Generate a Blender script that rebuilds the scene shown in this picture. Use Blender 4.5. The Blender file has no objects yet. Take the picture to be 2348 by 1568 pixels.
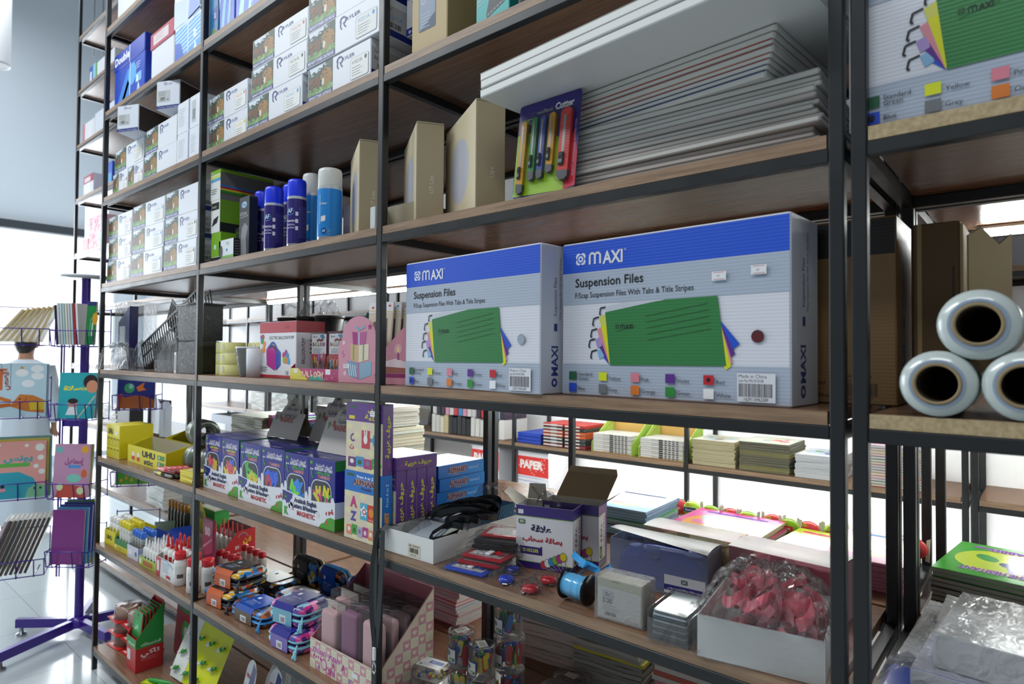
import bpy, math, random
from math import sin, cos, pi, radians
from mathutils import Vector, Matrix
random.seed(7)
SC = bpy.context.scene
COL = SC.collection
# ------------------------------------------------------------------ camera
CAM = Vector((2.3221, -0.9789, 1.4672))
FPX = 1439.13
YAW, PITCH, ROLL = radians(40.525), radians(1.2887), radians(0.43725)
_w = Vector((-sin(YAW) * cos(PITCH), cos(YAW) * cos(PITCH), sin(PITCH)))
_r0 = Vector((cos(YAW), sin(YAW), 0)); _u0 = _r0.cross(_w)
_r = cos(ROLL) * _r0 + sin(ROLL) * _u0; _u = -sin(ROLL) * _r0 + cos(ROLL) * _u0
cd = bpy.data.cameras.new('camera'); cam = bpy.data.objects.new('camera', cd); COL.objects.link(cam)
cam.matrix_world = Matrix(((_r.x, _u.x, -_w.x, CAM.x), (_r.y, _u.y, -_w.y, CAM.y), (_r.z, _u.z, -_w.z, CAM.z), (0, 0, 0, 1)))
cd.sensor_width = 36; cd.lens = 36 * FPX / 2348; cd.clip_start = 0.02
cd.dof.use_dof = True; cd.dof.focus_distance = 1.55; cd.dof.aperture_fstop = 4.5
SC.camera = cam
# ------------------------------------------------------------------ world, light, exposure
SC.view_settings.view_transform = 'Standard'; SC.view_settings.look = 'None'
SC.view_settings.gamma = 1; SC.view_settings.use_curve_mapping = False
SC.view_settings.exposure = 0.0
SC.cycles.use_denoising = True
SC.cycles.max_bounces = 9; SC.cycles.transparent_max_bounces = 24
SC.cycles.diffuse_bounces = 3; SC.cycles.glossy_bounces = 4; SC.cycles.transmission_bounces = 7
SC.cycles.caustics_reflective = False; SC.cycles.caustics_refractive = False
SC.cycles.sample_clamp_indirect = 4.0
W = bpy.data.worlds.new('world'); SC.world = W; W.use_nodes = True
W.node_tree.nodes['Background'].inputs[0].default_value = (0.80, 0.90, 1.0, 1)
W.node_tree.nodes['Background'].inputs[1].default_value = 0.3
def area(name, loc, rot, sx, sy, power, col=(1, 1, 1)):
    l = bpy.data.lights.new(name, 'AREA'); l.shape = 'RECTANGLE'; l.size = sx; l.size_y = sy
    l.energy = power; l.color = col
    o = bpy.data.objects.new(name, l); COL.objects.link(o); o.location = loc; o.rotation_euler = rot
    return o
area('window_daylight', (-7.2, -.2, 1.9), (0, radians(-90), 0), 3.0, 4.2, 300, (0.88, 0.94, 1.0))
area('overhead_light', (-5.0, -.6, 4.9), (0, radians(20), 0), 4.0, 2.4, 85, (0.95, 0.98, 1.0))  # added fill to brighten the left wall, no lamp known there
area('overhead_light', (-1.6, -1.9, 4.3), (0, 0, 0), 3.2, 0.6, 125, (0.93, 0.97, 1.0))
area('overhead_light', (2.2, -2.1, 4.3), (0, 0, 0), 2.2, 0.5, 46, (0.95, 0.97, 1.0))
# ------------------------------------------------------------------ pixel rays (to lay out real positions on shelf planes)
def ray(a, b): return _w + _r * ((a - 1174) / FPX) - _u * ((b - 784) / FPX)
def at(a, b, x=None, y=None, z=None):
    d = ray(a, b)
    t = (x - CAM.x) / d.x if x is not None else (y - CAM.y) / d.y if y is not None else (z - CAM.z) / d.z
    return CAM + d * t
def px(p):
    q = Vector(p) - CAM; k = q.dot(_w); return 1174 + FPX * q.dot(_r) / k, 784 - FPX * q.dot(_u) / k
# ------------------------------------------------------------------ materials
MATS = {}
def lin(h):
    h = h.lstrip('#'); c = [int(h[i:i + 2], 16) / 255 for i in (0, 2, 4)]
    return tuple(x / 12.92 if x <= .04045 else ((x + .055) / 1.055) ** 2.4 for x in c) + (1,)
def newmat(k):
    m = bpy.data.materials.new(k); m.use_nodes = True; MATS[k] = m
    return m, m.node_tree.nodes, m.node_tree.links, m.node_tree.nodes['Principled BSDF']
def C(h, rough=0.5, metal=0.0, coat=0.0):
    """Printed / painted surface: flat colour with a little procedural mottling in roughness."""
    k = 'c_%s_%g_%g_%g' % (h, rough, metal, coat)
    if k in MATS: return MATS[k]
    m, n, l, b = newmat(k)
    b.inputs['Base Color'].default_value = lin(h); b.inputs['Roughness'].default_value = rough
    b.inputs['Metallic'].default_value = metal; b.inputs['Coat Weight'].default_value = coat; b.inputs['Coat Roughness'].default_value = .12
    return m
def clear(k, tint='ffffff', rough=0.05, fac=0.78, bump=0.0, scale=30.0, edge=0.35, haze=0.22):
    """Thin clear or frosted plastic: see-through film mixed with a glossy skin, optional crinkle."""
    if k in MATS: return MATS[k]
    m, n, l, b = newmat(k)
    tr = n.new('ShaderNodeBsdfTransparent'); tr.inputs[0].default_value = lin(tint)
    b.inputs['Base Color'].default_value = tuple(c * haze for c in lin(tint)[:3]) + (1,); b.inputs['Roughness'].default_value = rough
    mx = n.new('ShaderNodeMixShader'); out = n['Material Output']
    lw = n.new('ShaderNodeLayerWeight'); lw.inputs[0].default_value = edge
    mr = n.new('ShaderNodeMapRange'); mr.inputs['To Min'].default_value = fac; mr.inputs['To Max'].default_value = fac * .45
    l.new(lw.outputs['Facing'], mr.inputs['Value']); l.new(mr.outputs[0], mx.inputs[0])
    l.new(b.outputs[0], mx.inputs[1]); l.new(tr.outputs[0], mx.inputs[2]); l.new(mx.outputs[0], out.inputs[0])
    if bump:
        tc = n.new('ShaderNodeTexCoord'); no = n.new('ShaderNodeTexNoise'); no.inputs['Scale'].default_value = scale
        no.inputs['Detail'].default_value = 3; no.inputs['Distortion'].default_value = 1.5
        bp = n.new('ShaderNodeBump'); bp.inputs['Strength'].default_value = bump; bp.inputs['Distance'].default_value = .01
        l.new(tc.outputs['Object'], no.inputs['Vector']); l.new(no.outputs[0], bp.inputs['Height']); l.new(bp.outputs[0], b.inputs['Normal'])
    return m
def emis(k, col, s):
    if k in MATS: return MATS[k]
    m, n, l, b = newmat(k)
    b.inputs['Base Color'].default_value = (.8, .8, .8, 1)
    b.inputs['Emission Color'].default_value = col; b.inputs['Emission Strength'].default_value = s
    return m
def wood(k, c1, c2, rough, axis=0):
    m, n, l, b = newmat(k)
    tc = n.new('ShaderNodeTexCoord'); mp = n.new('ShaderNodeMapping'); sc = [60, 60, 60]; sc[axis] = 3.5
    mp.inputs['Scale'].default_value = sc
    no = n.new('ShaderNodeTexNoise'); no.inputs['Scale'].default_value = 2.2; no.inputs['Detail'].default_value = 5; no.inputs['Roughness'].default_value = .65
    cr = n.new('ShaderNodeValToRGB'); cr.color_ramp.elements[0].position = .32; cr.color_ramp.elements[1].position = .68
    cr.color_ramp.elements[0].color = lin(c1); cr.color_ramp.elements[1].color = lin(c2)
    l.new(tc.outputs['Object'], mp.inputs[0]); l.new(mp.outputs[0], no.inputs['Vector']); l.new(no.outputs[0], cr.inputs[0]); l.new(cr.outputs[0], b.inputs['Base Color'])
    b.inputs['Roughness'].default_value = rough; b.inputs['Specular IOR Level'].default_value = .6
    return m
WOOD = wood('walnut_melamine', '6e5240', '8c6a52', .27)
WOODF = wood('walnut_edge_band', '79604a', 'a08468', .45)
def chip():
    m, n, l, b = newmat('chipboard_edge')
    tc = n.new('ShaderNodeTexCoord'); no = n.new('ShaderNodeTexNoise'); no.inputs['Scale'].default_value = 160; no.inputs['Detail'].default_value = 3
    cr = n.new('ShaderNodeValToRGB'); cr.color_ramp.elements[0].position = .3; cr.color_ramp.elements[1].position = .7
    cr.color_ramp.elements[0].color = lin('a08c66'); cr.color_ramp.elements[1].color = lin('bda985')
    l.new(tc.outputs['Object'], no.inputs['Vector']); l.new(no.outputs[0], cr.inputs[0]); l.new(cr.outputs[0], b.inputs['Base Color']); b.inputs['Roughness'].default_value = .7
    return m
CHIP = chip()
def steel():
    m, n, l, b = newmat('black_powder_coat')
    b.inputs['Base Color'].default_value = lin('1b1e20'); b.inputs['Roughness'].default_value = .38; b.inputs['Specular IOR Level'].default_value = .55
    tc = n.new('ShaderNodeTexCoord'); no = n.new('ShaderNodeTexNoise'); no.inputs['Scale'].default_value = 14; no.inputs['Detail'].default_value = 4
    mr = n.new('ShaderNodeMapRange'); mr.inputs['To Min'].default_value = .3; mr.inputs['To Max'].default_value = .5
    l.new(tc.outputs['Object'], no.inputs['Vector']); l.new(no.outputs[0], mr.inputs['Value']); l.new(mr.outputs[0], b.inputs['Roughness'])
    return m
STEEL = steel()
def spotted(k, base, cols, scale, rough=.5, kind='v', thr=.35, detail=2, stretch=(1, 1, 1)):
    """All-over printed pattern: noise or voronoi cells coloured from a list (used for pencil cases, coats of animals, covers)."""
    if k in MATS: return MATS[k]
    m, n, l, b = newmat(k)
    tc = n.new('ShaderNodeTexCoord'); mp = n.new('ShaderNodeMapping'); mp.inputs['Scale'].default_value = stretch
    l.new(tc.outputs['Object'], mp.inputs[0])
    if kind == 'v':
        t = n.new('ShaderNodeTexVoronoi'); t.inputs['Scale'].default_value = scale; src = t.outputs['Color']
        sp = n.new('ShaderNodeSeparateColor'); l.new(src, sp.inputs[0]); fac = sp.outputs[0]
    elif kind == 'd':
        t = n.new('ShaderNodeTexVoronoi'); t.inputs['Scale'].default_value = scale; fac = t.outputs['Distance']
    else:
        t = n.new('ShaderNodeTexNoise'); t.inputs['Scale'].default_value = scale; t.inputs['Detail'].default_value = detail; t.inputs['Distortion'].default_value = 1.2; fac = t.outputs[0]
    l.new(mp.outputs[0], t.inputs['Vector'])
    cr = n.new('ShaderNodeValToRGB'); cr.color_ramp.interpolation = 'CONSTANT'
    allc = [base] + list(cols)
    lo, hi = (.34, .64) if kind == 'n' else ((.0, 1.0) if kind == 'v' else (.12, .5))
    for i, c in enumerate(allc):
        p = 0 if i == 0 else (thr if i == 1 and kind == 'd' else lo + (hi - lo) * i / len(allc))
        if i < 2: e = cr.color_ramp.elements[i]; e.position = p
        else: e = cr.color_ramp.elements.new(p)
        e.color = lin(c)
    l.new(fac, cr.inputs[0]); l.new(cr.outputs[0], b.inputs['Base Color']); b.inputs['Roughness'].default_value = rough
    return m
def paper_edges(k, c1, c2, n_per_m, rough=.7):
    """Edge of a block of pages: fine horizontal lines."""
    if k in MATS: return MATS[k]
    m, n, l, b = newmat(k)
    tc = n.new('ShaderNodeTexCoord'); wv = n.new('ShaderNodeTexWave'); wv.bands_direction = 'Z'; wv.inputs['Scale'].default_value = n_per_m; wv.inputs['Distortion'].default_value = .6
    cr = n.new('ShaderNodeValToRGB'); cr.color_ramp.elements[0].color = lin(c1); cr.color_ramp.elements[1].color = lin(c2); cr.color_ramp.elements[0].position = .1; cr.color_ramp.elements[1].position = .5
    l.new(tc.outputs['Object'], wv.inputs['Vector']); l.new(wv.outputs[0], cr.inputs[0]); l.new(cr.outputs[0], b.inputs['Base Color']); b.inputs['Roughness'].default_value = rough
    return m
# ------------------------------------------------------------------ lettering
_AR = {}
for i, (ch, base, n) in enumerate([('\u0627', 0xFE8D, 2), ('\u0628', 0xFE8F, 4), ('\u0629', 0xFE93, 2), ('\u062A', 0xFE95, 4), ('\u062B', 0xFE99, 4), ('\u062C', 0xFE9D, 4), ('\u062D', 0xFEA1, 4), ('\u062E', 0xFEA5, 4), ('\u062F', 0xFEA9, 2), ('\u0630', 0xFEAB, 2), ('\u0631', 0xFEAD, 2), ('\u0632', 0xFEAF, 2), ('\u0633', 0xFEB1, 4), ('\u0634', 0xFEB5, 4), ('\u0635', 0xFEB9, 4), ('\u0636', 0xFEBD, 4), ('\u0637', 0xFEC1, 4), ('\u0639', 0xFEC9, 4), ('\u063A', 0xFECD, 4), ('\u0641', 0xFED1, 4), ('\u0642', 0xFED5, 4), ('\u0643', 0xFED9, 4), ('\u0644', 0xFEDD, 4), ('\u0645', 0xFEE1, 4), ('\u0646', 0xFEE5, 4), ('\u0647', 0xFEE9, 4), ('\u0648', 0xFEED, 2), ('\u0649', 0xFEEF, 2), ('\u064A', 0xFEF1, 4), ('\u0623', 0xFE83, 2), ('\u0625', 0xFE87, 2), ('\u0621', 0xFE80, 1)]): _AR[ch] = (base, n)
def arabic(s):
    s = s.replace('\u0644\u0627', '\x01').replace('\u0644\u0623', '\x02').replace('\u0644\u0625', '\x03'); lig = {'\x01': 0xFEFB, '\x02': 0xFEF7, '\x03': 0xFEF9}; out = []
    def joins_next(c): return c in _AR and _AR[c][1] == 4
    for i, c in enumerate(s):
        pj = i > 0 and joins_next(s[i - 1])
        if c in lig: out.append(chr(lig[c] + (1 if pj else 0))); continue
        if c not in _AR: out.append(c); continue
        b, n = _AR[c]; nj = n == 4 and i + 1 < len(s) and (s[i + 1] in _AR and s[i + 1] != '\u0621' or s[i + 1] in lig)
        if n == 1: out.append(chr(b))
        elif n == 2: out.append(chr(b + (1 if pj else 0)))
        else: out.append(chr(b + (3 if pj and nj else 2 if nj else 1 if pj else 0)))
    return ''.join(reversed(out))
_TX = {}
def glyphs(s, bold=0.0):
    k = (s, bold)
    if k in _TX: return _TX[k]
    body = arabic(s) if any('\u0600' <= c <= '\u06FF' for c in s) else s
    c = bpy.data.curves.new('t', 'FONT'); c.body = body; c.size = 1; c.resolution_u = 2; c.offset = bold
    o = bpy.data.objects.new('t', c); COL.objects.link(o); bpy.context.view_layer.update()
    me = bpy.data.meshes.new_from_object(o.evaluated_get(bpy.context.evaluated_depsgraph_get()))
    vs = [(v.co.x, v.co.y) for v in me.vertices]; fs = [tuple(p.vertices) for p in me.polygons]
    bpy.data.objects.remove(o); bpy.data.curves.remove(c); bpy.data.meshes.remove(me)
    xs = [v[0] for v in vs] or [0]; x0, x1 = min(xs), max(xs)
    vs = [(x - x0, y) for x, y in vs]
    ys = [v[1] for v in vs] or [0]
    _TX[k] = (vs, fs, x1 - x0, min(ys), max(ys)); return _TX[k]
# ------------------------------------------------------------------ mesh builder
class MB:
    def __init__(s): s.v = []; s.f = []; s.m = []; s.sm = []; s.mats = []; s.M = None
    def mi(s, m):
        if isinstance(m, str): m = C(m)
        if m not in s.mats: s.mats.append(m)
        return s.mats.index(m)
    def add(s, vs, fs, m, smooth=False):
        k = s.mi(m); b = len(s.v)
        if s.M is not None: vs = [s.M @ Vector(p) for p in vs]
        s.v += [tuple(p) for p in vs]; s.f += [tuple(i + b for i in f) for f in fs]
        s.m += [k] * len(fs); s.sm += [smooth] * len(fs); return s
    def box(s, x0, y0, z0, x1, y1, z1, m, bev=0.0):
        if bev <= 0:
            vs = [(x, y, z) for z in (z0, z1) for y in (y0, y1) for x in (x0, x1)]
            return s.add(vs, [(0, 1, 5, 4), (1, 3, 7, 5), (3, 2, 6, 7), (2, 0, 4, 6), (4, 5, 7, 6), (0, 2, 3, 1)], m)
        b = min(bev, (x1 - x0) * .45, (y1 - y0) * .45, (z1 - z0) * .45)
        def ring(o, z): return [(x0 + o[0], y0 + o[1], z), (x1 - o[0], y0 + o[1], z), (x1 - o[1], y0 + o[0], z), (x1 - o[1], y1 - o[0], z), (x1 - o[0], y1 - o[1], z), (x0 + o[0], y1 - o[1], z), (x0 + o[1], y1 - o[0], z), (x0 + o[1], y0 + o[0], z)]
        vs = ring((b, b), z0)[:]; 
        A = [ring((b * 1.3, b * .6), z0), ring((b, 0), z0 + b * .7), ring((b, 0), z1 - b * .7), ring((b * 1.3, b * .6), z1)]
        vs = sum(A, []); fs = [tuple(range(7, -1, -1)), tuple(range(24, 32))]
        for r in range(3):
            for i in range(8): j = (i + 1) % 8; fs.append((r * 8 + i, r * 8 + j, r * 8 + 8 + j, r * 8 + 8 + i))
        return s.add(vs, fs, m)
    def rbox(s, x0, y0, z0, x1, y1, z1, rad, m, seg=5, edge=.0, smooth=False):
        """box with rounded vertical corners (plan) and a small top/bottom roll"""
        pts = rrect(x0, y0, x1, y1, rad, seg); n = len(pts)
        cx, cy = (x0 + x1) / 2, (y0 + y1) / 2
        def sh(p, e): return (cx + (p[0] - cx) * (1 - 2 * e / (x1 - x0)), cy + (p[1] - cy) * (1 - 2 * e / (y1 - y0)))
        lv = [(z0, edge), (z0 + edge, 0), (z1 - edge, 0), (z1, edge)] if edge else [(z0, 0), (z1, 0)]
        if edge: lv = [(z0, edge), (z0 + edge * .3, edge * .3), (z0 + edge, 0), (z1 - edge, 0), (z1 - edge * .3, edge * .3), (z1, edge)]
        vs = [sh(p, e) + (z,) for z, e in lv for p in pts]; k = len(lv)
        fs = [tuple(range(n - 1, -1, -1)), tuple(range((k - 1) * n, k * n))]
        s.add(vs, fs, m)
        return s.add(vs, [(r * n + i, r * n + (i + 1) % n, (r + 1) * n + (i + 1) % n, (r + 1) * n + i) for r in range(k - 1) for i in range(n)], m, smooth)
    def prism(s, pts, a, b, m, axis='y', smooth=False):
        """polygon extruded along an axis from a to b; pts are (x,z) for y, (x,y) for z, (y,z) for x"""
        f = {'y': lambda p, t: (p[0], t, p[1]), 'z': lambda p, t: (p[0], p[1], t), 'x': lambda p, t: (t, p[0], p[1])}[axis]
        n = len(pts); vs = [f(p, a) for p in pts] + [f(p, b) for p in pts]
        s.add(vs, [tuple(range(n)), tuple(range(2 * n - 1, n - 1, -1))], m)
        return s.add(vs, [(i, n + i, n + (i + 1) % n, (i + 1) % n) for i in range(n)], m, smooth)
    def lathe(s, prof, m, seg=28, c=(0, 0, 0), axis='z', smooth=True, a0=0, a1=2 * pi, caps=True):
        full = abs(a1 - a0) > 6.28; n = seg if full else seg + 1; vs = []
        for r, h in prof:
            for i in range(n):
                t = a0 + (a1 - a0) * i / seg; x, y = r * cos(t), r * sin(t)
                p = (x, y, h) if axis == 'z' else (h, x, y) if axis == 'x' else (x, h, y)
                vs.append((p[0] + c[0], p[1] + c[1], p[2] + c[2]))
        fs = []
        for k in range(len(prof) - 1):
            for i in range(seg):
                j = (i + 1) % n; fs.append((k * n + i, k * n + j, (k + 1) * n + j, (k + 1) * n + i))
        s.add(vs, fs, m, smooth)
        if caps and full:
            for k, rv in ((0, 1), (len(prof) - 1, 0)):
                if prof[k][0] > 1e-6: s.add([vs[k * n + i] for i in range(n)], [tuple(range(n)) if not rv else tuple(range(n - 1, -1, -1))], m)
        return s
    def tube(s, pts, r, m, seg=7, closed=False):
        P = [Vector(p) for p in pts]; n = len(P); vs = []; up = Vector((0, 0, 1))
        for i in range(n):
            d = (P[(i + 1) % n] - P[i - 1]) if closed else (P[min(i + 1, n - 1)] - P[max(i - 1, 0)])
            d = d.normalized() if d.length > 0 else Vector((1, 0, 0))
            a = d.cross(up); a = a if a.length > .05 else d.cross(Vector((1, 0, 0))); a.normalize(); b = d.cross(a)
            rr = r[i] if isinstance(r, (list, tuple)) else r
            for k in range(seg): t = 2 * pi * k / seg; vs.append(P[i] + a * (cos(t) * rr) + b * (sin(t) * rr))
        fs = []
        for i in range(n if closed else n - 1):
            j = (i + 1) % n
            for k in range(seg): fs.append((i * seg + k, i * seg + (k + 1) % seg, j * seg + (k + 1) % seg, j * seg + k))
        if not closed: fs += [tuple(range(seg)), tuple(range(n * seg - 1, (n - 1) * seg - 1, -1))]
        return s.add(vs, fs, m, True)
    def strip(s, pts, wv, th, m):
        """flat ribbon through pts; wv = half-width vector (or list), th = thickness along normal"""
        P = [Vector(p) for p in pts]; n = len(P); vs = []
        for i in range(n):
            wv_i = Vector(wv[i] if isinstance(wv, list) else wv); d = P[min(i + 1, n - 1)] - P[max(i - 1, 0)]
            nn = d.cross(wv_i); nn = nn.normalized() * th / 2 if nn.length > 1e-9 else Vector((0, 0, th / 2))
            vs += [P[i] - wv_i - nn, P[i] + wv_i - nn, P[i] + wv_i + nn, P[i] - wv_i + nn]
        fs = [(0, 1, 2, 3), (4 * n - 1, 4 * n - 2, 4 * n - 3, 4 * n - 4)]
        for i in range(n - 1):
            for k in range(4): fs.append((4 * i + k, 4 * i + 4 + k, 4 * i + 4 + (k + 1) % 4, 4 * i + (k + 1) % 4))
        return s.add(vs, fs, m)
    def grid(s, fn, nu, nv, m, smooth=True, closed_u=False):
        vs = [fn(i / nu, j / nv) for j in range(nv + 1) for i in range(nu + 1)]
        fs = [(j * (nu + 1) + i, j * (nu + 1) + i + 1, (j + 1) * (nu + 1) + i + 1, (j + 1) * (nu + 1) + i) for j in range(nv) for i in range(nu)]
        return s.add(vs, fs, m, smooth)
    def ball(s, c, rx, ry, rz, m, seg=14, rings=8):
        vs = []; fs = []
        for j in range(rings + 1):
            t = pi * j / rings
            for i in range(seg): a = 2 * pi * i / seg; vs.append((c[0] + rx * sin(t) * cos(a), c[1] + ry * sin(t) * sin(a), c[2] + rz * cos(t)))
        for j in range(rings):
            for i in range(seg): fs.append((j * seg + i, (j + 1) * seg + i, (j + 1) * seg + (i + 1) % seg, j * seg + (i + 1) % seg))
        return s.add(vs, fs, m, True)
    def face(s, o, u, v): return Face(s, o, u, v)
    def front(s, x=0, y=0, z=0): return Face(s, (x, y, z), (1, 0, 0), (0, 0, 1))
    def right(s, x, y=0, z=0): return Face(s, (x, y, z), (0, 1, 0), (0, 0, 1))
    def left(s, x, y1, z=0): return Face(s, (x, y1, z), (0, -1, 0), (0, 0, 1))
    def top(s, z, x=0, y=0): return Face(s, (x, y, z), (1, 0, 0), (0, 1, 0))
    def mesh(s, name):
        me = bpy.data.meshes.new(name); me.from_pydata(s.v, [], s.f)
        for m in s.mats: me.materials.append(m)
        me.polygons.foreach_set('material_index', s.m); me.polygons.foreach_set('use_smooth', s.sm); me.update()
        return me
    def obj(s, name, parent=None, loc=None, rot=None, label=None):
        o = bpy.data.objects.new(name, s.mesh(name)); COL.objects.link(o)
        if parent is not None: o.parent = parent
        if loc is not None: o.location = loc
        if rot is not None: o.rotation_euler = rot if isinstance(rot, (tuple, list)) else (0, 0, rot)
        if label: o['label'] = label
        return o
    def thing(s, name, label, cat, loc=(0, 0, 0), rot=0, group=None):
        return tag(s.obj(name, None, loc, rot), label, cat, group)
def tag(o, label, cat, group=None, kind=None):
    o['label'] = label; o['category'] = cat
    if group: o['group'] = group
    if kind: o['kind'] = kind
    return o
def T(name, label, cat, loc=(0, 0, 0), rot=0, group=None):
    o = bpy.data.objects.new(name, None); COL.objects.link(o); o.location = loc; o.empty_display_size = .05
    o.rotation_euler = rot if isinstance(rot, (tuple, list)) else (0, 0, rot)
    return tag(o, label, cat, group)
def copy_tree(o, parent=None):
    c = o.copy(); COL.objects.link(c)
    if parent is not None: c.parent = parent
    for ch in list(o.children): copy_tree(ch, c)
    return c
def rrect(x0, y0, x1, y1, r, seg=5):
    r = min(r, (x1 - x0) * .499, (y1 - y0) * .499); o = []
    for cx, cy, a in ((x1 - r, y0 + r, -pi / 2), (x1 - r, y1 - r, 0), (x0 + r, y1 - r, pi / 2), (x0 + r, y0 + r, pi)):
        for i in range(seg + 1): t = a + pi / 2 * i / seg; o.append((cx + r * cos(t), cy + r * sin(t)))
    return o
def ellipse(cx, cy, rx, ry, n=20, a=0): return [(cx + rx * cos(t) * cos(a) - ry * sin(t) * sin(a), cy + rx * cos(t) * sin(a) + ry * sin(t) * cos(a)) for t in (2 * pi * i / n for i in range(n))]
def heart(cx, cy, s): return [(cx + s * .0625 * 16 * sin(t) ** 3, cy + s * .0625 * (13 * cos(t) - 5 * cos(2 * t) - 2 * cos(3 * t) - cos(4 * t))) for t in (2 * pi * i / 24 for i in range(24))]
def star(cx, cy, r, n=5, k=.45): return [(cx + (r if i % 2 == 0 else r * k) * sin(pi * i / n), cy + (r if i % 2 == 0 else r * k) * cos(pi * i / n)) for i in range(2 * n)]
class Face:
    """2-D drawing on a flat face of a thing: printed colours and lettering, in metres from its corner"""
    def __init__(s, mb, o, u, v):
        s.mb = mb; s.o = Vector(o); s.u = Vector(u).normalized(); s.v = Vector(v).normalized(); s.n = s.u.cross(s.v); s.k = 0
        s.step = .00004
    def P(s, p): return s.o + s.u * p[0] + s.v * p[1] + s.n * (.0003 + s.step * s.k)
    def poly(s, pts, m): s.k += 1; s.mb.add([s.P(p) for p in pts], [tuple(range(len(pts)))], m); return s
    def polys(s, lst, m):
        s.k += 1
        for pts in lst: s.mb.add([s.P(p) for p in pts], [tuple(range(len(pts)))], m)
        return s
    def rect(s, x0, y0, x1, y1, m): return s.poly([(x0, y0), (x1, y0), (x1, y1), (x0, y1)], m)
    def rr(s, x0, y0, x1, y1, r, m): return s.poly(rrect(x0, y0, x1, y1, r, 4), m)
    def ell(s, cx, cy, rx, ry, m, n=20): return s.poly(ellipse(cx, cy, rx, ry, n), m)
    def line(s, pts, w, m):
        q = []
        for (a, b), (c, d) in zip(pts, pts[1:]):
            l = math.hypot(c - a, d - b) or 1; nx, ny = -(d - b) / l * w / 2, (c - a) / l * w / 2
            q.append([(a - nx, b - ny), (c - nx, d - ny), (c + nx, d + ny), (a + nx, b + ny)])
        return s.polys(q, m)
    def text(s, t, x, y, h, m, w=None, anchor='l', bold=.0, ang=0, sx=1.0):
        """h = cap height; w squeezes to a width; ang rotates about (x,y)"""
        vs, fs, tw, ylo, yhi = glyphs(t, bold)
        ar = any('\u0600' <= c <= '\u06FF' for c in t)
        sc = h / (.95 if ar else .727); kx = sc * sx if w is None else w / max(tw, 1e-6)
        dx = 0 if anchor == 'l' else -tw * kx / (2 if anchor == 'c' else 1)
        ca, sa = cos(ang), sin(ang); s.k += 1; q = []
        for a, b in vs: a, b = a * kx + dx, b * sc; q.append(s.P((x + a * ca - b * sa, y + a * sa + b * ca)))
        s.mb.add(q, fs, m); return s
    def bars(s, x0, y0, x1, y1, m, n=22, seed=1):
        R = random.Random(seed); x = x0; q = []; st = (x1 - x0) / n / 1.6
        while x < x1:
            w = st * R.choice((.5, .8, 1.3)); q.append([(x, y0), (min(x + w, x1), y0), (min(x + w, x1), y1), (x, y1)]); x += w + st * R.choice((.5, .8, 1.1))
        return s.polys(q, m)
    def lines(s, x0, y, x1, n, dy, h, m, seed=0):
        """small unreadable body text: thin ragged rules"""
        R = random.Random(seed); return s.polys([[(x0, y - i * dy), (x0 + (x1 - x0) * R.uniform(.6, 1), y - i * dy)] + [(x0 + (x1 - x0) * .6, y - i * dy + h), (x0, y - i * dy + h)] for i in range(n)], m)
WHITE = C('e9ebee', .45); BLACK = C('141416', .5); NAVY = C('1c2a78', .4)
# shelf levels (board tops) and posts
Z = {'M': 3.004, 0: 2.604, 1: 2.198, 2: 1.792, 3: 1.392, 4: .988, 5: .585, 6: .109}
def place(z, uL, vb, uR=None, vt=None, y=None):
    """corner of an upright front face from the photo: returns X0, Y0, width, height on shelf height z"""
    p = at(uL, vb, z=z) if y is None else at(uL, vb, y=y)
    w = at(uR, vb, y=p.y).x - p.x if uR is not None else None
    h = at(uL, vt, y=p.y).z - z if vt is not None else None
    return p.x, p.y, w, h
# ================================================================== the room
def struct(mb, name, label=None):
    o = mb.obj(name); o['kind'] = 'structure'; o['label'] = label or name.replace('_', ' '); o['category'] = name.split('_')[0]; return o
def floor_mat():
    m, n, l, b = newmat('polished_tile')
    tc = n.new('ShaderNodeTexCoord'); br = n.new('ShaderNodeTexBrick'); br.offset = 0; br.inputs['Scale'].default_value = 1
    br.inputs['Brick Width'].default_value = .6; br.inputs['Row Height'].default_value = .6; br.inputs['Mortar Size'].default_value = .002
    br.inputs['Color1'].default_value = lin('b9c2c4'); br.inputs['Color2'].default_value = lin('b3bcbf'); br.inputs['Mortar'].default_value = lin('8d9698')
    l.new(tc.outputs['Object'], br.inputs['Vector']); l.new(br.outputs[0], b.inputs['Base Color']); b.inputs['Roughness'].default_value = .12
    return m
m = MB(); m.box(-9, -4.5, -.05, 6, 4.2, 0, floor_mat()); struct(m, 'floor', 'polished pale grey tiled floor')
WALL = C('c9d2da', .8)
m = MB()   # left wall, far end of the shop, with an opening for the shop window
for y0, y1, z0, z1 in ((-4.5, 4.2, 3.02, 8), (-4.5, 4.2, 0, .12), (-4.5, -2.4, .12, 3.02), (2.1, 4.2, .12, 3.02)): m.box(-7.72, y0, z0, -7.6, y1, z1, WALL)
struct(m, 'wall_left', 'pale blue grey wall at the far left end')
m = MB(); m.box(-7.59, -4.5, 3.02, -7.48, 4.2, 3.12, C('30363c', .5)); struct(m, 'trim_1', 'dark steel beam above the shop window')
m = MB(); m.box(-7.70, -2.4, .12, -7.66, 2.1, 3.02, emis('daylit_glass', (.93, .97, 1, 1), 1.7)); o = struct(m, 'window_1', 'bright overexposed shop window at the left')
f = MB()
for y in (-2.4, -.9, .6, 2.05): f.box(-7.65, y, .12, -7.58, y + .05, 3.02, C('c5ccd2', .5))
f.obj('window_frame', o)
m = MB(); m.box(-7.6, 2.115 + .35, 0, 6, 2.6, 8, C('dfe3e6', .8)); struct(m, 'wall_back', 'white wall behind the rear shelves')
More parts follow.
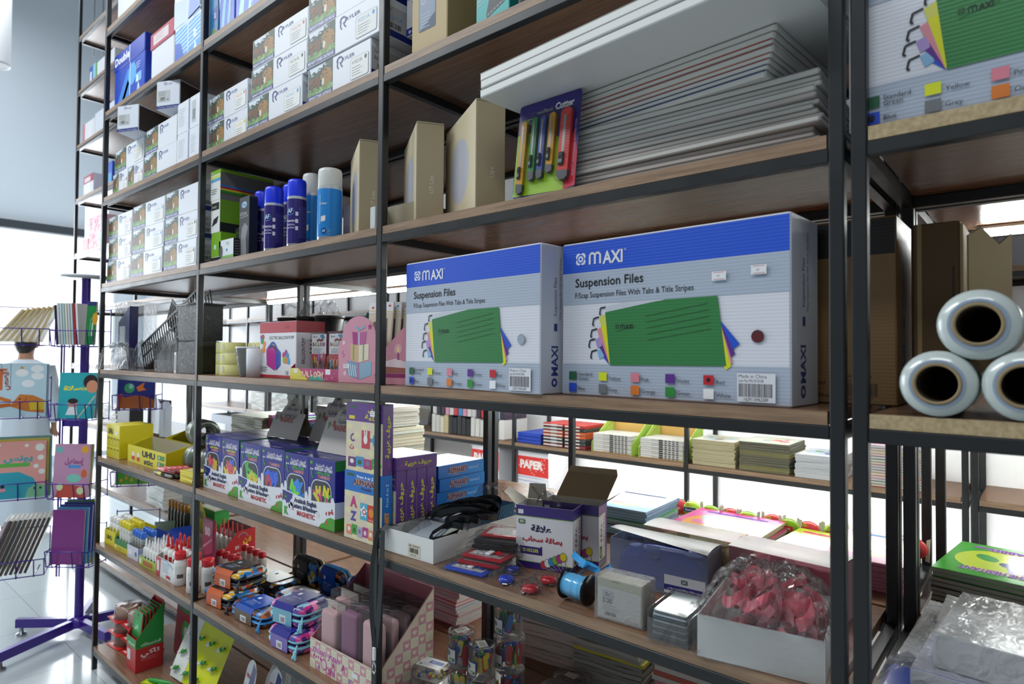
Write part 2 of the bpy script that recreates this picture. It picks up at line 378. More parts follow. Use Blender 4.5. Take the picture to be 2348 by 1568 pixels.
# ================================================================== shelving
def shelf_unit(name, label, posts, y0, y1, levels, top=3.9, chip=False, led=(), back=None, legs=0.0, front_right=False):
    root = T(name, label, 'shelving', (posts[0], y0, 0)); X0 = posts[0]; D = y1 - y0; t = .02
    def part(nm, fn): mb = MB(); fn(mb); return mb.obj(nm, root)
    for p in posts:
        for yy in (0, D - t): part('post', lambda b: b.box(p - X0, yy, 0, p - X0 + t, yy + t, top, STEEL, .0018))
    for z in levels:
        for p in posts: part('side_rail', lambda b: b.box(p - X0 + .001, t, z - .04, p - X0 + t - .001, D - t, z - .0205, STEEL))
        for a, c in zip(posts, posts[1:]):
            x0, x1 = a + t - X0, c - X0
            for nm, yy in (('front_rail', .0005), ('rear_rail', D - t)): part(nm, lambda b: b.box(x0, yy, z - .041, x1, yy + t - .0005, z - .0215, STEEL, .0015))
            def board(b):
                b.box(x0 + .0015, .0025, z - .0205, x1 - .003, D, z - .0008, WOOD)
                f = b.front(x0 + .0015, .0025, z - .0205); f.rect(0, 0, x1 - x0 - .0045, .0197, CHIP if chip else WOODF)
            part('shelf_board', board)
    if back:
        part('back_panel', lambda b: b.box(t, D + .001, levels[0] if back is True else back, posts[-1] - X0, D + .012, 3.0, C('f1f3f4', .6)))
    return root
LV = [Z[6], Z[5], Z[4], Z[3], Z[2], Z[1], Z[0], Z['M'], 3.41]
PA = [-1.074, -.02, 1.031, 2.083]; PR = [2.112, 3.165]
shelf_unit('shelving_unit', 'long black steel shelving unit with brown wooden boards, in front', PA, 0, .42, LV)
shelf_unit('shelving_unit', 'nearest black steel shelving unit at the right edge, raw chipboard edges', PR, 0, .42, [z for z in LV], chip=True)
shelf_unit('shelving_unit', 'black shelving unit standing back to back behind the long front unit', PA, .43, .86, LV)
shelf_unit('shelving_unit', 'black shelving unit back to back behind the chipboard edged unit', PR, .43, .86, LV)
shelf_unit('shelving_unit', 'tall shelving unit sticking out past the left end, pale in daylight', [-3.17, -1.1], .43, .86, LV + [3.82], top=4.3)
LC = [Z[6], Z[5], Z[4] - .012, Z[3], Z[2], Z[1]]
shelf_unit('shelving_unit', 'wall shelving across the rear aisle with lit white back panel', [-4.236, -3.182, -2.128] + PA, 1.765, 2.115, LC, back=.109)
shelf_unit('shelving_unit', 'wall shelving across the rear aisle, seen at the right edge', PR, 1.765, 2.115, LC, back=.109)
# LED tubes under the boards of the rear units
LEDM = emis('led_tube_glow', (.95, 1, .97, 1), 60)
def led(x0, x1, y, z, label):
    r = T('led_tube_light', label, 'light', (x0, y, z)); L = x1 - x0
    b = MB(); b.box(0, -.012, -.008, L, .012, 0, C('e6e9ea', .4), .002); b.obj('housing', r)
    b = MB(); b.lathe([(.0085, .01), (.0085, L - .01)], LEDM, 12, (0, 0, -.016), 'x'); b.obj('tube', r)
    return r
NM = {2: 'board above file boxes', 3: 'board below file boxes', 4: 'board at waist height'}
PL4 = ('far left', 'middle', 'file box', 'film roll')
for k, z in ((2, Z[2]), (3, Z[3]), (4, Z[4])):
    for i, (a, c) in enumerate(((-1.0, -.06), (.06, .98), (1.1, 2.03), (2.2, 3.1))):
        led(a, c, .80, z - .0412 + .02, 'lit tube light under rear unit %s, %s bay' % (NM[k], PL4[i]))
for k, z in ((3, Z[3]), (4, Z[4] - .012)):
    for i, (a, c) in enumerate(((-.0, .98), (1.1, 2.03), (2.2, 3.1))):
        led(a, c, 1.82, z - .0212, 'lit tube light under wall shelf %s, %s bay' % (NM[k], PL4[i + 1]))
# ================================================================== cartons of toner
def swirl(f, x, y, s, m=NAVY):
    """ribbon-like R emblem"""
    a = [(x + s * .5 * cos(t) + s * .5, y + s * .35 * sin(t) + s * .85) for t in [pi * (1.15 - 1.5 * i / 12) for i in range(13)]]
    f.line(a, s * .16, m); f.line([(x + s * .12, y + s * .95), (x + s * .05, y + s * .3), (x + s * .28, y)], s * .15, m)
    f.line([(x + s * .55, y + s * .62), (x + s * .8, y + s * .2), (x + s * .98, y + s * .05)], s * .15, m)
FUR = spotted('jaguar_coat', '241a12', ['4a3520', '8d6a3a', 'b18a50', '9c7742'], 95, .45, 'd', .2, stretch=(1, 1, 1))
LEAF = spotted('jungle_print', '33463c', ['43574a', '2a3a33', '566b5c', '3c5044'], 40, .45, 'n')
GRASS = spotted('grass_print', '5d8a4e', ['7ba35f', '4d7a45', '8fb277'], 70, .45, 'n')
def jaguar_print(f, x0, y0, w, h):
    P = lambda q: [(x0 + a * w, y0 + b * h) for a, b in q]
    f.rect(x0, y0, x0 + w, y0 + h, LEAF)
    f.poly(P([(.04, .98), (.62, .98), (.58, .84), (.44, .88), (.36, .74), (.22, .84), (.1, .76)]), C('d3dde6', .45))
    f.polys([P(ellipse(a, b, .05, .03, 8)) for a, b in ((.16, .72), (.47, .8), (.7, .9), (.66, .97))], C('bccbd6', .45))
    f.poly(P([(0, .0), (1, 0), (1, .2), (.8, .27), (.55, .2), (.3, .26), (0, .22)]), GRASS)
    f.poly(P([(.06, .5), (.2, .58), (.42, .62), (.5, .45), (.46, .16), (.38, .14), (.34, .34), (.22, .3), (.2, .14), (.12, .14), (.1, .36)]), C('6e4f33', .45))
    f.poly(P([(.5, .55), (.58, .72), (.76, .8), (.93, .7), (.99, .5), (.97, .24), (.86, .2), (.8, .3), (.72, .12), (.62, .12), (.6, .34)]), FUR)
    f.poly(P(ellipse(.63, .55, .13, .17, 14)), FUR); f.poly(P([(.58, .46), (.66, .46), (.66, .28), (.61, .18), (.56, .3)]), C('d8d3c4', .45))
    f.polys([P(ellipse(.585, .59, .018, .014, 8)), P(ellipse(.68, .59, .018, .014, 8)), P([(.6, .49), (.66, .49), (.63, .45)])], C('191512', .45))
    f.polys([P(ellipse(.53, .71, .035, .035, 8)), P(ellipse(.73, .71, .035, .035, 8))], C('4a3722', .45))
    f.poly(P(ellipse(.13, .52, .1, .1, 12)), C('7c5a3a', .45)); f.polys([P(ellipse(.1, .53, .015, .012, 6)), P(ellipse(.17, .53, .015, .012, 6))], C('191512', .45))
COLS = {'m': 'd46a7c', 'c': '4aa3d8', 'k': '555a60', 'y': 'd9c23a', 'b': '26282c'}
def toner_front(b, w, h, code, ck, band=True, y=0, split=.42):
    f = b.front(0, y, 0); pw = w * split
    jaguar_print(f, .004, h * .17 if band else .004, pw - .004, h * .81 if band else h * .97)
    if band: f.rect(.002, .003, pw, h * .17, NAVY); f.text('PREMIUM TONER CARTRIDGE', .008, h * .05, h * .09, 'e3e6ee', w=pw - .014, bold=.02)
    swirl(f, w * (split + .07), h * .58, h * .26); f.text('RYLER', w * (split + .15), h * .74, h * .1, '5a6aa0', w=w * .19)
    if code:
        f.rr(w * .70, h * .1, w * .97, h * .68, .006, 'c9cdd0'); f.rr(w * .71, h * .12, w * .962, h * .66, .005, 'e8eae6')
        f.text(code, w * .73, h * .5, h * .1, COLS[ck], w=w * .15); f.ell(w * .93, h * .57, h * .05, h * .06, COLS[ck], 12)
        f.lines(w * .73, h * .4, w * .92, 4, h * .07, h * .02, '9aa0a4', len(code))
def toner_end(b, w, d, h, code, ck):
    f = b.right(w); f.rect(.002, h * .2, d, h * .8, 'bdbfc0'); f.rect(.002, .002, d, h * .19, NAVY)
    f.text('Laser', .012, h * .66, h * .09, '3a3d42'); f.text(code or '', .012, h * .46, h * .12, COLS[ck] if ck != 'k' else '2a2d30'); f.bars(.02, h * .24, .07, h * .38, '2a2d30')
CART = 'c_carton_white'
def toner(w, h, d, code, ck, band=True, tint='dfe4ea'):
    b = MB(); b.box(0, 0, 0, w, d, h, C(tint, .42), .002)
    toner_front(b, w, h, code, ck, band); toner_end(b, w, d, h, code, ck)
    return b
def stack(items, z, y, group, d=.3):
    """items bottom to top: (uL, v, uR, h, code, colour, label)"""
    for uL, v, uR, h, code, ck, lab, *o in items:
        yy = y + (o[0] if o else 0); x0 = at(uL, v, y=yy).x; x1 = at(uR, v, y=yy).x
        toner(x1 - x0, h - .0006, d, code, ck).thing('toner_carton', lab, 'box', (x0, yy, z), 0, group); z += h
G1 = 'white printer toner cartons in the middle bay'; G0 = 'white printer toner cartons in the left bay'
W_ = 'white toner carton with big cat print, '
stack([(705.6, 231, 849, .102, 'H-W2210A', 'k', W_ + 'bottom of right stack, large black code'), (703, 161, 868.6, .104, 'W2211A', 'c', W_ + 'right stack, middle, blue code', -.004), (707, 77, 868, .105, '', 'k', W_ + 'top of right stack, cut by frame', -.002), (705, 5, 868, .1, '', 'k', W_ + 'above frame edge, right stack')][:3], Z[1], .012, G1)
stack([(566, 298, 691.5, .1, 'W2211A-CY', 'c', W_ + 'bottom of centre stack, pale blue code'), (576, 225.5, 702, .098, 'W2210A BK', 'k', W_ + 'middle of centre stack, grey code'), (579, 156, 705, .097, 'W2213A', 'm', W_ + 'top of centre stack, pink code')], Z[1], .012, G1)
stack([(477, 337, 567, .106, 'W2212A', 'y', W_ + 'bottom left of middle bay, yellow code'), (477, 287, 566, .1, 'W2213A', 'm', W_ + 'upper left of middle bay, pink code')], Z[1], .035, G1)
for c, (us, y) in enumerate((((240, 249, 249), .022), ((300, 303, 305), .014), ((374.5, 377, 379), .012))):
    ur = ((299, 301, 303), (371, 374, 377), (449, 452, 453))[c]; z = Z[2]
    nm = ('left column', 'centre column', 'right column')[c]; ck = ('m', 'c', 'k')[c]; vv = (615, 570, 500)
    for r in range(3):
        x0 = max(at(us[r], vv[r], y=y).x, -1.05); x1 = at(ur[r], vv[r], y=y).x; h = .103
        lb = 'white toner carton, %s row, %s of three by three wall' % (('bottom', 'middle', 'top')[r], nm)
        toner(x1 - x0, h - .0006, .28, None if (c, r) == (2, 2) else 'W221%dA' % (c + 1), ck, True).thing('toner_carton', lb, 'box', (x0, y, z), 0, G0); z += h
# left bay, second row from the top of the picture
stack([(258, 440, 292, .105, 'W2210A', 'k', 'white toner carton, lowest at left end below the jutting boxes'), (262, 410, 328, .105, 'W2210A', 'y', 'white toner carton, upper one left, below first jutting box')], Z[1], .03, G0)
stack([(292.5, 425, 327, .104, 'W2213A', 'm', 'white toner carton, lowest, second from left below jutting boxes')], Z[1], .03, G0)
stack([(329, 405, 404, .106, '', 'k', 'white toner carton with big cat, left of upright grey text boxes'), (333, 360, 404, .106, '', 'k', 'white toner carton with big cat, under higher jutting box'), ], Z[1], .02, G0)
for i, (u0, u1, z0, lab) in enumerate(((406, 432.5, 0, 'lower left'), (433.5, 458, 0, 'lower right'), (406, 432.5, 1, 'upper left'), (434, 458, 1, 'upper right'))):
    x0 = at(u0, 340, y=.02).x; x1 = at(u1, 340, y=.02).x; w = x1 - x0 - .001; h = .122
    b = MB(); b.box(0, 0, 0, w, .3, h - .0008, C('dde3ea', .45), .002); f = b.front()
    f.rect(w - .006, .004, w - .001, h - .004, '8c9cc8'); f.lines(.014, h - .03, w - .025, 8, .009, .0025, 'b4bcc6', i)
    if i == 3: f.rect(.02, .02, .05, h - .02, 'b9bfc4'); f.bars(.024, .03, .046, .07, '44484e', 8)
    b.thing('toner_carton', 'white text-covered toner carton on end by post, %s of four' % lab, 'box', (x0, .02, Z[1] + z0 * h), 0, 'upright toner cartons beside the post')
# two cartons jutting out with their ends to the aisle
def jut(uL, vB, uR, vT, z, lab):
    p = at(uL, vB, z=z); q = at(uR, vB, z=z); w = .115; h = .112; d = .32
    b = MB(); b.box(0, 0, 0, w, d, h, C('d8dfe8', .42), .002); f = b.front()
    f.rect(.001, .001, w - .001, h * .12, NAVY); f.text('Toner Cartridge', .01, h * .03, h * .06, 'aeb8dc', w=w * .85)
    swirl(f, w * .34, h * .84, .01); f.text('RYLER', w * .45, h * .86, h * .05, '5a6aa0', w=w * .22)
    f.rect(w * .06, h * .26, w * .58, h * .66, 'b9bfbf'); f.lines(w * .1, h * .6, w * .5, 3, h * .06, h * .02, '70767c'); f.bars(w * .16, h * .3, w * .4, h * .43, '2c3034', 14); f.ell(w * .5, h * .33, .003, .003, '2c3034')
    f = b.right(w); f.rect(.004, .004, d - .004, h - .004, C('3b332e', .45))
    f = Face(b, (0, d, 0), (1, 0, 0), (0, -1, 0)); f.rect(.004, .004, w - .004, d - .004, C('c9ccd8', .45))
    return b.thing('toner_carton', lab, 'box', (p.x, p.y, z), radians(24), 'toner cartons jutting out end first')
jut(268, 304, 330, 250, Z[1] + .2105, 'white toner carton jutting out end first, lower left of two')
jut(358, 252, 424, 192, Z[1] + .2445, 'white toner carton jutting out end first, higher right of two')
# ================================================================== copy paper cartons, top shelf
def place_box(uL, v, uR, y): x0 = at(uL, v, y=y).x; return x0, at(uR, v, y=y).x - x0
x0, w = place_box(263, 200, 331, .03); h = .262; b = MB(); d = .25
BLU = C('1d49c0', .3); b.box(0, 0, 0, w, d, h - .07, BLU, .003)
f = b.front(); f.polys([[(.02, .0), (w * .5, .0), (w * .62, .12), (w * .45, .16)], [(w * .2, 0), (w * .3, 0), (w * .7, .17), (w * .62, .17)]], C('3f8be0', .3)); f.polys([ellipse(w * .6, .12, .05, .05, 14)], C('63b5f0', .3))
f.text('A', w * .74, .012, .05, 'd5e4f8', bold=.03); f.rect(w * .72, .065, w * .9, .105, '7db9ef'); f.text('a', w * .74, .07, .04, 'f2f6fc', bold=.03)
f.lines(w * .72, .15, w * .9, 3, .011, .004, 'bcd4f4'); f.rect(w * .52, 0, w * .55, h - .07, 'b9cfee')
f = b.right(w); f.rr(.02, .0, .075, .06, .003, 'dfe6ee'); f.lines(.026, .05, .068, 4, .011, .003, '7fb6d6')
r = b.thing('paper_carton', 'deep blue copy paper carton with lid, left end of top shelf', 'box', (x0, .03, Z[0]))
b = MB(); b.box(-.003, -.003, h - .078, w + .003, d + .003, h, C('1a3fb4', .3), .003); f = b.front(0, -.003, h - .078); f.text('Double', .012, .024, .036, 'e8eefb', w=w * .5, bold=.04)
f.rect(w * .52, 0, w * .55, .076, 'b9cfee'); f = b.right(w + .003, 0, h - .078); f.text('Double A', .03, .024, .034, 'e8eefb', bold=.04); b.obj('lid', r)
x0, w = place_box(347, 160, 398, .03); b = MB(); b.box(0, 0, 0, w, .3, .215, C('dde1e8', .5), .003)
r = b.thing('storage_carton', 'white carton with dusty red lid between blue cartons', 'box', (x0, .03, Z[0]))
b = MB(); b.box(-.004, -.004, .15, w + .004, .304, .218, C('b9485c', .5), .003); f = b.front(0, -.004, .15); f.rr(.03, .012, w * .8, .055, .003, 'ddd0d2'); f.lines(.05, .045, w * .7, 3, .01, .004, 'c0a8ac'); b.obj('lid', r, label='dusty red lid with pale label')
def reams(x0, w, z, h, lab, top):
    b = MB(); b.box(0, 0, 0, w, .28, h - .001, C('e6eef6', .35), .002); f = b.front()
    if top: f.poly([(.0, .0), (w, 0), (w, h * .3), (0, h * .55)], C('c8d8ee', .35)); f.poly([(w * .55, 0), (w, 0), (w, h), (w * .72, h)], C('8fa6dc', .35)); f.text('Multi Copy', .02, h * .7, .014, '6b88c4', w=w * .5)
    else:
        f.rect(.002, .002, w - .002, h - .012, C('4f9fdc', .35)); f.polys([[(.004, .02 + i * .016), (w - .004, .05 + i * .016), (w - .004, .056 + i * .016), (.004, .026 + i * .016)] for i in range(8)], C('bfe2f6', .35))
        f.poly([(.002, .002), (w * .4, .002), (w * .25, h * .5), (.002, h * .6)], C('2c62c6', .35)); f.text('a', w * .72, h * .42, h * .3, 'eaf4fb', bold=.03); f.text('A', w * .72, h * .08, h * .22, 'eaf4fb', bold=.03)
    f.rect(w * .5, 0, w * .53, h, 'd8e6f4')
    return b.thing('paper_carton', lab, 'box', (x0, .02, z), 0, 'copy paper cartons by the post')
x0, w = place_box(401, 120, 460, .02)
reams(x0, w, Z[0], .15, 'cyan striped copy paper pack beside the post, lower of two', False); reams(x0 - .012, w, Z[0] + .15, .2, 'white and blue copy paper pack, upper one beside post', True)
for i, (u0, u1, y) in enumerate(((503, 538, .03), (540, 596, .025), (598, 690, .02))):
    x0, w = place_box(u0, 50, u1, y); b = MB(); b.box(0, 0, 0, w - .002, .3, .27, C('1f55c8', .3), .003); f = b.front()
    f.polys([[(w * .1, .0), (w * .3, 0), (w * .6, .26), (w * .45, .26)], [(w * .5, 0), (w * .62, 0), (w * .9, .26), (w * .8, .26)]], C(('74c0ec', '9fd6f4', '5aa8ea')[i], .3)); f.rect(w * .7, 0, w * .74, .27, 'c4daf2')
    f.poly([(0, .1), (w * .3, .27), (0, .27)], C('dfeaf8', .3))
    b.thing('paper_carton', 'blue copy paper carton cut by top edge, %s of three, middle bay' % ('leftmost', 'second', 'rightmost')[i], 'box', (x0, y, Z[0]), 0, 'blue copy paper cartons in the middle bay')
x0, w = place_box(481, 60, 500, .05); b = MB(); b.box(0, 0, 0, w, .25, .2, C('1c7fb8', .3), .003); f = b.front(); f.poly([(0, 0), (w, 0), (w, .05), (w * .4, .08), (0, .04)], GRASS); f.rect(w * .4, .1, w * .85, .15, C('2440a8', .35)); f.text('a', w * .5, .11, .03, 'eef4fb')
b.thing('paper_carton', 'teal blue carton with grass print behind the post, top shelf', 'box', (x0, .05, Z[0]))
x0, w = place_box(270, 20, 318, .03); b = MB(); b.box(0, 0, 0, w, .3, .2, C('e3e8ec', .5), .004); b.thing('storage_carton', 'plain white carton at the very top left of the shelves', 'box', (x0, .03, Z['M']))
# ================================================================== spray cans, ink boxes, access point boxes (middle bay)
def can(u0, u1, vbase, vtop, body, cap, lab, kind):
    uc = (u0 + u1) / 2; p = at(uc, vbase, z=Z[2] + .0) if False else None
    y = {'f': .05, 'b': .125}[kind[0]]; q = at(uc, 500, y=y); r = (at(u1, 500, y=y).x - at(u0, 500, y=y).x) * .5 * .66
    dist = (Vector((q.x, q.y, 1.9)) - CAM).dot(_w); r = (u1 - u0) / 2 * dist / FPX if u1 - u0 > 25 else .0325
    H = at(uc, vtop, y=y - r * .5).z - Z[2] - .004
    t = T('spray_can', lab, 'spray can', (q.x, y, Z[2]), 0, 'aerosol spray cans'); hb = H * .735
    b = MB(); b.lathe([(r * .9, 0), (r * .98, .004), (r * .98, .012)], C('c9ccd0', .3, 1), 28); b.lathe([(r, .012), (r, hb - .01), (r * .94, hb)], C(body, .28), 28)
    b.lathe([(r * .985, hb - .006), (r * .985, hb + .002)], C('dfe3e6', .3, .6), 28); bo = b.obj('can_body', t)
    b = MB(); b.lathe([(r * .93, hb), (r * .96, hb + .004), (r * .96, H - .01), (r * .9, H - .002), (r * .8, H), (0, H)], C(cap, .35), 28); b.obj('cap', t)
    # printed label on the camera side
    b = MB(); a = math.atan2(CAM.y - y, CAM.x - q.x)
    def cyl_face(f_pts, m, dr=.0004):  # pts (angle offset in metres along the skin, z)
        b.add([((r + dr) * cos(a + s / r), (r + dr) * sin(a + s / r), z) for s, z in f_pts], [tuple(range(len(f_pts)))], m)
    def ctext(s, cx, z, h, m, w=None):
        vs, fs, tw, lo, hi = glyphs(s, .02); k = h / .727; kx = k if w is None else w / tw
        b.add([((r + .0007) * cos(a + (cx + x * kx) / r), (r + .0007) * sin(a + (cx + x * kx) / r), z + yv * k) for x, yv in vs], fs, m)
    if body == '2a1d72':
        for i in range(8): cyl_face([(.006 + .003 * i, .03), (.0085 + .003 * i, .03), (.0085 + .003 * i, hb - .03), (.006 + .003 * i, hb - .03)], C('453a86', .4))
        for i in range(7): cyl_face([(.008, hb - .04 - .014 * i), (.024, hb - .04 - .014 * i), (.024, hb - .037 - .014 * i), (.008, hb - .037 - .014 * i)], C('8f88bd', .4), .0006)
        ctext('AF', -r * 1.05, hb * .68, .014, 'd8ecf8', .018); cyl_face([(-r * 1.05 - .003 + .012 + .014 * cos(k / 8 * pi), hb * .71 + .012 * sin(k / 8 * pi)) for k in range(17)], C('2f7fc0', .35))
        ctext('Foamclene', -r * 1.1, hb * .5, .008, 'e6e4f2', .03); ctext('Multi-Surface', -r * 1.1, hb * .43, .006, 'c9c6e2', .026); ctext('Foam Cleaner', -r * 1.1, hb * .37, .006, 'c9c6e2', .026)
        for i in range(3): cyl_face([(-.004, hb * .62 - .022 * i), (.004, hb * .62 - .022 * i), (.004, hb * .62 + .012 - .022 * i), (-.004, hb * .62 + .012 - .022 * i)], C('e6e6ee', .4), .0006)
        for i in range(6): cyl_face([(-r * 1.1, hb * .3 - .006 * i), (-r * .5, hb * .3 - .006 * i), (-r * .5, hb * .3 + .0015 - .006 * i), (-r * 1.1, hb * .3 + .0015 - .006 * i)], C('8f88bd', .4), .0006)
    else:
        cyl_face([(.002, .016), (r * 1.0, .016), (r * 1.0, hb - .012), (.002, hb - .012)], C('1470ba', .32), .0004)
        for i in range(7): cyl_face([(.004, hb * .85 - .018 * i), (r * .95, hb * .85 - .018 * i), (r * .95, hb * .85 + .001 - .018 * i), (.004, hb * .85 + .001 - .018 * i)], C('0d5da3', .35), .0006)
        cyl_face([(-r * .9, hb * .3), (-r * .9 + .003, hb * .3), (-r * .9 + .003, hb * .85), (-r * .9, hb * .85)], C('8fc6ea', .35))
        cyl_face([(-.026, hb * .34), (-.012, hb * .36), (-.012, hb * .46), (-.026, hb * .44)], C('e4e6e8', .5), .0007)
        cyl_face([(-.017 + .008 * cos(k / 8 * pi), hb * .17 + .009 * sin(k / 8 * pi)) for k in range(17)], C('17407f', .35)); ctext('AF', -.022, hb * .15, .007, 'cfe2f2', .01)
        ctext('air duster', -r * .9, hb * .66, .007, 'd3e8f7', .024)
        for i in range(3): cyl_face([(-.006, hb * .19 - .006 * i), (.004, hb * .19 - .006 * i), (.004, hb * .19 + .001 - .006 * i), (-.006, hb * .19 + .001 - .006 * i)], C('a9cfeb', .4), .0006)
    b.obj('label', bo)
DK, LB = '2a1d72', '1d84d2'; CB, CW = '1f3df0', 'd9dbd6'
can(583.7, 625, 578, 434, DK, CB, 'dark blue spray can, blue cap, farthest left, white price sticker', 'b')
can(607, 649.6, 574, 423, DK, CB, 'dark blue spray can, blue cap, second from left, front row', 'f')
can(648, 690, 565, 418, DK, CB, 'dark blue spray can half hidden between two front cans', 'b')
can(659, 702, 562, 406, DK, CB, 'dark blue spray can directly left of the light blue cans', 'f')
can(693, 740, 555, 393, LB, CW, 'light blue spray can, white cap, behind the nearest can', 'b')
can(728, 784, 549, 380, LB, CW, 'light blue spray can, white cap, nearest and rightmost of cans', 'f')
def bx(name, uL, v, uR, y, z, h, d, mat, lab, cat='box', rot=0, group=None, deco=None, bev=.0015, w=None):
    x0, ww = place_box(uL, v, uR, y); w = w or ww; b = MB(); b.box(0, 0, 0, w, d, h, mat, bev)
    if deco: deco(b, w, d, h)
    return b.thing(name, lab, cat, (x0, y, z), rot, group)
GRN = C('7fb520', .4)
def d1(b, w, d, h):
    f = b.front(); f.rect(0, h * .86, w, h, GRN); f.rect(0, h * .62, w, h * .72, '5aa0d4'); f.rect(0, h * .72, w, h * .82, 'c9d46a'); f.lines(w * .1, h * .35, w * .8, 3, h * .07, h * .03, '777c80'); f.text('black', w * .1, h * .9, h * .06, 'f0f4e4')
    f = b.right(w); f.rect(0, 0, d, h, C('6a6a66', .5)); f.rect(0, h * .9, d, h, GRN)
    for i, c in enumerate(('2c78c4', 'b02830', 'd8c428', '2c8a3a', '4a6a2a')): f.rect(0, h * (.42 - i * .06), d, h * (.48 - i * .06), c)
def d2(b, w, d, h):
    f = b.front(); f.rect(w * .05, h * .7, w * .9, h * .92, '1c1e1c'); f.text('toner', w * .15, h * .76, h * .09, 'c9d8b0'); f.poly([(w * .1, h * .2), (w * .7, h * .3), (w * .85, h * .5), (w * .3, h * .42)], C('202226', .4))
    f = b.right(w); f.rect(0, 0, d, h, C('6f9f1a', .4)); f.rect(0, 0, d * .5, h * .3, '1b1d1a')
def d3(b, w, d, h):
    f = b.front(); f.rect(0, h * .2, w, h, C('7aae1e', .4)); f.rect(0, 0, w, h * .18, '16180f'); f.rect(w * .3, h * .45, w * .5, h * .6, 'b6e0e8'); f = b.right(w); f.rect(0, 0, d, h, C('6f9f1a', .4))
LW = C('dfe3df', .45)
bx('ink_carton', 485, 560, 506, .03, Z[2], .108, .16, LW, 'lime green ink carton, bottom of stack behind small ink boxes', deco=d3, group='green and white ink cartons')
bx('ink_carton', 484, 510, 504, .03, Z[2] + .1085, .117, .17, LW, 'white and lime carton with black cartridge picture, middle of stack', deco=d2, group='green and white ink cartons')
bx('ink_carton', 483, 450, 505, .03, Z[2] + .226, .108, .2, LW, 'white carton with rainbow stripes, top of lime ink stack', deco=d1, group='green and white ink cartons')
for i in range(3):
    bx('ink_carton', 479, 540, 482, .21, Z[2] + i * .115, .1145, .12, C('4b5054', .5), 'dark grey carton edge beside middle post, %s of three' % ('lowest', 'middle', 'topmost')[i], group='dark grey cartons beside the post', deco=lambda b, w, d, h: b.front().lines(w * .1, h * .8, w * .9, 5, h * .12, h * .04, '8a9096'))
def dhp(b, w, d, h):
    f = b.front(); f.ell(w * .5, h * .87, w * .26, .011, '9fc4e0'); f.text('hp', w * .32, h * .85, .012, '2c4a66', w=w * .34); f.text('GT53XL', w * .1, h * .7, .012, 'c9ccce', w=w * .7); f.line([(w * .1, h * .67), (w * .9, h * .68)], .002, 'a8acae')
    f.poly([(w * .25, 0), (w * .8, 0), (w * .72, h * .35), (w * .9, h * .5), (w * .6, h * .58), (w * .3, h * .5), (w * .2, h * .3)], C('85898c', .5)); f = b.right(w); f.rect(0, 0, d, h * .97, C('1d2738', .5))
bx('ink_carton', 548, 530, 571, .05, Z[2], .215, .03, C('3f4347', .5), 'tall dark grey ink bottle box just left of spray cans', deco=dhp)
def d953(b, w, d, h):
    f = b.front(); f.rect(0, h * .25, w, h * .97, 'dbe4e6'); f.rect(0, h * .16, w, h * .25, '6cb83a'); f.rect(0, 0, w, h * .16, '7d9a62'); f.text('953', w * .5, h * .72, h * .16, '6c7478'); f.ell(w * .55, h * .5, w * .06, h * .07, '2f7fc8'); f.ell(w * .15, h * .45, w * .13, h * .3, C('4a4f4c', .45))
    f = b.right(w); f.rect(0, 0, d, h, C('17191c', .5)); f.lines(.004, h * .85, d * .9, 6, h * .12, h * .05, '6c7074', 3)
bx('ink_carton', 502, 580, 535, .03, Z[2], .075, .05, LW, 'small white and black ink box in front of lime cartons', deco=d953)
x0, w = place_box(517, 540, 550, .075); b = MB(); b.prism([(0, 0), (w, 0), (w, .135), (w * .45, .125), (0, .1)], 0, .02, C('3f4347', .5)); f = b.front(); f.ell(w * .25, .075, w * .2, .016, 'a8d0ea'); f.text('hp', w * .14, .068, .013, '2c5a86', w=w * .22); f.ell(w * .65, .11, w * .12, .005, '4a6a20'); f.lines(w * .2, .04, w * .9, 2, .006, .002, 'a0a4a8')
b.thing('ink_pack', 'grey hanging ink pack with round logo behind small ink box', 'box', (x0, .085, Z[2]))
KRAFT = C('a99b7c', .6); KL = C('c9bd9d', .6)
def ap_box(uc, z, y, rot, txt, lab, hh=.25, ww=.25, th=.068, circ='b5b7c0', dx=0):
    """kraft box with a white disc printed on its wide side; placed by its near vertical edge"""
    p = at(uc, 450, y=y); b = MB(); b.box(-ww, 0, 0, 0, th, hh, KRAFT, .0015); f = b.front(-ww, 0, 0)
    f.rect(.001, .001, ww - .001, hh - .001, KL); f.ell(ww * .5, hh * .47, .075, .077, circ, 36); f.polys([ellipse(ww * .5, hh * .47, .026, .026, 20)], 'c3c1bb'); f.polys([ellipse(ww * .5, hh * .47, .0235, .0235, 20)], circ)
    f = b.right(0); f.text(txt, th * .62, hh * .3, .011, 'd8d2c0', ang=pi / 2); f.line([(0, hh - .004), (th, hh - .004)], .001, '6f6650')
    f = b.top(hh, -ww, 0); f.line([(0, th * .5), (ww, th * .5)], .001, '6f6650')
    return b.thing('access_point_box', lab, 'box', (p.x, y, z), radians(rot), 'kraft boxes with a printed white disc')
ap_box(823.5, Z[2], .035, -29, 'U7 Lite', 'tan box with white disc, left of post beside spray cans', .262, .22)
ap_box(954.5, Z[2], .03, -32.5, 'U7 Lite', 'narrow tan box with white disc, just right of post', .252, .24)
ap_box(1090.5, Z[2], .02, -28, 'U6+', 'larger tan box with white disc, left of the cutter card', .25, .25, .07)
bx('small_carton', 848, 520, 861, .012, Z[2], .058, .045, C('c6ccc8', .5), 'tiny white carton standing against the post', w=.022)
bx('low_carton', 886, 500, 928, .05, Z[2], .062, .12, C('9d937a', .6), 'low flat tan carton behind post beside narrow tan box', w=.11)
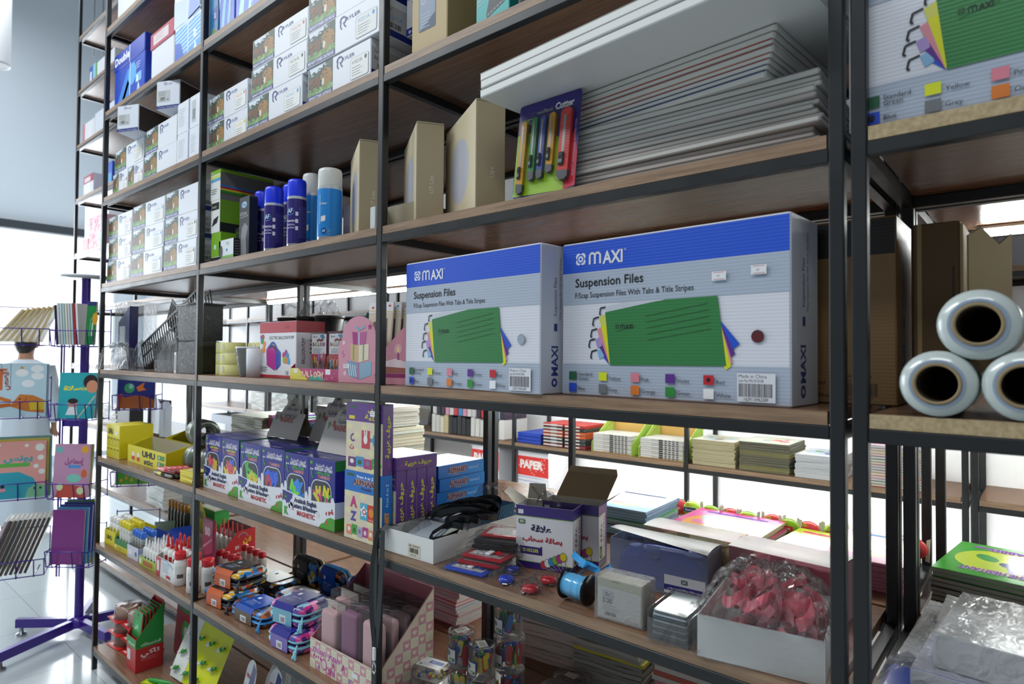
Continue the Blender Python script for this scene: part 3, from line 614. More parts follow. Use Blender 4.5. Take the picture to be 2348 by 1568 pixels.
bx('printer_carton', 786, 520, 806, .19, Z[2], .15, .2, C('6d6a78', .5), 'grey violet carton deep behind the nearest spray can', w=.12, deco=lambda b, w, d, h: b.front().rect(w * .2, h * .2, w * .7, h * .28, 'b8402e').lines(w * .3, h * .7, w * .9, 3, .01, .003, '9aa0b0'))
# ================================================================== right-hand bay: file boxes, cutter card, board pile
CORR = None
def corrugated(h, rough=.42):
    k = 'card_' + h
    if k in MATS: return MATS[k]
    m, n, l, b = newmat(k); b.inputs['Base Color'].default_value = lin(h); b.inputs['Roughness'].default_value = rough
    b.inputs['Coat Weight'].default_value = .25; b.inputs['Coat Roughness'].default_value = .25
    tc = n.new('ShaderNodeTexCoord'); wv = n.new('ShaderNodeTexWave'); wv.bands_direction = 'Z'; wv.inputs['Scale'].default_value = 55; wv.inputs['Distortion'].default_value = .3
    bp = n.new('ShaderNodeBump'); bp.inputs['Strength'].default_value = .12; bp.inputs['Distance'].default_value = .002
    l.new(tc.outputs['Object'], wv.inputs['Vector']); l.new(wv.outputs[0], bp.inputs['Height']); l.new(bp.outputs[0], b.inputs['Normal'])
    return m
def maxi_logo(f, x, y, s, m, back, r=False):
    for a in range(4): f.ell(x + s * .5 + s * .27 * cos(pi / 4 + a * pi / 2), y + s * .5 + s * .27 * sin(pi / 4 + a * pi / 2), s * .26, s * .26, m, 14)
    f.rect(x + s * .2, y + s * .2, x + s * .8, y + s * .8, m); f.ell(x + s * .5, y + s * .5, s * .34, s * .34, back, 18); f.ell(x + s * .5, y + s * .5, s * .24, s * .24, m, 18); f.ell(x + s * .5, y + s * .5, s * .11, s * .11, back, 12)
    for a in range(4): f.line([(x + s * .5 + s * .36 * cos(a * pi / 2), y + s * .5 + s * .36 * sin(a * pi / 2)), (x + s * .5 + s * .6 * cos(a * pi / 2), y + s * .5 + s * .6 * sin(a * pi / 2))], s * .07, back)
    # rounded m, then AXI
    mw = s * .95; f.line([(x + s * 1.35, y + s * .02)] + [(x + s * 1.35 + mw * .25 * (1 - cos(t)), y + s * .62 + s * .22 * sin(t)) for t in (pi * i / 10 for i in range(11))] + [(x + s * 1.35 + mw * .5, y + s * .02)], s * .17, m)
    f.line([(x + s * 1.35 + mw * .5, y + s * .62)] + [(x + s * 1.35 + mw * .5 + mw * .25 * (1 - cos(t)), y + s * .62 + s * .22 * sin(t)) for t in (pi * i / 10 for i in range(11))] + [(x + s * 1.35 + mw, y + s * .02)], s * .17, m)
    f.line([(x + s * 1.35 + mw * .5, y + s * .62), (x + s * 1.35 + mw * .5, y + s * .02)], s * .17, m)
    f.text('AXI', x + s * 2.52, y - s * .02, s * .92, m, w=s * 1.75, bold=.03)
    if r: f.text('\u00ae', x + s * 4.4, y + s * .75, s * .16, m)
SW = [('1f5c3c', 'Standard', 'Green', '1d49c8', 'Blue'), ('d8e020', 'Yellow', None, '6f7478', 'Grey'), ('d88090', 'Pink', None, 'd87a2c', 'Orange'), ('5a2a86', 'Violet', None, '2c8c3a', 'Green'), ('c0202c', 'Red', None, 'eceef0', 'White')]
def maxi_box(w, d, h, dot, bar, hole, stickers, body='d9dce4', mono=False):
    b = MB(); INK = '17191d'; blue, grey, wht = ('1a52cc', 'aab6c6', 'd9dce4') if not mono else ('221c16', '8a6a42', '8a6a42')
    b.box(0, 0, 0, w, d, h, corrugated(body if not mono else '8a6a42'), .003)
    f = b.front(); X = lambda a: a * w; Y = lambda a: a * h
    G = corrugated(grey)
    f.rect(.002, Y(.8), w - .002, h - .003, corrugated(blue)); f.rect(.002, Y(.59), w - .002, Y(.8), G); f.rect(.002, .003, w - .002, Y(.205), G)
    if not mono: maxi_logo(f, X(.075), Y(.845), w * .058, 'dfe3ea', '1a52cc', True)
    f.text('Suspension Files', X(.076), Y(.705), h * .058, INK, w=X(.345), bold=.012); f.text('F/Scap Suspension Files With Tabs & Title Stripes', X(.076), Y(.633), h * .036, INK, w=X(.565))
    if not mono:
        piv = (X(.26), Y(.2)); fan = ((.205, .5, .165, 'd8d820', 'd0d060'), (.195, .425, .13, 'd88c96', 'd88c96'), (.185, .36, .12, '5a2a86', 'a890c8'), (.195, .29, .1, '1d52c8', '86b4d8'))
        for a, c, e, m, tip in reversed(fan):
            f.poly([piv, (X(a), Y(c)), (X(a + .03), Y(c + .02)), (piv[0] + .012, piv[1] + .08)], C(m, .42)); f.poly([(X(a), Y(c)), (X(a + .03), Y(c + .02)), (X(a + .036), Y(c - .04)), (X(a + .012), Y(c - .055))], C(tip, .42))
            f.line([(X(a), Y(c + .005)), (X(a - .028), Y(c - .005)), (X(a - .034), Y(c - .045)), (X(a - .026), Y(c - .05))], .0028, INK)
        f.line([(X(.24), Y(.565)), (X(.212), Y(.56)), (X(.208), Y(.52)), (X(.214), Y(.518))], .0028, INK)
        for a, c, m in ((.822, .325, '1d52c8'), (.805, .272, '5a2a86'), (.795, .225, 'd88c96'), (.79, .205, 'd8d820')): f.poly([(X(.745), Y(.46)), (X(a), Y(c)), (X(a - .02), Y(c - .022)), (X(.762), Y(.205))], C(m, .42))
        f.poly([(X(.237), Y(.532)), (X(.237), Y(.562)), (X(.34), Y(.59)), (X(.53), Y(.592))], C('c3cad2', .42))
        f.poly([(X(.237), Y(.532)), (X(.263), Y(.199)), (X(.772), Y(.205)), (X(.738), Y(.592)), (X(.525), Y(.589))], corrugated('2b7a3f'))
        maxi_logo(f, X(.288), Y(.425), w * .02, '16301f', '2b7a3f'); f.line([(X(.29), Y(.41)), (X(.388), Y(.435))], .0006, '16301f')
        for i in range(5): f.line([(X(.432 + .003 * i), Y(.496 - .036 * i)), (X(.7 + .0035 * i), Y(.552 - .0355 * i))], .0007, '16301f')
        f.ell(X(.887), Y(.364), h * .034, h * .034, '2a2d33' if hole else '6f7f8e', 24); f.ell(X(.887), Y(.362), h * .031, h * .031, hole or '9aa9b6', 24)
    for i, (c1, n1, n1b, c2, n2) in enumerate(SW):
        x = X((.047, .207, .366, .525, .684)[i]); s = w * .041
        if not mono: f.rect(x, Y(.1), x + s, Y(.153), C(c1, .42)); f.rect(x, Y(.022), x + s, Y(.078), C(c2, .42))
        f.text(n1, x + s * 1.25, Y(.128 if n1b else .105), h * .023, INK)
        if n1b: f.text(n1b, x + s * 1.25, Y(.1), h * .023, INK)
        f.text(n2, x + s * 1.25, Y(.035), h * .023, INK)
    if dot == 'r': f.ell(X(.704), Y(.127), .0035, .004, '0c0d10')
    if dot == 'b': f.ell(X(.067), Y(.05), .0035, .005, '0c0d10')
    f.rect(X(.814), Y(.018), X(.95), Y(.17), 'dcdee4' if not mono else '8a6a42'); f.text('Made in China', X(.82), Y(.145), h * .019, INK); f.text('Item No MX-SF1010' + bar[-1], X(.82), Y(.122), h * .017, INK, w=X(.09)); f.bars(X(.82), Y(.045), X(.94), Y(.115), INK, 42, 5); f.text(bar[:-1], X(.84), Y(.024), h * .018, INK, w=X(.085))
    for a, c in stickers:
        f.rect(X(a), Y(c), X(a + .055), Y(c + .05), 'e6e7ea'); f.line([(X(a + .006), Y(c + .044)), (X(a + .049), Y(c + .044))], .0008, 'b83a44'); f.line([(X(a + .006), Y(c + .006)), (X(a + .049), Y(c + .006))], .0008, 'b83a44'); f.text('15', X(a + .02), Y(c + .018), .004, '55585e')
    f = b.right(w); f.rect(.001, .002, d - .001, h - .002, C('c4c8d2' if not mono else '7d5f3a', .4))
    f.text('MAXI', d * .52, h * .12, d * .2, '27357c', ang=pi / 2, bold=.03, w=h * .2); f.ell(d * .42, h * .075, d * .09, d * .09, '27357c', 14); f.ell(d * .42, h * .075, d * .04, d * .04, 'c4c8d2', 10); f.text('Suspension Files', d * .48, h * .52, d * .1, '27357c', ang=pi / 2, w=h * .26); f.text('F/Scap Suspension Files With Tabs & Title Stripes', d * .62, h * .5, d * .06, '3a4470', ang=pi / 2, w=h * .42); f.rect(d * .4, h * .42, d * .5, h * .47, '27357c')
    f = b.top(h); f.line([(0, d * .5), (w, d * .5)], .001, '8f98a8')
    return b
GM = 'suspension file boxes'
maxi_box(.443, .1, .3, 'b', '1629110962587B', None, []).thing('file_box', 'left white and blue file box with green folder picture beside post', 'box', (1.122, .022, Z[3]), radians(-3.6), GM)
maxi_box(.448, .118, .3, 'r', '1629110962589R', '5a1620', [(.718, .675), (.865, .69)]).thing('file_box', 'right white and blue file box with two price stickers', 'box', (1.578, .0465, Z[3]), radians(-3.2), GM)
maxi_box(.45, .12, .3, 'b', '1629110962587B', None, []).thing('file_box', 'white file box cut off by top right corner of photo', 'box', (2.105, .024, Z[2]), radians(-.6), GM)
maxi_box(.45, .14, .305, '', '1629110962587B', None, [], mono=True).thing('kraft_file_box', 'brown file box with black top band behind the doubled posts', 'box', (1.69, .172, Z[3]), 0)
b = MB(); b.box(0, 0, 0, .062, .15, .29, C('5e4628', .7), .002); f = b.front(); f.rect(.052, .11, .055, .22, '2c2013')
b.box(.062, .0, 0, .066, .15, .285, C('a58d60', .7)); f = b.front(); f.rect(.006, .002, .012, .29, C('9c8558', .7))  # lighter strips put the lit side and lit flap edge into the colour
r = b.thing('open_carton', 'open brown cardboard carton left of the film rolls', 'box', (2.158, .2, Z[3]))
b = MB(); b.prism([(0, 0), (.1, .0), (.1, .22), (.07, .2), (.03, .225), (0, .21)], 0, .003, C('bba678', .7), 'x'); b.obj('flap', r, (.068, .03, .06), (0, 0, radians(-30)))
b = MB(); b.box(0, 0, 0, .34, .19, .155, C('8a744a', .7), .002); f = b.front(); f.line([(.02, .12), (.06, .12), (.05, .1)], .002, '4a3c24'); f.line([(.02, .07), (.09, .09), (.07, .05)], .002, '4a3c24')
r = b.thing('open_carton', 'kraft carton with bent white flaps behind the film rolls', 'box', (2.31, .225, Z[3]))
b = MB(); b.add([(0, -.01, .155), (.12, -.02, .158), (.12, .07, .168), (0, .08, .17)], [(0, 1, 2, 3)], C('d9dcdc', .6)); b.add([(.122, -.018, .156), (.34, -.01, .152), (.34, .08, .17), (.122, .07, .165)], [(0, 1, 2, 3)], C('cfd3d4', .6)); b.obj('flaps', r, label='white inner side of bent flaps')
# stretch film rolls
FILM = C('c3cdc9', .22, 0, .5); CORE = C('93805f', .8); BORE_SHADE = C('4a3d2b', .9)
for cx, cz, r0, lab in ((2.212, .0435, .043, 'clear film roll on brown core, lower left of pile'), (2.3005, .0435, .043, 'clear film roll on brown core, lower right, cut by frame'), (2.2555, .1195, .0445, 'clear film roll on brown core, on top of two others')):
    t = T('film_roll', lab, 'film roll', (cx, .0, Z[3] + cz), 0, 'stretch film rolls stacked in a pyramid'); L = .18
    b = MB(); b.lathe([(.0268, -.006), (r0 * .93, -.002), (r0, .004), (r0, L - .004), (r0 * .9, L), (.0268, L)], FILM, 36, (0, 0, 0), 'y', caps=False)
    b.lathe([(r0 * .68 - .002, -.0065), (r0 * .68, -.0068), (r0 * .68 + .002, -.0062)], C('8f9fb2', .3), 36, (0, 0, 0), 'y', caps=False); b.obj('film', t)
    b = MB(); b.lathe([(.0232, L + .004), (.0232, -.008), (.0272, -.008), (.0272, L + .004)], CORE, 32, (0, 0, 0), 'y', caps=False); b.lathe([(.023, -.004), (.023, L), (0, L)], BORE_SHADE, 32, (0, 0, 0), 'y', caps=False); b.obj('core', t, label='brown cardboard core')  # dark bore colour stands for shade; end disc added against light showing through
# ------------------------------------------------------------------ pile of foam boards
FOAM = C('d3d3cd', .35); GW = 'foam boards in the pile behind the cutter card'
def board(x, y, z, L, D, th, rot, mat, lab, line=None, name='foam_board'):
    b = MB(); b.box(0, 0, 0, L, D, th, mat, min(.003, th * .3))
    f = b.front(); f.k = 2
    if line: f.rect(.001, th * .72, L - .001, th * .98, line)
    else: f.rect(.001, th * .9, L - .001, th, '6c6a66')
    return b.thing(name, lab, 'board', (x, y, z), radians(rot), GW)
R = random.Random(3); z = Z[2]; ORD = ['lowest', 'second', 'third', 'fourth', 'fifth', 'sixth', 'seventh', 'eighth', 'ninth', 'tenth', 'eleventh', 'twelfth', 'thirteenth', 'fourteenth', 'fifteenth', 'sixteenth']
for i in range(14):
    th = R.choice((.0075, .0085, .0095)); rot = R.uniform(-1.0, .9); L = .545 + R.uniform(-.012, .008)
    board(1.515, .042 + R.uniform(0, .006), z, L, .33, th - .0005, rot, C(R.choice(('c9c8c2', 'bdbab4', 'cfcec8', 'b9b3ad')), .35), 'greyish white foam board, %s from the bottom of the pile' % ORD[i]); z += th
for i, (th, line) in enumerate(((.011, '34466c'), (.008, '34466c'), (.009, '8c3a40'), (.008, 'a85a3a'), (.013, '8c5a54'), (.0085, 'a03426'), (.011, None), (.011, None))):
    board(1.53, .068, z, .478 - .003 * (7 - i) + (0 if i < 5 else -.004), .32, th - .0005, -4.8, C('d0cfc9', .35), 'pale foam board turned askew, %s above the straight boards%s' % (ORD[i], '' if not line else ', coloured edge line'), line); z += th
for i in range(3):
    o = board(1.4405 + (.004 if i == 1 else 0), -.056 - (.003 if i == 1 else 0), z, .625, .36, .0165, -4.8, C('e6e8e4', .22, 0, .4), 'thick white wrapped board jutting left, %s of the top three' % ('lowest', 'middle', 'uppermost')[i]); z += .0172
# ------------------------------------------------------------------ cutter knives on a card
w, h = .156, .202
root = T('cutter_card', 'blister card with five coloured cutter knives leaning on board pile', 'cutter set', (1.4775, .0075, Z[2] + .0004), (radians(-7), 0, 0))
b = MB(); b.prism(rrect(0, 0, w, h, .006, 3), 0, .0012, C('2c1d70', .35), 'y'); f = b.front()
f.poly([(0, .004), (w * .82, .0), (w * .84, h * .12), (w * .8, h * .3), (w * .7, h * .55), (w * .5, h * .68), (w * .0, h * .68)], C('8fb81c', .4)); f.poly([(w * .82, 0), (w, .004), (w, h * .35), (w * .94, h * .6), (w * .8, h * .35)], C('c0283c', .4))
f.poly([(w * .3, h * .86), (w * .56, h * .86), (w * .56, h * .885), (w * .47, h * .885), (w * .43, h * .905), (w * .39, h * .885), (w * .3, h * .885)], '7c7a84')
f.text('Cutter', w * .6, h * .855, h * .07, 'd6d6de', w=w * .3, bold=.05); f.rr(w * .06, h * .775, w * .24, h * .835, .003, 'a8c828'); f.rr(w * .068, h * .782, w * .232, h * .828, .002, '2c1d70'); f.text('SBC', w * .1, h * .79, h * .028, 'a8c828', bold=.04)
f.text('QUALITY PROFESSIONAL CUTTING TOOL', w * .965, h * .12, .0045, 'c8c0d0', ang=pi / 2); b.obj('card', root)
for cx, top, bot, kw, col, nm in ((.135, .80, .03, .105, 'd29a1c', 'yellow'), (.315, .82, .15, .095, '1f7c42', 'green'), (.455, .81, .15, .095, '33489c', 'blue'), (.605, .815, .19, .1, 'c8921a', 'yellow'), (.825, .825, .085, .165, 'd0302c', 'red')):
    x0, x1, z0, z1 = (cx - kw / 2) * w, (cx + kw / 2) * w, bot * h, top * h; dx = x1 - x0; sl = .0
    b = MB(); M = C(col, .28, 0, .3); b.prism([(x0, z0 + dx * .4), (x0 + dx * .3, z0 + dx * .1), (x1, z0 + dx * .2), (x1, z1 - dx * .25), (x1 - dx * .35, z1), (x0 + dx * .1, z1 - dx * .15), (x0, z1 - dx * .4)], -.0085, -.0005, M, 'y'); f = b.front(0, -.0085, 0)
    f.rect(x0 + dx * .3, z0 + (z1 - z0) * .35, x0 + dx * .55, z1 - dx * .6, C('9a9a94', .25, .7))
    n = 16; f.polys([[(x0 + dx * .64, z0 + (z1 - z0) * (.3 + .038 * i)), (x1 - dx * .06, z0 + (z1 - z0) * (.3 + .038 * i)), (x1 - dx * .06, z0 + (z1 - z0) * (.312 + .038 * i)), (x0 + dx * .64, z0 + (z1 - z0) * (.312 + .038 * i))] for i in range(n)], C({'yellow': 'a87610', 'green': '14592e', 'blue': '22326f', 'red': '9c1c1c'}[nm], .35))
    k = b.obj('cutter_knife', root, label='%s cutter knife' % nm)
    b = MB(); zz = z0 + (z1 - z0) * .2; b.box(x0 + dx * .12, -.0125, zz, x0 + dx * .62, -.0088, zz + .026, C('2b2d2f', .25, .4), .0015); b.box(x0 + dx * .18, -.0138, zz + .004, x0 + dx * .56, -.012, zz + .011, C('b8bcc0', .15, .9), .001); b.box(x0 + dx * .18, -.0138, zz + .017, x0 + dx * .56, -.012, zz + .022, C('55595c', .2, .6), .001); b.obj('slider', k)
    b = MB(); b.prism([(x0 - .0003, z0 + dx * .42), (x0 + dx * .28, z0 + .0), (x1 - dx * .2, z0 + .001), (x1 + .0003, z0 + dx * .25), (x1 + .0003, z0 + (z1 - z0) * .12), (x0 - .0003, z0 + (z1 - z0) * .14)], -.0092, -.0004, C('4b4e51', .35), 'y'); b.obj('end_cap', k)
b = MB(); BL = clear('blister_plastic', 'ffffff', .04, .95, edge=.2, haze=.1)
for cx, top, bot, kw in ((.135, .82, .015, .13), (.315, .86, .13, .115), (.455, .85, .13, .115), (.605, .86, .17, .12), (.825, .84, .07, .185)): b.prism(rrect((cx - kw / 2) * w, bot * h, (cx + kw / 2) * w, top * h, .007, 4), -.0148, -.0003, BL, 'y', True)
b.obj('blister', root, label='clear plastic blister')
# ------------------------------------------------------------------ top shelf of this bay
b = MB(); w = .128; b.box(0, 0, 0, w, .105, .36, C('c2ae84', .6), .003); f = b.front(); f.rr(.027, .055, .088, .33, .005, '3a4f66'); f.poly([(.029, .057), (.086, .09), (.086, .2), (.029, .15)], C('5d7590', .4)); f.lines(.034, .095, .08, 5, .008, .002, 'a9b6c4'); f.line([(.036, .12), (.045, .15), (.056, .15), (.05, .125), (.036, .12)], .002, 'c6d0da'); f.line([(.06, .125), (.068, .155), (.08, .155), (.074, .13), (.06, .125)], .002, 'c6d0da'); f.text('tp', .034, .27, .02, 'd5dce4', bold=.03)
f = b.right(w); f.rect(.001, .001, .104, .358, C('9d885c', .6))
b.thing('router_carton', 'tall kraft carton with slate blue label, top of right bay', 'box', (1.132, .022, Z[1]))
b = MB(); w = .1; b.box(0, 0, 0, w, .075, .13, C('1fa9a6', .4), .002); f = b.front(); f.poly([(.032, .028), (.085, .048), (.092, .085), (.042, .066)], C('1c2022', .4)); f.poly([(.032, .028), (.085, .048), (.086, .04), (.034, .019)], C('33383a', .4)); f.polys([[(.036 + .009 * i, .024 + .0034 * i), (.042 + .009 * i, .026 + .0034 * i), (.042 + .009 * i, .03 + .0034 * i), (.036 + .009 * i, .028 + .0034 * i)] for i in range(6)], '8f979a')
f.text('8-Port Gigabit', .005, .06, .0065, 'e3f2f2', ang=.3, w=.03); f.text('Desktop Switch', .005, .051, .005, 'cfe6e6', ang=.3, w=.026); f.text('tp-link', .006, .088, .012, 'eaf5f5', bold=.03); f.rr(.006, .01, .02, .016, .002, 'd8d838')
f = b.right(w); f.rect(.001, .001, .074, .128, C('17807e', .4)); f.rect(.03, .03, .07, .07, 'dfe3e3'); f.bars(.034, .036, .066, .06, '2a2d30', 14)
b.thing('switch_carton', 'small teal carton with black network switch picture, top of right bay', 'box', (1.345, .03, Z[1]))
for i, (z0, hh, ww, yy) in enumerate(((0, .098, .055, .1), (.0985, .102, .072, .07), (.201, .1, .072, .06))):
    b = MB(); b.box(0, 0, 0, ww, .24, hh - .001, C('b9bdc2', .45), .002); f = b.front(); f.rect(0, .002, ww, hh * .2, NAVY); f.text('RYLER', ww * .3, hh * .8, hh * .07, '5a6aa0'); f.rect(ww * .38, hh * .26, ww * .85, hh * .68, 'a9a99c'); f.text('1A', ww * .5, hh * .55, hh * .1, '4aa3d8'); f.rect(ww * .45, hh * .42, ww * .7, hh * .49, 'd8923a'); f.bars(ww * .45, hh * .3, ww * .65, hh * .38, '2a2d30', 8); f.polys([ellipse(ww * (.2 + .18 * k), hh * .1, hh * .05, hh * .05, 8) for k in range(4)], 'aab2d4')
    b.thing('toner_carton', 'grey toner carton end right behind post, %s of three' % ('lowest', 'middle', 'topmost')[i], 'box', (1.054, yy, Z[1] + z0), 0, 'toner carton ends in the right bay')
b = MB(); NL = 8
for i in range(NL): b.box(i % 3 * .004, 0, i * .0042, .3 + i % 2 * .01, .16, i * .0042 + .0036, C(('3a3c44', '55565c', '2b2c33', '6a6a70')[i % 4], .2), .001)
b.thing('plastic_folders', 'flat grey plastic folders lying behind the narrow tan boxes', 'folder', (1.07, .2, Z[2]))
# ================================================================== helpers for soft plastic
def crumple(b, x0, y0, z0, x1, y1, z1, m, nu=14, nv=10, amp=.012, seed=0, sag=.0):
    """crumpled film: a rough dome between two corners"""
    R = random.Random(seed); H = [[R.uniform(-1, 1) for _ in range(nv + 1)] for _ in range(nu + 1)]
    def fn(u, v):
        i, j = int(round(u * nu)), int(round(v * nv)); e = min(1, 4 * min(u, 1 - u)) * min(1, 4 * min(v, 1 - v))
        return (x0 + (x1 - x0) * u + H[i][j] * amp * .6, y0 + (y1 - y0) * v + H[i - 1][j] * amp * .6, z0 + (z1 - z0) * (e ** .6) + H[i][j - 1] * amp * (.3 + .7 * e) + .001)
    vs = [fn(i / nu, j / nv) for j in range(nv + 1) for i in range(nu + 1)]
    vs = [(x, y, max(z, z0 + .0006)) for x, y, z in vs]
    return b.add(vs, [(j * (nu + 1) + i, j * (nu + 1) + i + 1, (j + 1) * (nu + 1) + i + 1, (j + 1) * (nu + 1) + i) for j in range(nv) for i in range(nu)], m, False)
WRAP = clear('crinkled_wrap', 'ffffff', .06, .88, 1.0, 60, .3, .07)
CLEAR = clear('clear_box_plastic', 'ffffff', .05, .9, edge=.35, haze=.12)
BAG = clear('thin_bag', 'ffffff', .06, .9, .8, 45, .3, .1)
def price(f, x, y, w=.022, h=.012, ang=0):
    f.rect(x, y, x + w, y + h, 'e9e9ec'); f.lines(x + .003, y + h * .7, x + w * .8, 2, h * .35, h * .12, '8a8c92', 2)
# ================================================================== middle bay, eye-level shelf
z = Z[3]
TAPE = C('d2cf86', .6)
def tape_roll(x, y, z, r, h, lab, grp='yellow masking tape rolls in stacks'):
    b = MB(); b.lathe([(r * .55, 0), (r, .0), (r, h * .02), (r * 1.0, h - .0008), (r * .55, h - .0008), (r * .55, 0)], TAPE, 30, caps=False)
    a = math.atan2(CAM.y - y, CAM.x - x) - .9
    b.add([((r + .0004) * cos(a + t * .16), (r + .0004) * sin(a + t * .16), zz) for t, zz in ((0, h * .3), (1, h * .3), (1, h * .85), (0, h * .85))], [(0, 1, 2, 3)], C('dcdde0', .5))
    return b.thing('tape_roll', lab, 'tape', (x, y, z), 0, grp)
for (x, y, n, nm) in ((.115, .075, 3, 'front'), (.028, .1, 3, 'left'), (.09, .19, 3, 'rear'), (.185, .155, 3, 'right')):
    for i in range(n): tape_roll(x, y, z + i * .039, .043, .039, 'yellow masking tape roll, %s of the %s stack' % (('lowest', 'middle', 'topmost')[i], nm))
b = MB(); b.lathe([(.026, 0), (.03, .01), (.039, .075), (.041, .095)], clear('frosted_cup', 'f2f4f6', .2, .25, .3, 40, .5), 24, caps=True); b.lathe([(.038, .092), (.042, .096), (.04, .1)], C('e8eaee', .3), 24, caps=False); b.thing('plastic_cups', 'tapered white cups wrapped in film beside yellow tapes', 'cups', (.268, .055, z))
b = MB(); b.lathe([(.0, 0), (.026, 0), (.027, .092), (.024, .094), (0, .094)], C('e4e6ea', .5), 28); b.thing('paper_roll', 'small plain white paper roll left of balloon pump carton', 'paper roll', (.322, .05, z))
MESH = spotted('wire_mesh_black', '0c0d0f', ['1c1e21', '0c0d0f', '26282c'], 260, .4)
for i, (x, y, r) in enumerate(((.058, .335, .056), (.185, .345, .06), (.3, .345, .054))):
    t = T('mesh_bin', 'black wire mesh pencil bin in film, %s behind yellow tapes' % ('leftmost', 'middle', 'rightmost')[i], 'pencil bin', (x, y, z), 0, 'black mesh bins behind the tapes')
    b = MB(); b.lathe([(r * .72, .002), (r * .78, .01), (r * .97, .21), (r * .93, .212), (r * .75, .012)], MESH, 26, caps=False); b.obj('basket', t)
    b = MB(); b.lathe([(r * .96, .206), (r * 1.03, .21), (r * 1.03, .217), (r * .95, .218)], C('17181b', .35), 26, caps=False); b.obj('rim', t)
    b = MB(); crumple(b, -r * .7, -r * .6, .22, r * .7, r * .5, .265, WRAP, 8, 7, .014, i); b.obj('film_wrap', t, label='crumpled clear film')
# balloon pump carton
w, d, h = .226, .1, .18; b = MB(); b.box(0, 0, 0, w, d, h, C('dcdee2', .42), .002); RED = C('b01c30', .4)
f = b.front(); f.rect(.001, h * .8, w - .001, h - .001, RED); f.rect(.001, .001, w - .001, h * .05, RED); f.text('73005', w * .68, h * .87, h * .05, '5c101c'); f.text('ELECTRIC BALLOON PUMP', w * .28, h * .685, h * .06, '2a2c32', w=w * .66)
for cx, cy, rr_, c in ((.055, .72, .05, '7a3a9a'), (.1, .73, .05, 'c0283a'), (.075, .66, .06, '2f8a4a'), (.14, .6, .055, 'e08a2a'), (.12, .5, .06, 'e0982a')): f.ell(w * cx, h * cy, w * rr_ * .7, h * rr_, c, 14)
f.line([(w * .12, h * .45), (w * .1, h * .36)], .0006, '8a8c90')
for cx, cy, c in ((.68, .4, 'c03050'), (.74, .44, '8a3a9a'), (.78, .39, '3a8ac0'), (.69, .32, '8ab82a'), (.75, .31, 'e0762a'), (.81, .3, '3aa0d8')): f.ell(w * cx, h * cy, w * .035, h * .06, c, 14)
f.poly([(w * .2, h * .5), (w * .26, h * .57), (w * .52, h * .52), (w * .52, h * .2), (w * .43, h * .13), (w * .22, h * .22)], C('b4248a', .42)); f.poly([(w * .52, h * .52), (w * .6, h * .45), (w * .6, h * .23), (w * .48, h * .13), (w * .47, h * .42)], C('2b4ab0', .42)); f.line([(w * (.27 + .24 * i / 10), h * (.53 + .12 * sin(pi * i / 10) - .01 * i / 2)) for i in range(11)], .008, '2b4ab0'); f.line([(w * (.29 + .2 * i / 10), h * (.52 + .07 * sin(pi * i / 10) - .01 * i / 2)) for i in range(11)], .006, '2a2430')
f.lines(w * .04, h * .18, w * .28, 3, h * .035, h * .012, '6a6c72'); f.rr(w * .74, h * .07, w * .8, h * .13, .001, '9a9ca2')
f = b.right(w); f.rect(.0, h * .8, d, h, C('9a1828', .4)); f.rect(0, 0, d, h * .05, RED); f.text('BALLOON PUMP', d * .3, h * .26, h * .07, '2a2c32', ang=pi / 2, w=h * .45); f.polys([ellipse(d * .5, h * (.66 - .07 * i), .0032, .0032, 8) for i in range(4)], '17181c'); f.lines(d * .58, h * .65, d * .95, 4, h * .07, h * .02, '55585e')
b.thing('balloon_pump_carton', 'red and white electric balloon pump carton on middle shelf', 'box', (.333, .06, z))
# balloon tray with hanging bags
t = T('balloon_tray', 'magenta counter tray of balloon packs beside pump carton', 'display tray', (.553, .045, z)); w = .255; d = .13
b = MB(); M1 = C('b02c6a', .4); b.box(0, 0, 0, w, .002, .034, M1); b.box(0, .002, 0, w, d, .002, C('c7c0a8', .6)); b.prism([(.0, 0), (d, 0), (d, .15), (0, .034)], 0, .002, C('a82a6c', .4), 'x'); b.box(0, d, 0, w, d + .002, .15, C('8c2258', .5))
f = b.front(); f.poly([(0, 0), (.1, 0), (.045, .034), (0, .034)], C('d8d03a', .4)); f.poly([(.1, 0), (.19, 0), (.16, .012), (.12, .014)], C('3aa08a', .4)); f.rect(.02, .02, .04, .032, 'e8e8ea'); f.rect(.19, .018, .215, .033, 'e8e8ea')
for i, c in enumerate('BALLOON'): f.text(c, .062 + .0165 * i, .0095 + (i % 2) * .003, .0145, 'f0ece0', bold=.09); f.text(c, .062 + .0165 * i, .0095 + (i % 2) * .003, .0145, 'd8703a', bold=.01)
f.text('BALLOONS', .17, .003, .005, 'e0a4c0'); f.polys([star(.18, .02, .003, 4), star(.225, .01, .003, 4), star(.235, .022, .002, 4)], 'f0dce6')
b.obj('tray', t)
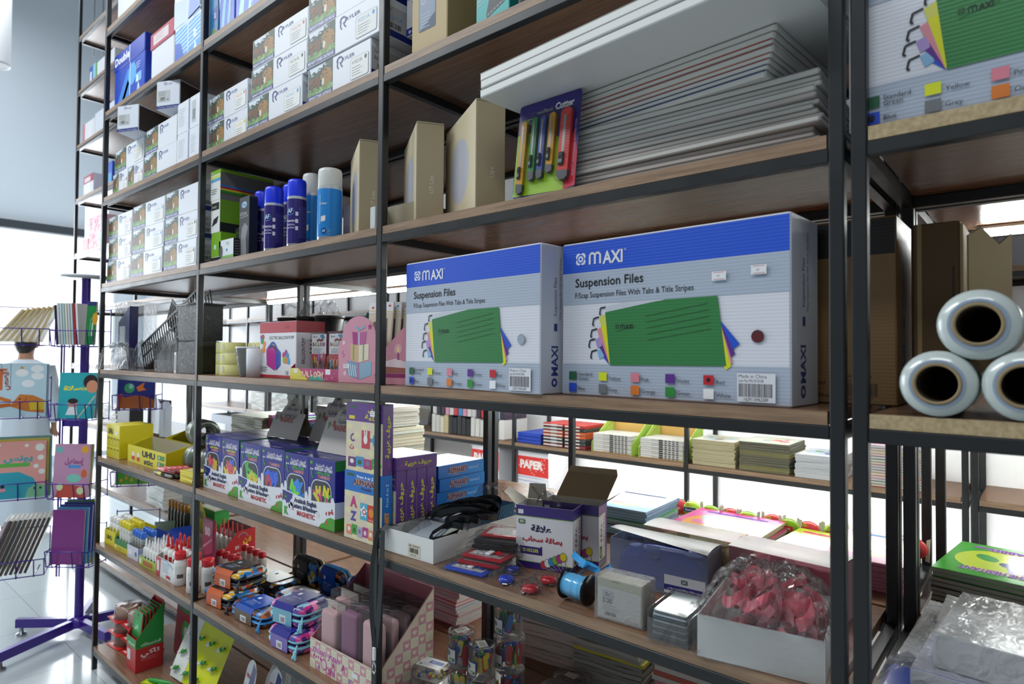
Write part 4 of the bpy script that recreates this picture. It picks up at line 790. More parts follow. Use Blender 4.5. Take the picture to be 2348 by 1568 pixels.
for i, x in enumerate((.595, .695)):
    tt = T('balloon_pack', '%s clear bag of coloured balloons in the magenta tray' % ('left', 'right')[i], 'balloon pack', (x, .085 - .004 * i, z + .0024), 0, 'balloon packs'); w = .085
    R = random.Random(i); b = MB()
    for k in range(16):
        xx = .006 + (w - .012) * k / 15; c = R.choice(('5ab88a', 'd86a94', 'e0c84a', '6aa8d8', 'a878c8', 'e89a6a', '7ac8b8', 'c04a5a')); b.ball((xx, R.uniform(.004, .014), R.uniform(.045, .065)), .006, .004, .016, c, 8, 6); b.tube([(xx, .008, .048), (xx + R.uniform(-.004, .004), .009, .004)], .0022, c, 5)
    b.obj('balloons', tt)
    b = MB(); b.box(.004, .004, .075, w - .004, .0055, .135, C('e6e8ea', .4)); f = b.front(.004, .004, .075); W2 = w - .008
    f.rect(0, -.02, W2, .0, C('c02834', .4)); f.ell(W2 * .16, .052, .003, .003, '4a4c52'); f.text('italo', W2 * .24, .05, .005, '5a5c62'); f.poly([(W2 * .55, .056), (W2 * .8, .06), (W2 * .95, .048), (W2 * .7, .046)], C('3a8ab0', .4)); f.polys([ellipse(W2 * (.4 + .13 * k), .04 + .003 * (k % 2), .004, .004, 10) for k in range(4)], 'c03a3a'); f.polys([ellipse(W2 * (.46 + .13 * k), .042, .003, .004, 10) for k in range(3)], '3a3c40')
    for k, (ch, c) in enumerate(zip('BALLOON', ('c03a3a', '3a8ab0', 'e0a030', '5a9a3a', 'b03a8a', 'e07030', '3a6ab0'))): f.text(ch, W2 * (.07 + .125 * k), .024, .011, c, w=W2 * .1, bold=.05)
    f.lines(W2 * .1, .016, W2 * .9, 4, .004, .0012, 'a8aab0', i); f.bars(W2 * .62, -.013, W2 * .9, -.002, 'e6e6e8', 10); b.obj('header_card', tt)
    b = MB(); b.box(0, 0, 0, w, .018, .142, BAG, .003); b.obj('bag', tt)
# teal display header
PTS = [(0, 0), (.23, 0), (.235, .14)] + [(.16 + .075 * cos(t), .17 + .07 * sin(t)) for t in (pi * i / 10 for i in range(11))] + [(.06, .16), (.0, .15)]
b = MB(); b.prism(PTS, 0, .002, C('1f7c70', .5), 'y'); f = b.front(); f.ell(.035, .135, .011, .011, 'c3d8d2', 18); f.ell(.035, .135, .006, .006, '1f7c70', 14); f.text('italo', .052, .129, .014, 'c3d8d2', bold=.01); f.text("LET'S PARTY", .07, .09, .022, 'd3e2dd', w=.15, bold=.01); f.polys([ellipse(.03 + .04 * i, .07 + .012 * (i % 3), .002, .002, 6) for i in range(5)], '12443e')
b.box(0, .002, 0, .235, .1, .06, C('1f7c70', .5)); b.thing('display_stand', 'teal domed party display card behind the balloon tray', 'display stand', (.53, .26, z + .0), radians(6))
# pink gift box display, cut by the post
PINK = C('d89cae', .45)
def gift(f, w, h):
    f.polys([ellipse(w * a, h * c, w * .035, w * .035, 10) for a, c in ((.12, .62), (.15, .14), (.86, .8))], C('e8ccd6', .45)); f.polys([star(w * a, h * c, w * .06, 5, .4) for a, c in ((.7, .86), (.85, .12))], C('b03a80', .45))
    f.poly([(w * .2, h * .34), (w * .48, h * .3), (w * .48, h * .05), (w * .26, h * .1), (w * .2, h * .16)], C('7fa6c0', .45)); f.poly([(w * .48, h * .3), (w * .74, h * .34), (w * .74, h * .12), (w * .48, h * .05)], C('94b8ce', .45))
    f.polys([[(w * (.21 + .05 * i), h * (.3 - .01 * i)), (w * (.225 + .05 * i), h * (.305 - .01 * i)), (w * (.27 + .05 * i), h * (.11 - .004 * i)), (w * (.255 + .05 * i), h * (.1 - .004 * i))] for i in range(5)], C('e0eaf0', .45)); f.rect(w * .42, h * .06, w * .47, h * .31, C('c080a8', .45))
    f.poly([(w * .27, h * .6), (w * .46, h * .58), (w * .46, h * .31), (w * .28, h * .35)], C('d8b890', .45)); f.poly([(w * .46, h * .58), (w * .68, h * .6), (w * .68, h * .36), (w * .46, h * .31)], C('e8dcc8', .45)); f.polys([[(w * .33, h * .35), (w * .36, h * .35), (w * .36, h * .6), (w * .33, h * .6)], [(w * .55, h * .34), (w * .58, h * .34), (w * .58, h * .6), (w * .55, h * .6)]], C('8aa860', .45))
    f.poly([(w * .31, h * .79), (w * .46, h * .77), (w * .46, h * .58), (w * .33, h * .6)], C('b04a8a', .45)); f.poly([(w * .46, h * .77), (w * .63, h * .79), (w * .6, h * .6), (w * .46, h * .58)], C('c06a9c', .45)); f.rect(w * .44, h * .58, w * .48, h * .78, C('b8c4d4', .45))
    f.poly([(w * .46, h * .8), (w * .36, h * .86), (w * .42, h * .88), (w * .47, h * .82), (w * .56, h * .89), (w * .6, h * .85)], C('8fb4c4', .45)); f.line([(w * .12, h * .5), (w * .08, h * .46), (w * .14, h * .43), (w * .1, h * .39)], .001, 'b03a80'); f.line([(w * .85, h * .35), (w * .8, h * .31), (w * .86, h * .28)], .001, 'd8a83a')
t = T('gift_display', 'pink card display box with stacked gifts picture by post', 'display box', (.832, .028, z), radians(8)); w = .17; h = .175
b = MB(); b.prism([(0, 0), (w, 0), (w, h * .62), (w * .82, h * .66)] + [(w * .45 + w * .37 * cos(a), h * .7 + h * .33 * sin(a)) for a in (pi * i / 12 for i in range(13))] + [(w * .06, h * .64), (0, h * .6)], 0, .003, PINK, 'y'); f = b.front(); gift(f, w, h); price(f, w * .12, h * .22); b.obj('front_panel', t)
b = MB(); b.box(0, .003, 0, w + .06, .2, .003, C('c28898', .5)); b.prism([(.003, 0), (.2, 0), (.2, .15), (.003, .05)], w + .06, w + .063, PINK, 'x'); b.obj('tray', t)
b = MB(); cw = .085; b.prism([(0, 0), (cw, 0), (cw, h * .92), (cw * .6, h * .8), (.0, h * .55)], 0, .0025, C('c98a98', .45), 'y'); f = b.front(); f.rect(0, h * .1, cw, h * .16, C('8c2860', .45)); f.poly([(0, h * .17), (cw * .9, h * .17), (cw * .9, h * .3), (.0, h * .34)], C('9a5a4a', .45)); f.poly([(0, h * .26), (cw * .9, h * .24), (cw * .9, h * .32), (cw * .4, h * .38), (0, h * .34)], C('e2ccd0', .45)); f.ell(cw * .5, h * .52, cw * .16, cw * .16, C('d8a4ac', .45)); f.rect(cw * .46, h * .36, cw * .54, h * .47, C('9a4a80', .45)); f.ell(cw * .5, h * .51, cw * .05, cw * .09, C('e8c890', .45)); b.obj('side_panel', t, (.178, .0, 0))
for i in range(6):
    b = MB(); b.box(0, 0, 0, .088, .006, .215, C('d8cdb8', .5), .002); f = b.front(); f.rect(0, .185, .088, .215, C('e8e6ea', .5)); f.poly([(.01, .0), (.08, 0), (.07, .17), (.02, .16)], clear('bag_window', 'f2e8e0', .1, .2)); f.polys([ellipse(.015 + .02 * k, .2 + .004 * (k % 2), .005, .003, 8) for k in range(4)], C(('c03a3a', '4a90c0', 'd89a3a')[i % 3], .5)); f.line([(.002, .192), (.086, .188)], .002, 'd8c03a')
    b.thing('party_bag', 'paper party bag leaning in pink display, %s from front' % ORD[i].replace('lowest', 'first'), 'party bag', (.9 + .012 * i, .06 + .02 * i, z + .006), (radians(-6), 0, radians(10 - 3 * i)), 'paper party bags fanned behind the post')
# ================================================================== middle bay, waist shelf: magnetic letters
z = Z[4]
VIO = C('2a2a80', .35)
def mag_box(w, d, h, kind, full=True):
    b = MB(); b.box(0, 0, 0, w, d, h, C('2b2d86', .35), .001)
    f = b.top(h); f.rect(.002, .002, w - .002, d - .002, C('23246a', .3)); f.text('\u0627\u0644\u062D\u0631\u0648\u0641', w * .2, d * .3, .016, 'cfd2e8')
    f = b.right(w); f.rect(0, h * .85, d, h, C('2f8a3a', .4)); f.text('\u0627\u0644\u062D\u0631\u0648\u0641 \u0627\u0644\u0625\u0646\u062C\u0644\u064A\u0632\u064A\u0629', d * .65, h * .2, .014, 'cfd2e8', ang=pi / 2)
    if not full: return b
    f = b.front(); sub, c2, pcs = kind
    f.rr(.006, h * .9, .022, h * .955, .002, '2f7a3a'); f.text('SBC', .008, h * .915, .004, 'c8d8b0')
    f.text('\u0627\u0644\u062D\u0631\u0648\u0641 \u0627\u0644\u0625\u0646\u062C\u0644\u064A\u0632\u064A\u0629', w * .28, h * .88, .011, 'eceaf4', w=w * .6, bold=.03)
    f.text('ENGLISH ' + ('NUMBERS' if sub is None else 'LETTERS'), w * .24, h * .825, .008, 'e8e8f0', w=w * .66, bold=.04)
    if sub: f.text(sub, w * .3, h * .77, .0075, c2, w=w * .52, bold=.04)
    f.text('MAGNETIC', w * .36, h * .715, .0078, 'e8dce0', w=w * .46, bold=.07); f.text('MAGNETIC', w * .36, h * .715, .0078, 'c02838', w=w * .46, bold=.03)
    f.line([(w * .1, h * .82), (w * .12, h * .74), (w * .17, h * .7)], .005, {'d8d23a': 'e0782a'}.get(c2, '4a9a3a')); f.polys([ellipse(w * .09, h * .83, .003, .003, 8), ellipse(w * .16, h * .83, .003, .003, 8)], 'e8eae8')
    f.poly([(0, 0), (w, 0), (w, h * .4), (w * .94, h * .48), (w * .87, h * .44), (w * .13, h * .44), (w * .07, h * .56), (0, h * .54)], C('dfe3ea', .4))
    f.rr(w * .1, .0, w * .88, h * .69, .03, 'dfe3ea'); f.rr(w * .12, .0, w * .86, h * .675, .028, '3a3f4c')
    R = random.Random(sum(map(ord, str(pcs))))
    for k in range(16):
        cx, cy = R.uniform(.18, .62) * w, R.uniform(.1, .5) * h; f.text(R.choice('AKMZXNHVT4S'), cx, cy, R.uniform(.022, .03), C(R.choice(pcs), .35), bold=.09, ang=R.uniform(-.5, .6))
    return b
KINDS = [('small letters', 'd8d23a', ('d04a5a', 'e06a78', '3a7ad8', 'd8b83a')), ('small letters', 'd8d23a', ('d04a5a', 'c03a5a', 'e0c83a', '3a6ad0')), ('CAPITAL LETTERS', '5ab83a', ('5ac83a', '7ad84a', '4ab03a', 'd8c83a')), (None, None, ('2a5ad8', '3a6ae8', '8a4a5a', 'c03a44')), ('CAPITAL LETTERS', '5ab83a', ('2a7ad0', '3a8ae0', '5ac83a', '7ad84a')), ('CAPITAL LETTERS', '5ab83a', ('e0d02a', 'd8c83a', '5ac83a', 'c03a7a'))]
H = .187; POS = ['left', 'centre', 'right']
for ti, (x0, w) in enumerate(((-.0 + .0025, .262), (.281, .288), (.584, .27))):
    y0 = (.029, .021, .008)[ti]; bw = (w - .008) / 2 if ti < 2 else (w - .008) / 2; d = .06
    tr = T('magnet_tray', 'white cardboard tray of magnetic letter boxes, %s of three' % POS[ti], 'display tray', (x0, y0, z), 0, 'magnetic letter display trays')
    b = MB(); L = .078; D = .27; WT = C('dfe3e8', .4)
    b.prism([(0, 0), (w, 0), (w, L)] + [(w * (1 - .1 * i), L - .012 * sin(pi * i / 10) + .004 * i / 10) for i in range(1, 10)] + [(0, L + .004)], 0, .0015, WT, 'y'); b.prism([(0.0015, 0), (D, 0), (D, L * .8), (.0015, L)], w - .0015, w, WT, 'x'); b.prism([(0.0015, 0), (D, 0), (D, L * .8), (.0015, L)], 0, .0015, WT, 'x'); b.box(.0015, .0015, 0, w - .0015, D, .0012, WT)
    f = b.front(); f.poly([(0, L * .55), (w * .18, L * .5), (w * .2, L * .8), (w * .21, L - .006), (0, L)], VIO); f.polys([ellipse(w * a, L * c, .011, .011, 12) for a, c in ((.04, .5), (.12, .42), (.17, .48), (.2, .6))], WT); f.rr(w * .04, L * .7, w * .11, L * .84, .002, '2f5a3a'); f.text('SBC', w * .05, L * .74, .004, 'b8d0a0')
    f.text('Arabic& English', w * .24, L * .66, .0125, '1d2052', w=w * .43, bold=.05); f.text('Letters &Numbers', w * .21, L * .45, .0125, '1d2052', w=w * .48, bold=.05); f.text('MAGNETIC', w * .3, L * .2, .0135, 'b8242e', w=w * .34, bold=.04)
    f.text('12', w * .2, L * .34, .008, 'c0283a', bold=.03); f.text('K', w * .04, L * .12, .022, '4a9a2a', bold=.06); f.text('\u0636', w * .84, L * .55, .026, 'b8242e', bold=.05); price(f, w * .66, L * .36, .016, .012)
    f.poly([(w * .72, .0005), (w * .76, .012), (w * .82, .018), (w * .86, .03), (w * .93, .036), (w, .034), (w, .0005)], C('4a9a1e', .4)); f.ell(w * .86, .02, .004, .005, 'c0463a')
    f = b.right(w); f.poly([(0, .0005), (.12, .0005), (.11, .022), (.06, .034), (0, .034)], C('3f8a1a', .4)); f.line([(.08, .05), (.09, .055), (.1, .05)], .001, '2a2a60')
    b.obj('tray', tr)
    if ti < 3:      # folded-up header card of the tray
        b = MB(); hx = (.02, .02, .06)[ti]; hw = (.2, .21, .2)[ti]; hy = (.14, .19, .1)[ti]; hb = H + .003; ht = .1
        if ti == 0: hx, hy, ht = .2, .13, .085
        if ti == 1: hx, hy, ht = .14, .17, .105
        if ti == 2: hx, hy, ht = .06, .075, .1
        CARD = C('b9b4ae', .5); sl = .035
        top = [(hw * .2, ht), (hw * .26, ht + .022), (hw * .36, ht + .024), (hw * .4, ht + .05), (hw * .6, ht + .05), (hw * .64, ht + .024), (hw * .74, ht + .022), (hw * .8, ht)]
        pts = [(0, 0), (hw, 0), (hw * .97, ht)] + top[::-1] + [(hw * .03, ht)]
        P3 = [(hx + a, hy + sl * c / ht, hb + c) for a, c in pts]; n = len(P3); b.add(P3 + [(x, y + .0015, zz) for x, y, zz in P3], [tuple(range(n)), tuple(range(2 * n - 1, n - 1, -1))] + [(i, n + i, n + (i + 1) % n, (i + 1) % n) for i in range(n)], CARD)
        b.add([(hx + hw * .97, hy + sl, hb + ht), (hx + .03 * hw, hy + sl, hb + ht), (hx, hy + sl * 2.2, hb), (hx + hw, hy + sl * 2.2, hb)], [(0, 1, 2, 3)], C('a89878', .6))
        f = Face(b, (hx, hy, hb), (1, 0, 0), (0, sl, ht)); k = ht
        f.text('\u062D\u0631\u0648\u0641 \u0648\u0623\u0631\u0642\u0627\u0645', hw * .34, k * 1.2, .017, '1d2052', w=hw * .36, bold=.02); f.text('\u0639\u0631\u0628\u064A\u0629 \u0648\u0625\u0646\u062C\u0644\u064A\u0632\u064A\u0629', hw * .32, k * .92, .017, '1d2052', w=hw * .42, bold=.02)
        f.text('MAGNETIC', hw * .26, k * .68, .017, 'a83028', w=hw * .42, bold=.05); f.text('9', hw * .08, k * .72, .02, '4a7a3a', bold=.05); f.text('B', hw * .2, k * .78, .018, '9a3a34', bold=.05); f.rr(hw * .45, k * 1.38, hw * .55, k * 1.46, .002, '2f4a30')
        if ti != 2 or True: b.obj('header_card', tr)
    for j in range(2):
        for row in range(4 if ti < 2 else 3):
            o = mag_box(bw - .001, d, H, KINDS[ti * 2 + j], row == 0)
            lab = ('front magnetic letters box, %s one in %s white tray' % (('left', 'right')[j], POS[ti])) if row == 0 else 'dark blue magnetic letters box, %s in %s side of %s tray' % (('second row', 'third row', 'back row')[row - 1], ('left', 'right')[j], POS[ti])
            o.thing('magnetic_letters_box', lab, 'box', (x0 + .004 + j * bw, y0 + .003 + row * (d + .003), z + .0016), 0, 'magnetic letters boxes in three trays')
# ------------------------------------------------------------------ puzzle boxes
PUR, SKY = '5b3a82', '1f6fc0'
def puzzle_front(f, w, h, ar):
    base = C('d8ccb4', .4); f.rect(0, 0, w, h, base); f.polys([[(w * (.2 * i), h * (.12 * j + .05)), (w * (.2 * i + .1), h * (.12 * j + .11)), (w * (.2 * i + .2), h * (.12 * j + .05)), (w * (.2 * i + .1), h * (.12 * j - .01))] for i in range(5) for j in range(6) if (i + j) % 2], C('e0d8a8', .4))
    if ar:
        f.rect(0, h * .73, w, h, PUR); f.rr(w * .08, h * .92, w * .28, h * .96, .002, '2f5a3a'); f.text('\u062D\u0631\u0648\u0641', w * .6, h * .87, h * .08, 'd8d02a', w=w * .36, bold=.03); f.text('\u0639\u0631\u0628\u064A\u0629', w * .52, h * .78, h * .08, 'd8d02a', w=w * .44, bold=.03); f.rect(w * .08, h * .76, w * .24, h * .81, 'd8c82a'); price(f, w * .66, h * .82, .022, .014)
        f.text('\u0639', w * .12, h * .5, h * .16, '6a4a8a', bold=.04); f.text('\u062B', w * .1, h * .32, h * .1, 'c0283a', bold=.04)
        x, y, s, c = w * .44, h * .35, h * .26, 'c0404a'
        f.rect(x, y, x + s * .75, y + s, c); f.rect(x + s * .75, y + s * .4, x + s * .88, y + s * .6, c); f.poly(star(x + s * 1.1, y + s * .5, s * .35, 4), C('3a9ac8', .4)); f.poly(ellipse(x + s * .36, y + s * .5, s * .18, s * .26), C('ece8e4', .4)); f.polys([ellipse(x + s * .28, y + s * .86, s * .06, s * .18, 10), ellipse(x + s * .46, y + s * .86, s * .06, s * .18, 10)], C('ece8e4', .4))
        cs = ('6a3a7a', '4a90c0', 'a83a7a', '4a9a3a')
    else:
        f.rect(0, h * .7, w, h, SKY); f.rr(w * .07, h * .92, w * .26, h * .96, .002, '2f5a3a'); f.text('From A to Z', w * .34, h * .91, h * .04, 'e6eef4', w=w * .44, bold=.03); f.text('ALPHABET', w * .24, h * .81, h * .075, 'e8a83a', w=w * .7, bold=.1); f.text('ALPHABET', w * .24, h * .81, h * .075, '3a2a6a', w=w * .7, bold=.03); f.text('Puzzle', w * .46, h * .745, h * .04, '2a2a5a', w=w * .26, bold=.04)
        f.text('A', w * .16, h * .48, h * .15, 'c0387a', bold=.06); f.text('Z', w * .17, h * .28, h * .13, '5a4a9a', bold=.06)
        x, y, s = w * .44, h * .32, h * .24; f.rect(x, y, x + s * .7, y + s, '4aa8c8'); f.poly(star(x + s * .35, y + s * .5, s * .4, 5, .55), C('e6eef2', .4)); f.text('O', x + s * .2, y + s * .32, s * .36, 'c02a2a', bold=.03); f.rect(x + s * .72, y - s * .02, x + s * 1.35, y + s * .98, 'c8402e'); f.ell(x + s * 1.08, y + s * .52, s * .24, s * .26, 'e08a2a', 18); f.text('ORANGE', x + s * .84, y + s * .04, s * .09, 'f0e4e0')
        cs = ('d88a6a', '4a9a3a', 'a8a8c0', 'b03a7a', 'd88a6a', '2a80c0')
    for i, c in enumerate(cs):
        xx = w * (.07 + .88 * i / len(cs)); ww = w * .86 / len(cs); f.rect(xx, h * (.06 + .02 * (i % 2)), xx + ww, h * (.2 + .02 * (i % 2)), c); f.rect(xx + ww, h * .12, xx + ww + w * .03, h * .16, c); f.ell(xx + ww * .5, h * .14, ww * .26, h * .035, ('e8e4da', '2f6a34', '7a7a90', 'd8d0d8')[i % 4], 12)
def spine_ar(f, L, t, flip=False):
    for (tx, x, c, hh) in (('\u062D\u0631\u0648\u0641 \u0639\u0631\u0628\u064A\u0629', .24, 'd0c82a', .5), ('\u0628\u0627\u0632\u0644', .1, 'a84a8a', .26)): f.text(tx, L * x, t * .3, t * hh, c, w=L * (.6 if x > .2 else .1), bold=.03)
def puzzle(ar, w=.13, d=.033, h=.177):
    b = MB(); b.box(0, 0, 0, w, d, h, C(PUR if ar else SKY, .3, 0, .4), .001); f = b.front(); puzzle_front(f, w, h, ar)
    if ar: f = Face(b, (w, d, 0), (0, 0, 1), (0, -1, 0)); f = Face(b, (w, d * .95, 0), (0, 0, 1), (0, -1, 0)); f.n = Vector((1, 0, 0)); spine_ar(f, h, d)
    else: f = Face(b, (w, d * .2, 0), (0, 0, 1), (0, -1, 0)); f.n = Vector((1, 0, 0)); f.o = Vector((w, d * .8, 0)); f.text('ALPHABET', h * .08, d * .15, d * .4, 'd8963a', w=h * .4, bold=.06); f.text('From A to Z', h * .56, d * .2, d * .26, 'cfe0f0', w=h * .32)
    return b
GPZ = 'puzzle boxes'
XR = 1.063 - .13
puzzle(False, .158).thing('puzzle_box', 'blue alphabet puzzle box in front, below the purple one, beside post', 'puzzle', (.901, .006, z), 0, GPZ)
puzzle(True, .154).thing('puzzle_box', 'purple Arabic letters puzzle box in front, on top of blue one', 'puzzle', (.905, .006, z + .1775), 0, GPZ)
for i in range(4): puzzle(True, .14, .034, .185).thing('puzzle_box', 'purple puzzle box standing behind post, %s from the front' % ORD[i].replace('lowest', 'first'), 'puzzle', (1.066 - .14, .044 + .0345 * i, z), 0, GPZ)
b = MB(); w, d, h = .15, .135, .033; b.box(0, 0, 0, w, d, h, C(PUR, .3, 0, .4), .001); f = b.top(h); f.rect(.003, .003, w - .003, d - .003, C('d9d4cc', .3)); f = b.right(w); f.text('\u062D\u0631\u0648\u0641 \u0639\u0631\u0628\u064A\u0629', d * .2, h * .35, h * .45, 'd0c82a', w=d * .66, bold=.03); f.text('\u0628\u0627\u0632\u0644', d * .05, h * .3, h * .3, 'a84a8a')
b.thing('puzzle_box', 'purple puzzle box lying flat on top of standing purple ones', 'puzzle', (1.07 - w, .046, z + .1855), radians(-2), GPZ)
for i in range(5):
    b = MB(); w, d, h = .15, .178, .036; b.box(0, 0, 0, w, d, h - .0006, C(SKY, .3, 0, .4), .001); f = b.right(w); f.rect(d * .45, 0.002, d, h - .003, C('2a80cc', .3)); f.text('ALPHABET', d * .2, h * .34, h * .36, 'd8963a', w=d * .42, bold=.12); f.text('ALPHABET', d * .2, h * .34, h * .36, '33306e', w=d * .42, bold=.04); f.text('From A to Z', d * .66, h * .4, h * .22, 'd6e6f2', w=d * .22); f.text('Puzzle', d * .34, h * .1, h * .16, 'd8a03a')
    if i == 4: f = b.top(h - .0006); f.rect(.004, .004, w - .004, d - .004, C('dfe2e2', .25))
    b.thing('puzzle_box', 'blue alphabet puzzle box lying in the stack, %s from shelf' % ORD[i].replace('lowest', 'first'), 'puzzle', (1.066 - w + (0, .003, -.002, .002, 0)[i], .188 + (.0, .004, 0, .003, .001)[i], z + i * h), radians((0, 1, -.8, .5, 0)[i]), GPZ)
# ================================================================== middle bay, knee shelf: pencil cases, glue, pink display
z = Z[5]
GRAF = spotted('comic_print_black', '15161a', ['2f78b8', '15161a', 'd8a82a', '1c2430', 'c8532a', 'd8d8d4', '17181c'], 55, .28, 'v', stretch=(1, 1, 1.4))
GRAFB = spotted('comic_print_blue', '1f63b0', ['15161a', '2f8ad0', 'c8642a', '7a4a3a', '1a3f80', '9a9a9a'], 60, .3, 'v', stretch=(1, 1, 1.4))
GRAFP = spotted('comic_print_purple', '4a2a72', ['c83a8a', '2a2560', '6a50a0', 'e08ab8', '3a3a80', '8ac8d8'], 60, .28, 'v', stretch=(1, 1, 1.4))
def pencil_case(w, d, h, body, trim, sleeve, sl_txt, lab, loc, rot, tilt=None, grp='zipped pencil cases on the knee shelf', side=None):
    t = T('pencil_case', lab, 'pencil case', loc, rot if tilt is None else tilt, grp)
    b = MB(); b.rbox(0, 0, 0, w, d, h * .46, .03, body, 6, .012, True); b.rbox(0, 0, h * .48, w, d, h, .03, body, 6, .014, True); b.obj('shell', t)
    b = MB(); 
    for k in (.3, .62): b.rbox(-.0015, -.0015, h * k, w + .0015, d + .0015, h * (k + .12), .031, C(trim, .45), 6, .003, True)
    b.obj('zipper', t, label='zipper band around the case')
    b = MB(); zx = w * .93
    for k, dx in ((.3, 0), (.62, .012)): b.tube([(zx + dx, -.002, h * (k + .06)), (zx + dx + .006, -.008, h * (k + .02)), (zx + dx + .008, -.012, h * (k - .2))], .003, C(trim, .4), 6); b.box(zx + dx + .003, -.016, max(.001, h * (k - .2) - .03), zx + dx + .013, -.011, h * (k - .2) + .004, C(trim, .4), .002)
    b.obj('zipper_pull', t)
    b = MB(); x0, x1 = w * .2, w * .72; e = .0022; S = C(sleeve, .32)
    b.strip([((x0 + x1) / 2, -e, .004), ((x0 + x1) / 2, -e, h - .012), ((x0 + x1) / 2, .008, h + e), ((x0 + x1) / 2, d - .008, h + e), ((x0 + x1) / 2, d + e, h - .012)], ((x1 - x0) / 2, 0, 0), .001, S)
    f = Face(b, (x0, -e - .0006, 0), (1, 0, 0), (0, 0, 1)); W2 = x1 - x0
    f.rect(0, h * .04, W2, h * .78, C(side or sleeve, .35)); f.rect(0, h * .5, W2, h * .64, C('d8d0cc', .4)) if not side else None; f.rect(W2 * .35, h * .1, W2 * .68, h * .5, 'e2e4e6'); f.bars(W2 * .4, h * .16, W2 * .63, h * .4, '3a3c40', 10)
    f = Face(b, (x0, 0, h + e + .0005), (1, 0, 0), (0, 1, 0)); f.rect(0, .012, W2, d - .01, C(sl_txt, .28)); f.text('EVA case', W2 * .2, d * .42, .009, 'c8ccd8', w=W2 * .5); f.lines(W2 * .15, d * .35, W2 * .8, 3, .007, .002, '9aa4c0', int(w * 1000)); f.rect(W2 * .2, d * .6, W2 * .34, d * .72, 'dfe2e8')
    b.obj('sleeve', t)
    return t
pencil_case(.175, .125, .055, GRAF, '1a1b1e', 'c8643a', '17191e', 'black comic print pencil case, orange label, lower of two black', (.022, .022, z), radians(6), side='c8643a')
pencil_case(.175, .125, .058, GRAF, '1a1b1e', 'c8643a', '17191e', 'black comic print pencil case, orange label, on top of the other', (.016, .05, z + .0575), radians(9), side='c8643a')
pencil_case(.2, .11, .05, GRAFB, '2f86c4', '1f4fa8', '1f4fa8', 'blue comic print pencil case between black and turquoise ones', (.212, .03, z), radians(3), side='6a5a4a')
pencil_case(.165, .115, .055, GRAFP, '7ac4d4', '2a2a8a', '2a2a8a', 'purple pencil case with turquoise zippers, lower of two', (.492, .01, z), radians(4), side='7a6ab0')
pencil_case(.165, .125, .06, GRAFP, '7ac4d4', '2a2a8a', '23236e', 'purple pencil case with turquoise zippers, upper, barcode label', (.462, .03, z + .0575), radians(9), side='7ab4c8')
for i, (x, y, zz, m, tr, lab) in enumerate(((.02, .2, 0, GRAF, '1a1b1e', 'dark comic print pencil case lying flat behind the black ones'), (.21, .175, .0, GRAFB, '2f6ea4', 'blue print pencil case lying flat behind the blue one'), (.4, .2, 0, GRAFB, '2f86c4', 'blue print pencil case lying at the back, right of centre'))):
    pencil_case(.19 if i != 1 else .2, .11, .045, m, tr, '23304a', '1c2440', lab, (x + .02 * i, y, z), radians(2), side='23304a')
for i, (x, m, tr, sl, lab) in enumerate(((-.07 + .13, GRAF, '1a1b1e', '1a1b20', 'black pencil case standing upright at back of knee shelf'), (.24, GRAFB, '4aa8d0', '1f4fa8', 'blue pencil case standing upright at back, turquoise pulls'), (.42, GRAFP, '7ac4d4', '2a2a8a', 'purple pencil case standing upright at back by pink display'))):
    pencil_case(.17, .1, .05, m, tr, sl, sl, lab, (x, .395, z + .0015), 0, tilt=(radians(90), 0, 0), side=sl)
# glue bottles
def bottle(x, y, z, r, h, cap, capc, lab, grp, conical=True, labc=None, body='e3e4e0'):
    t = T('glue_bottle', lab, 'glue bottle', (x, y, z), 0, grp); hb = h * (.66 if conical else .8)
    b = MB(); b.lathe([(r * .9, 0), (r, .003), (r, hb * .86), (r * .82, hb * .97), (r * .5, hb), (r * .46, hb + h * .04)], C(body, .3), 18); b.obj('body', t)
    b = MB()
    if conical: b.lathe([(r * .5, hb + h * .03), (r * .5, hb + h * .08), (r * .34, hb + h * .1), (r * .3, h * .93), (r * .12, h), (0, h)], C(capc, .35), 14)
    else: b.lathe([(r * .84, hb - h * .02), (r * .9, hb), (r * .9, h - .002), (r * .8, h), (0, h)], C(capc, .35), 20)
    b.obj('cap', t)
    if labc:
        b = MB(); a = math.atan2(CAM.y - y, CAM.x - x); n = 8; R1 = r * 1.012
        for c, z0, z1, a0, a1 in ((labc[0], hb * .2, hb * .75, -.9, .9), (labc[1], hb * .3, hb * .45, -.5, .5)): b.add([(R1 * cos(a + a0 + (a1 - a0) * i / n), R1 * sin(a + a0 + (a1 - a0) * i / n), zz) for zz in (z0, z1) for i in range(n + 1)], [(i, i + 1, n + 2 + i, n + 1 + i) for i in range(n)], C(c, .4)); R1 += .0003
        b.obj('label', t)
    return t
b = MB(); w = .225; RD = C('b81c28', .4); b.box(0, 0, 0, w, .14, .002, C('b0a890', .6)); b.box(0, .138, 0, w, .14, .12, C('8c8478', .6)); b.prism([(0, 0), (.0, .0), (.14, 0), (.14, .125), (.06, .118), (.0, .05)][1:], w, w + .002, RD, 'x'); b.prism([(0, 0), (.14, 0), (.14, .12), (0, .03)], 0, .002, C('8c8478', .6), 'x'); b.box(0, 0, 0, w, .002, .03, RD)
f = b.right(w + .002); f.text('\u0641\u0646', .085, .068, .03, 'e0c02a', bold=.05); f.text('\u0628\u0648', .05, .05, .022, 'e8dcdc', bold=.05); f.text('\u063A\u0631\u0627\u0621 \u0623\u0628\u064A\u0636', .045, .025, .013, 'e8dcdc', w=.075, bold=.02); f.line([(.085 + .018 * cos(a), .092 + .016 * sin(a)) for a in (pi * k / 8 for k in range(9))], .003, '3a6ab0'); f.line([(.085 + .021 * cos(a), .092 + .019 * sin(a)) for a in (pi * k / 8 for k in range(9))], .002, 'd8a02a')
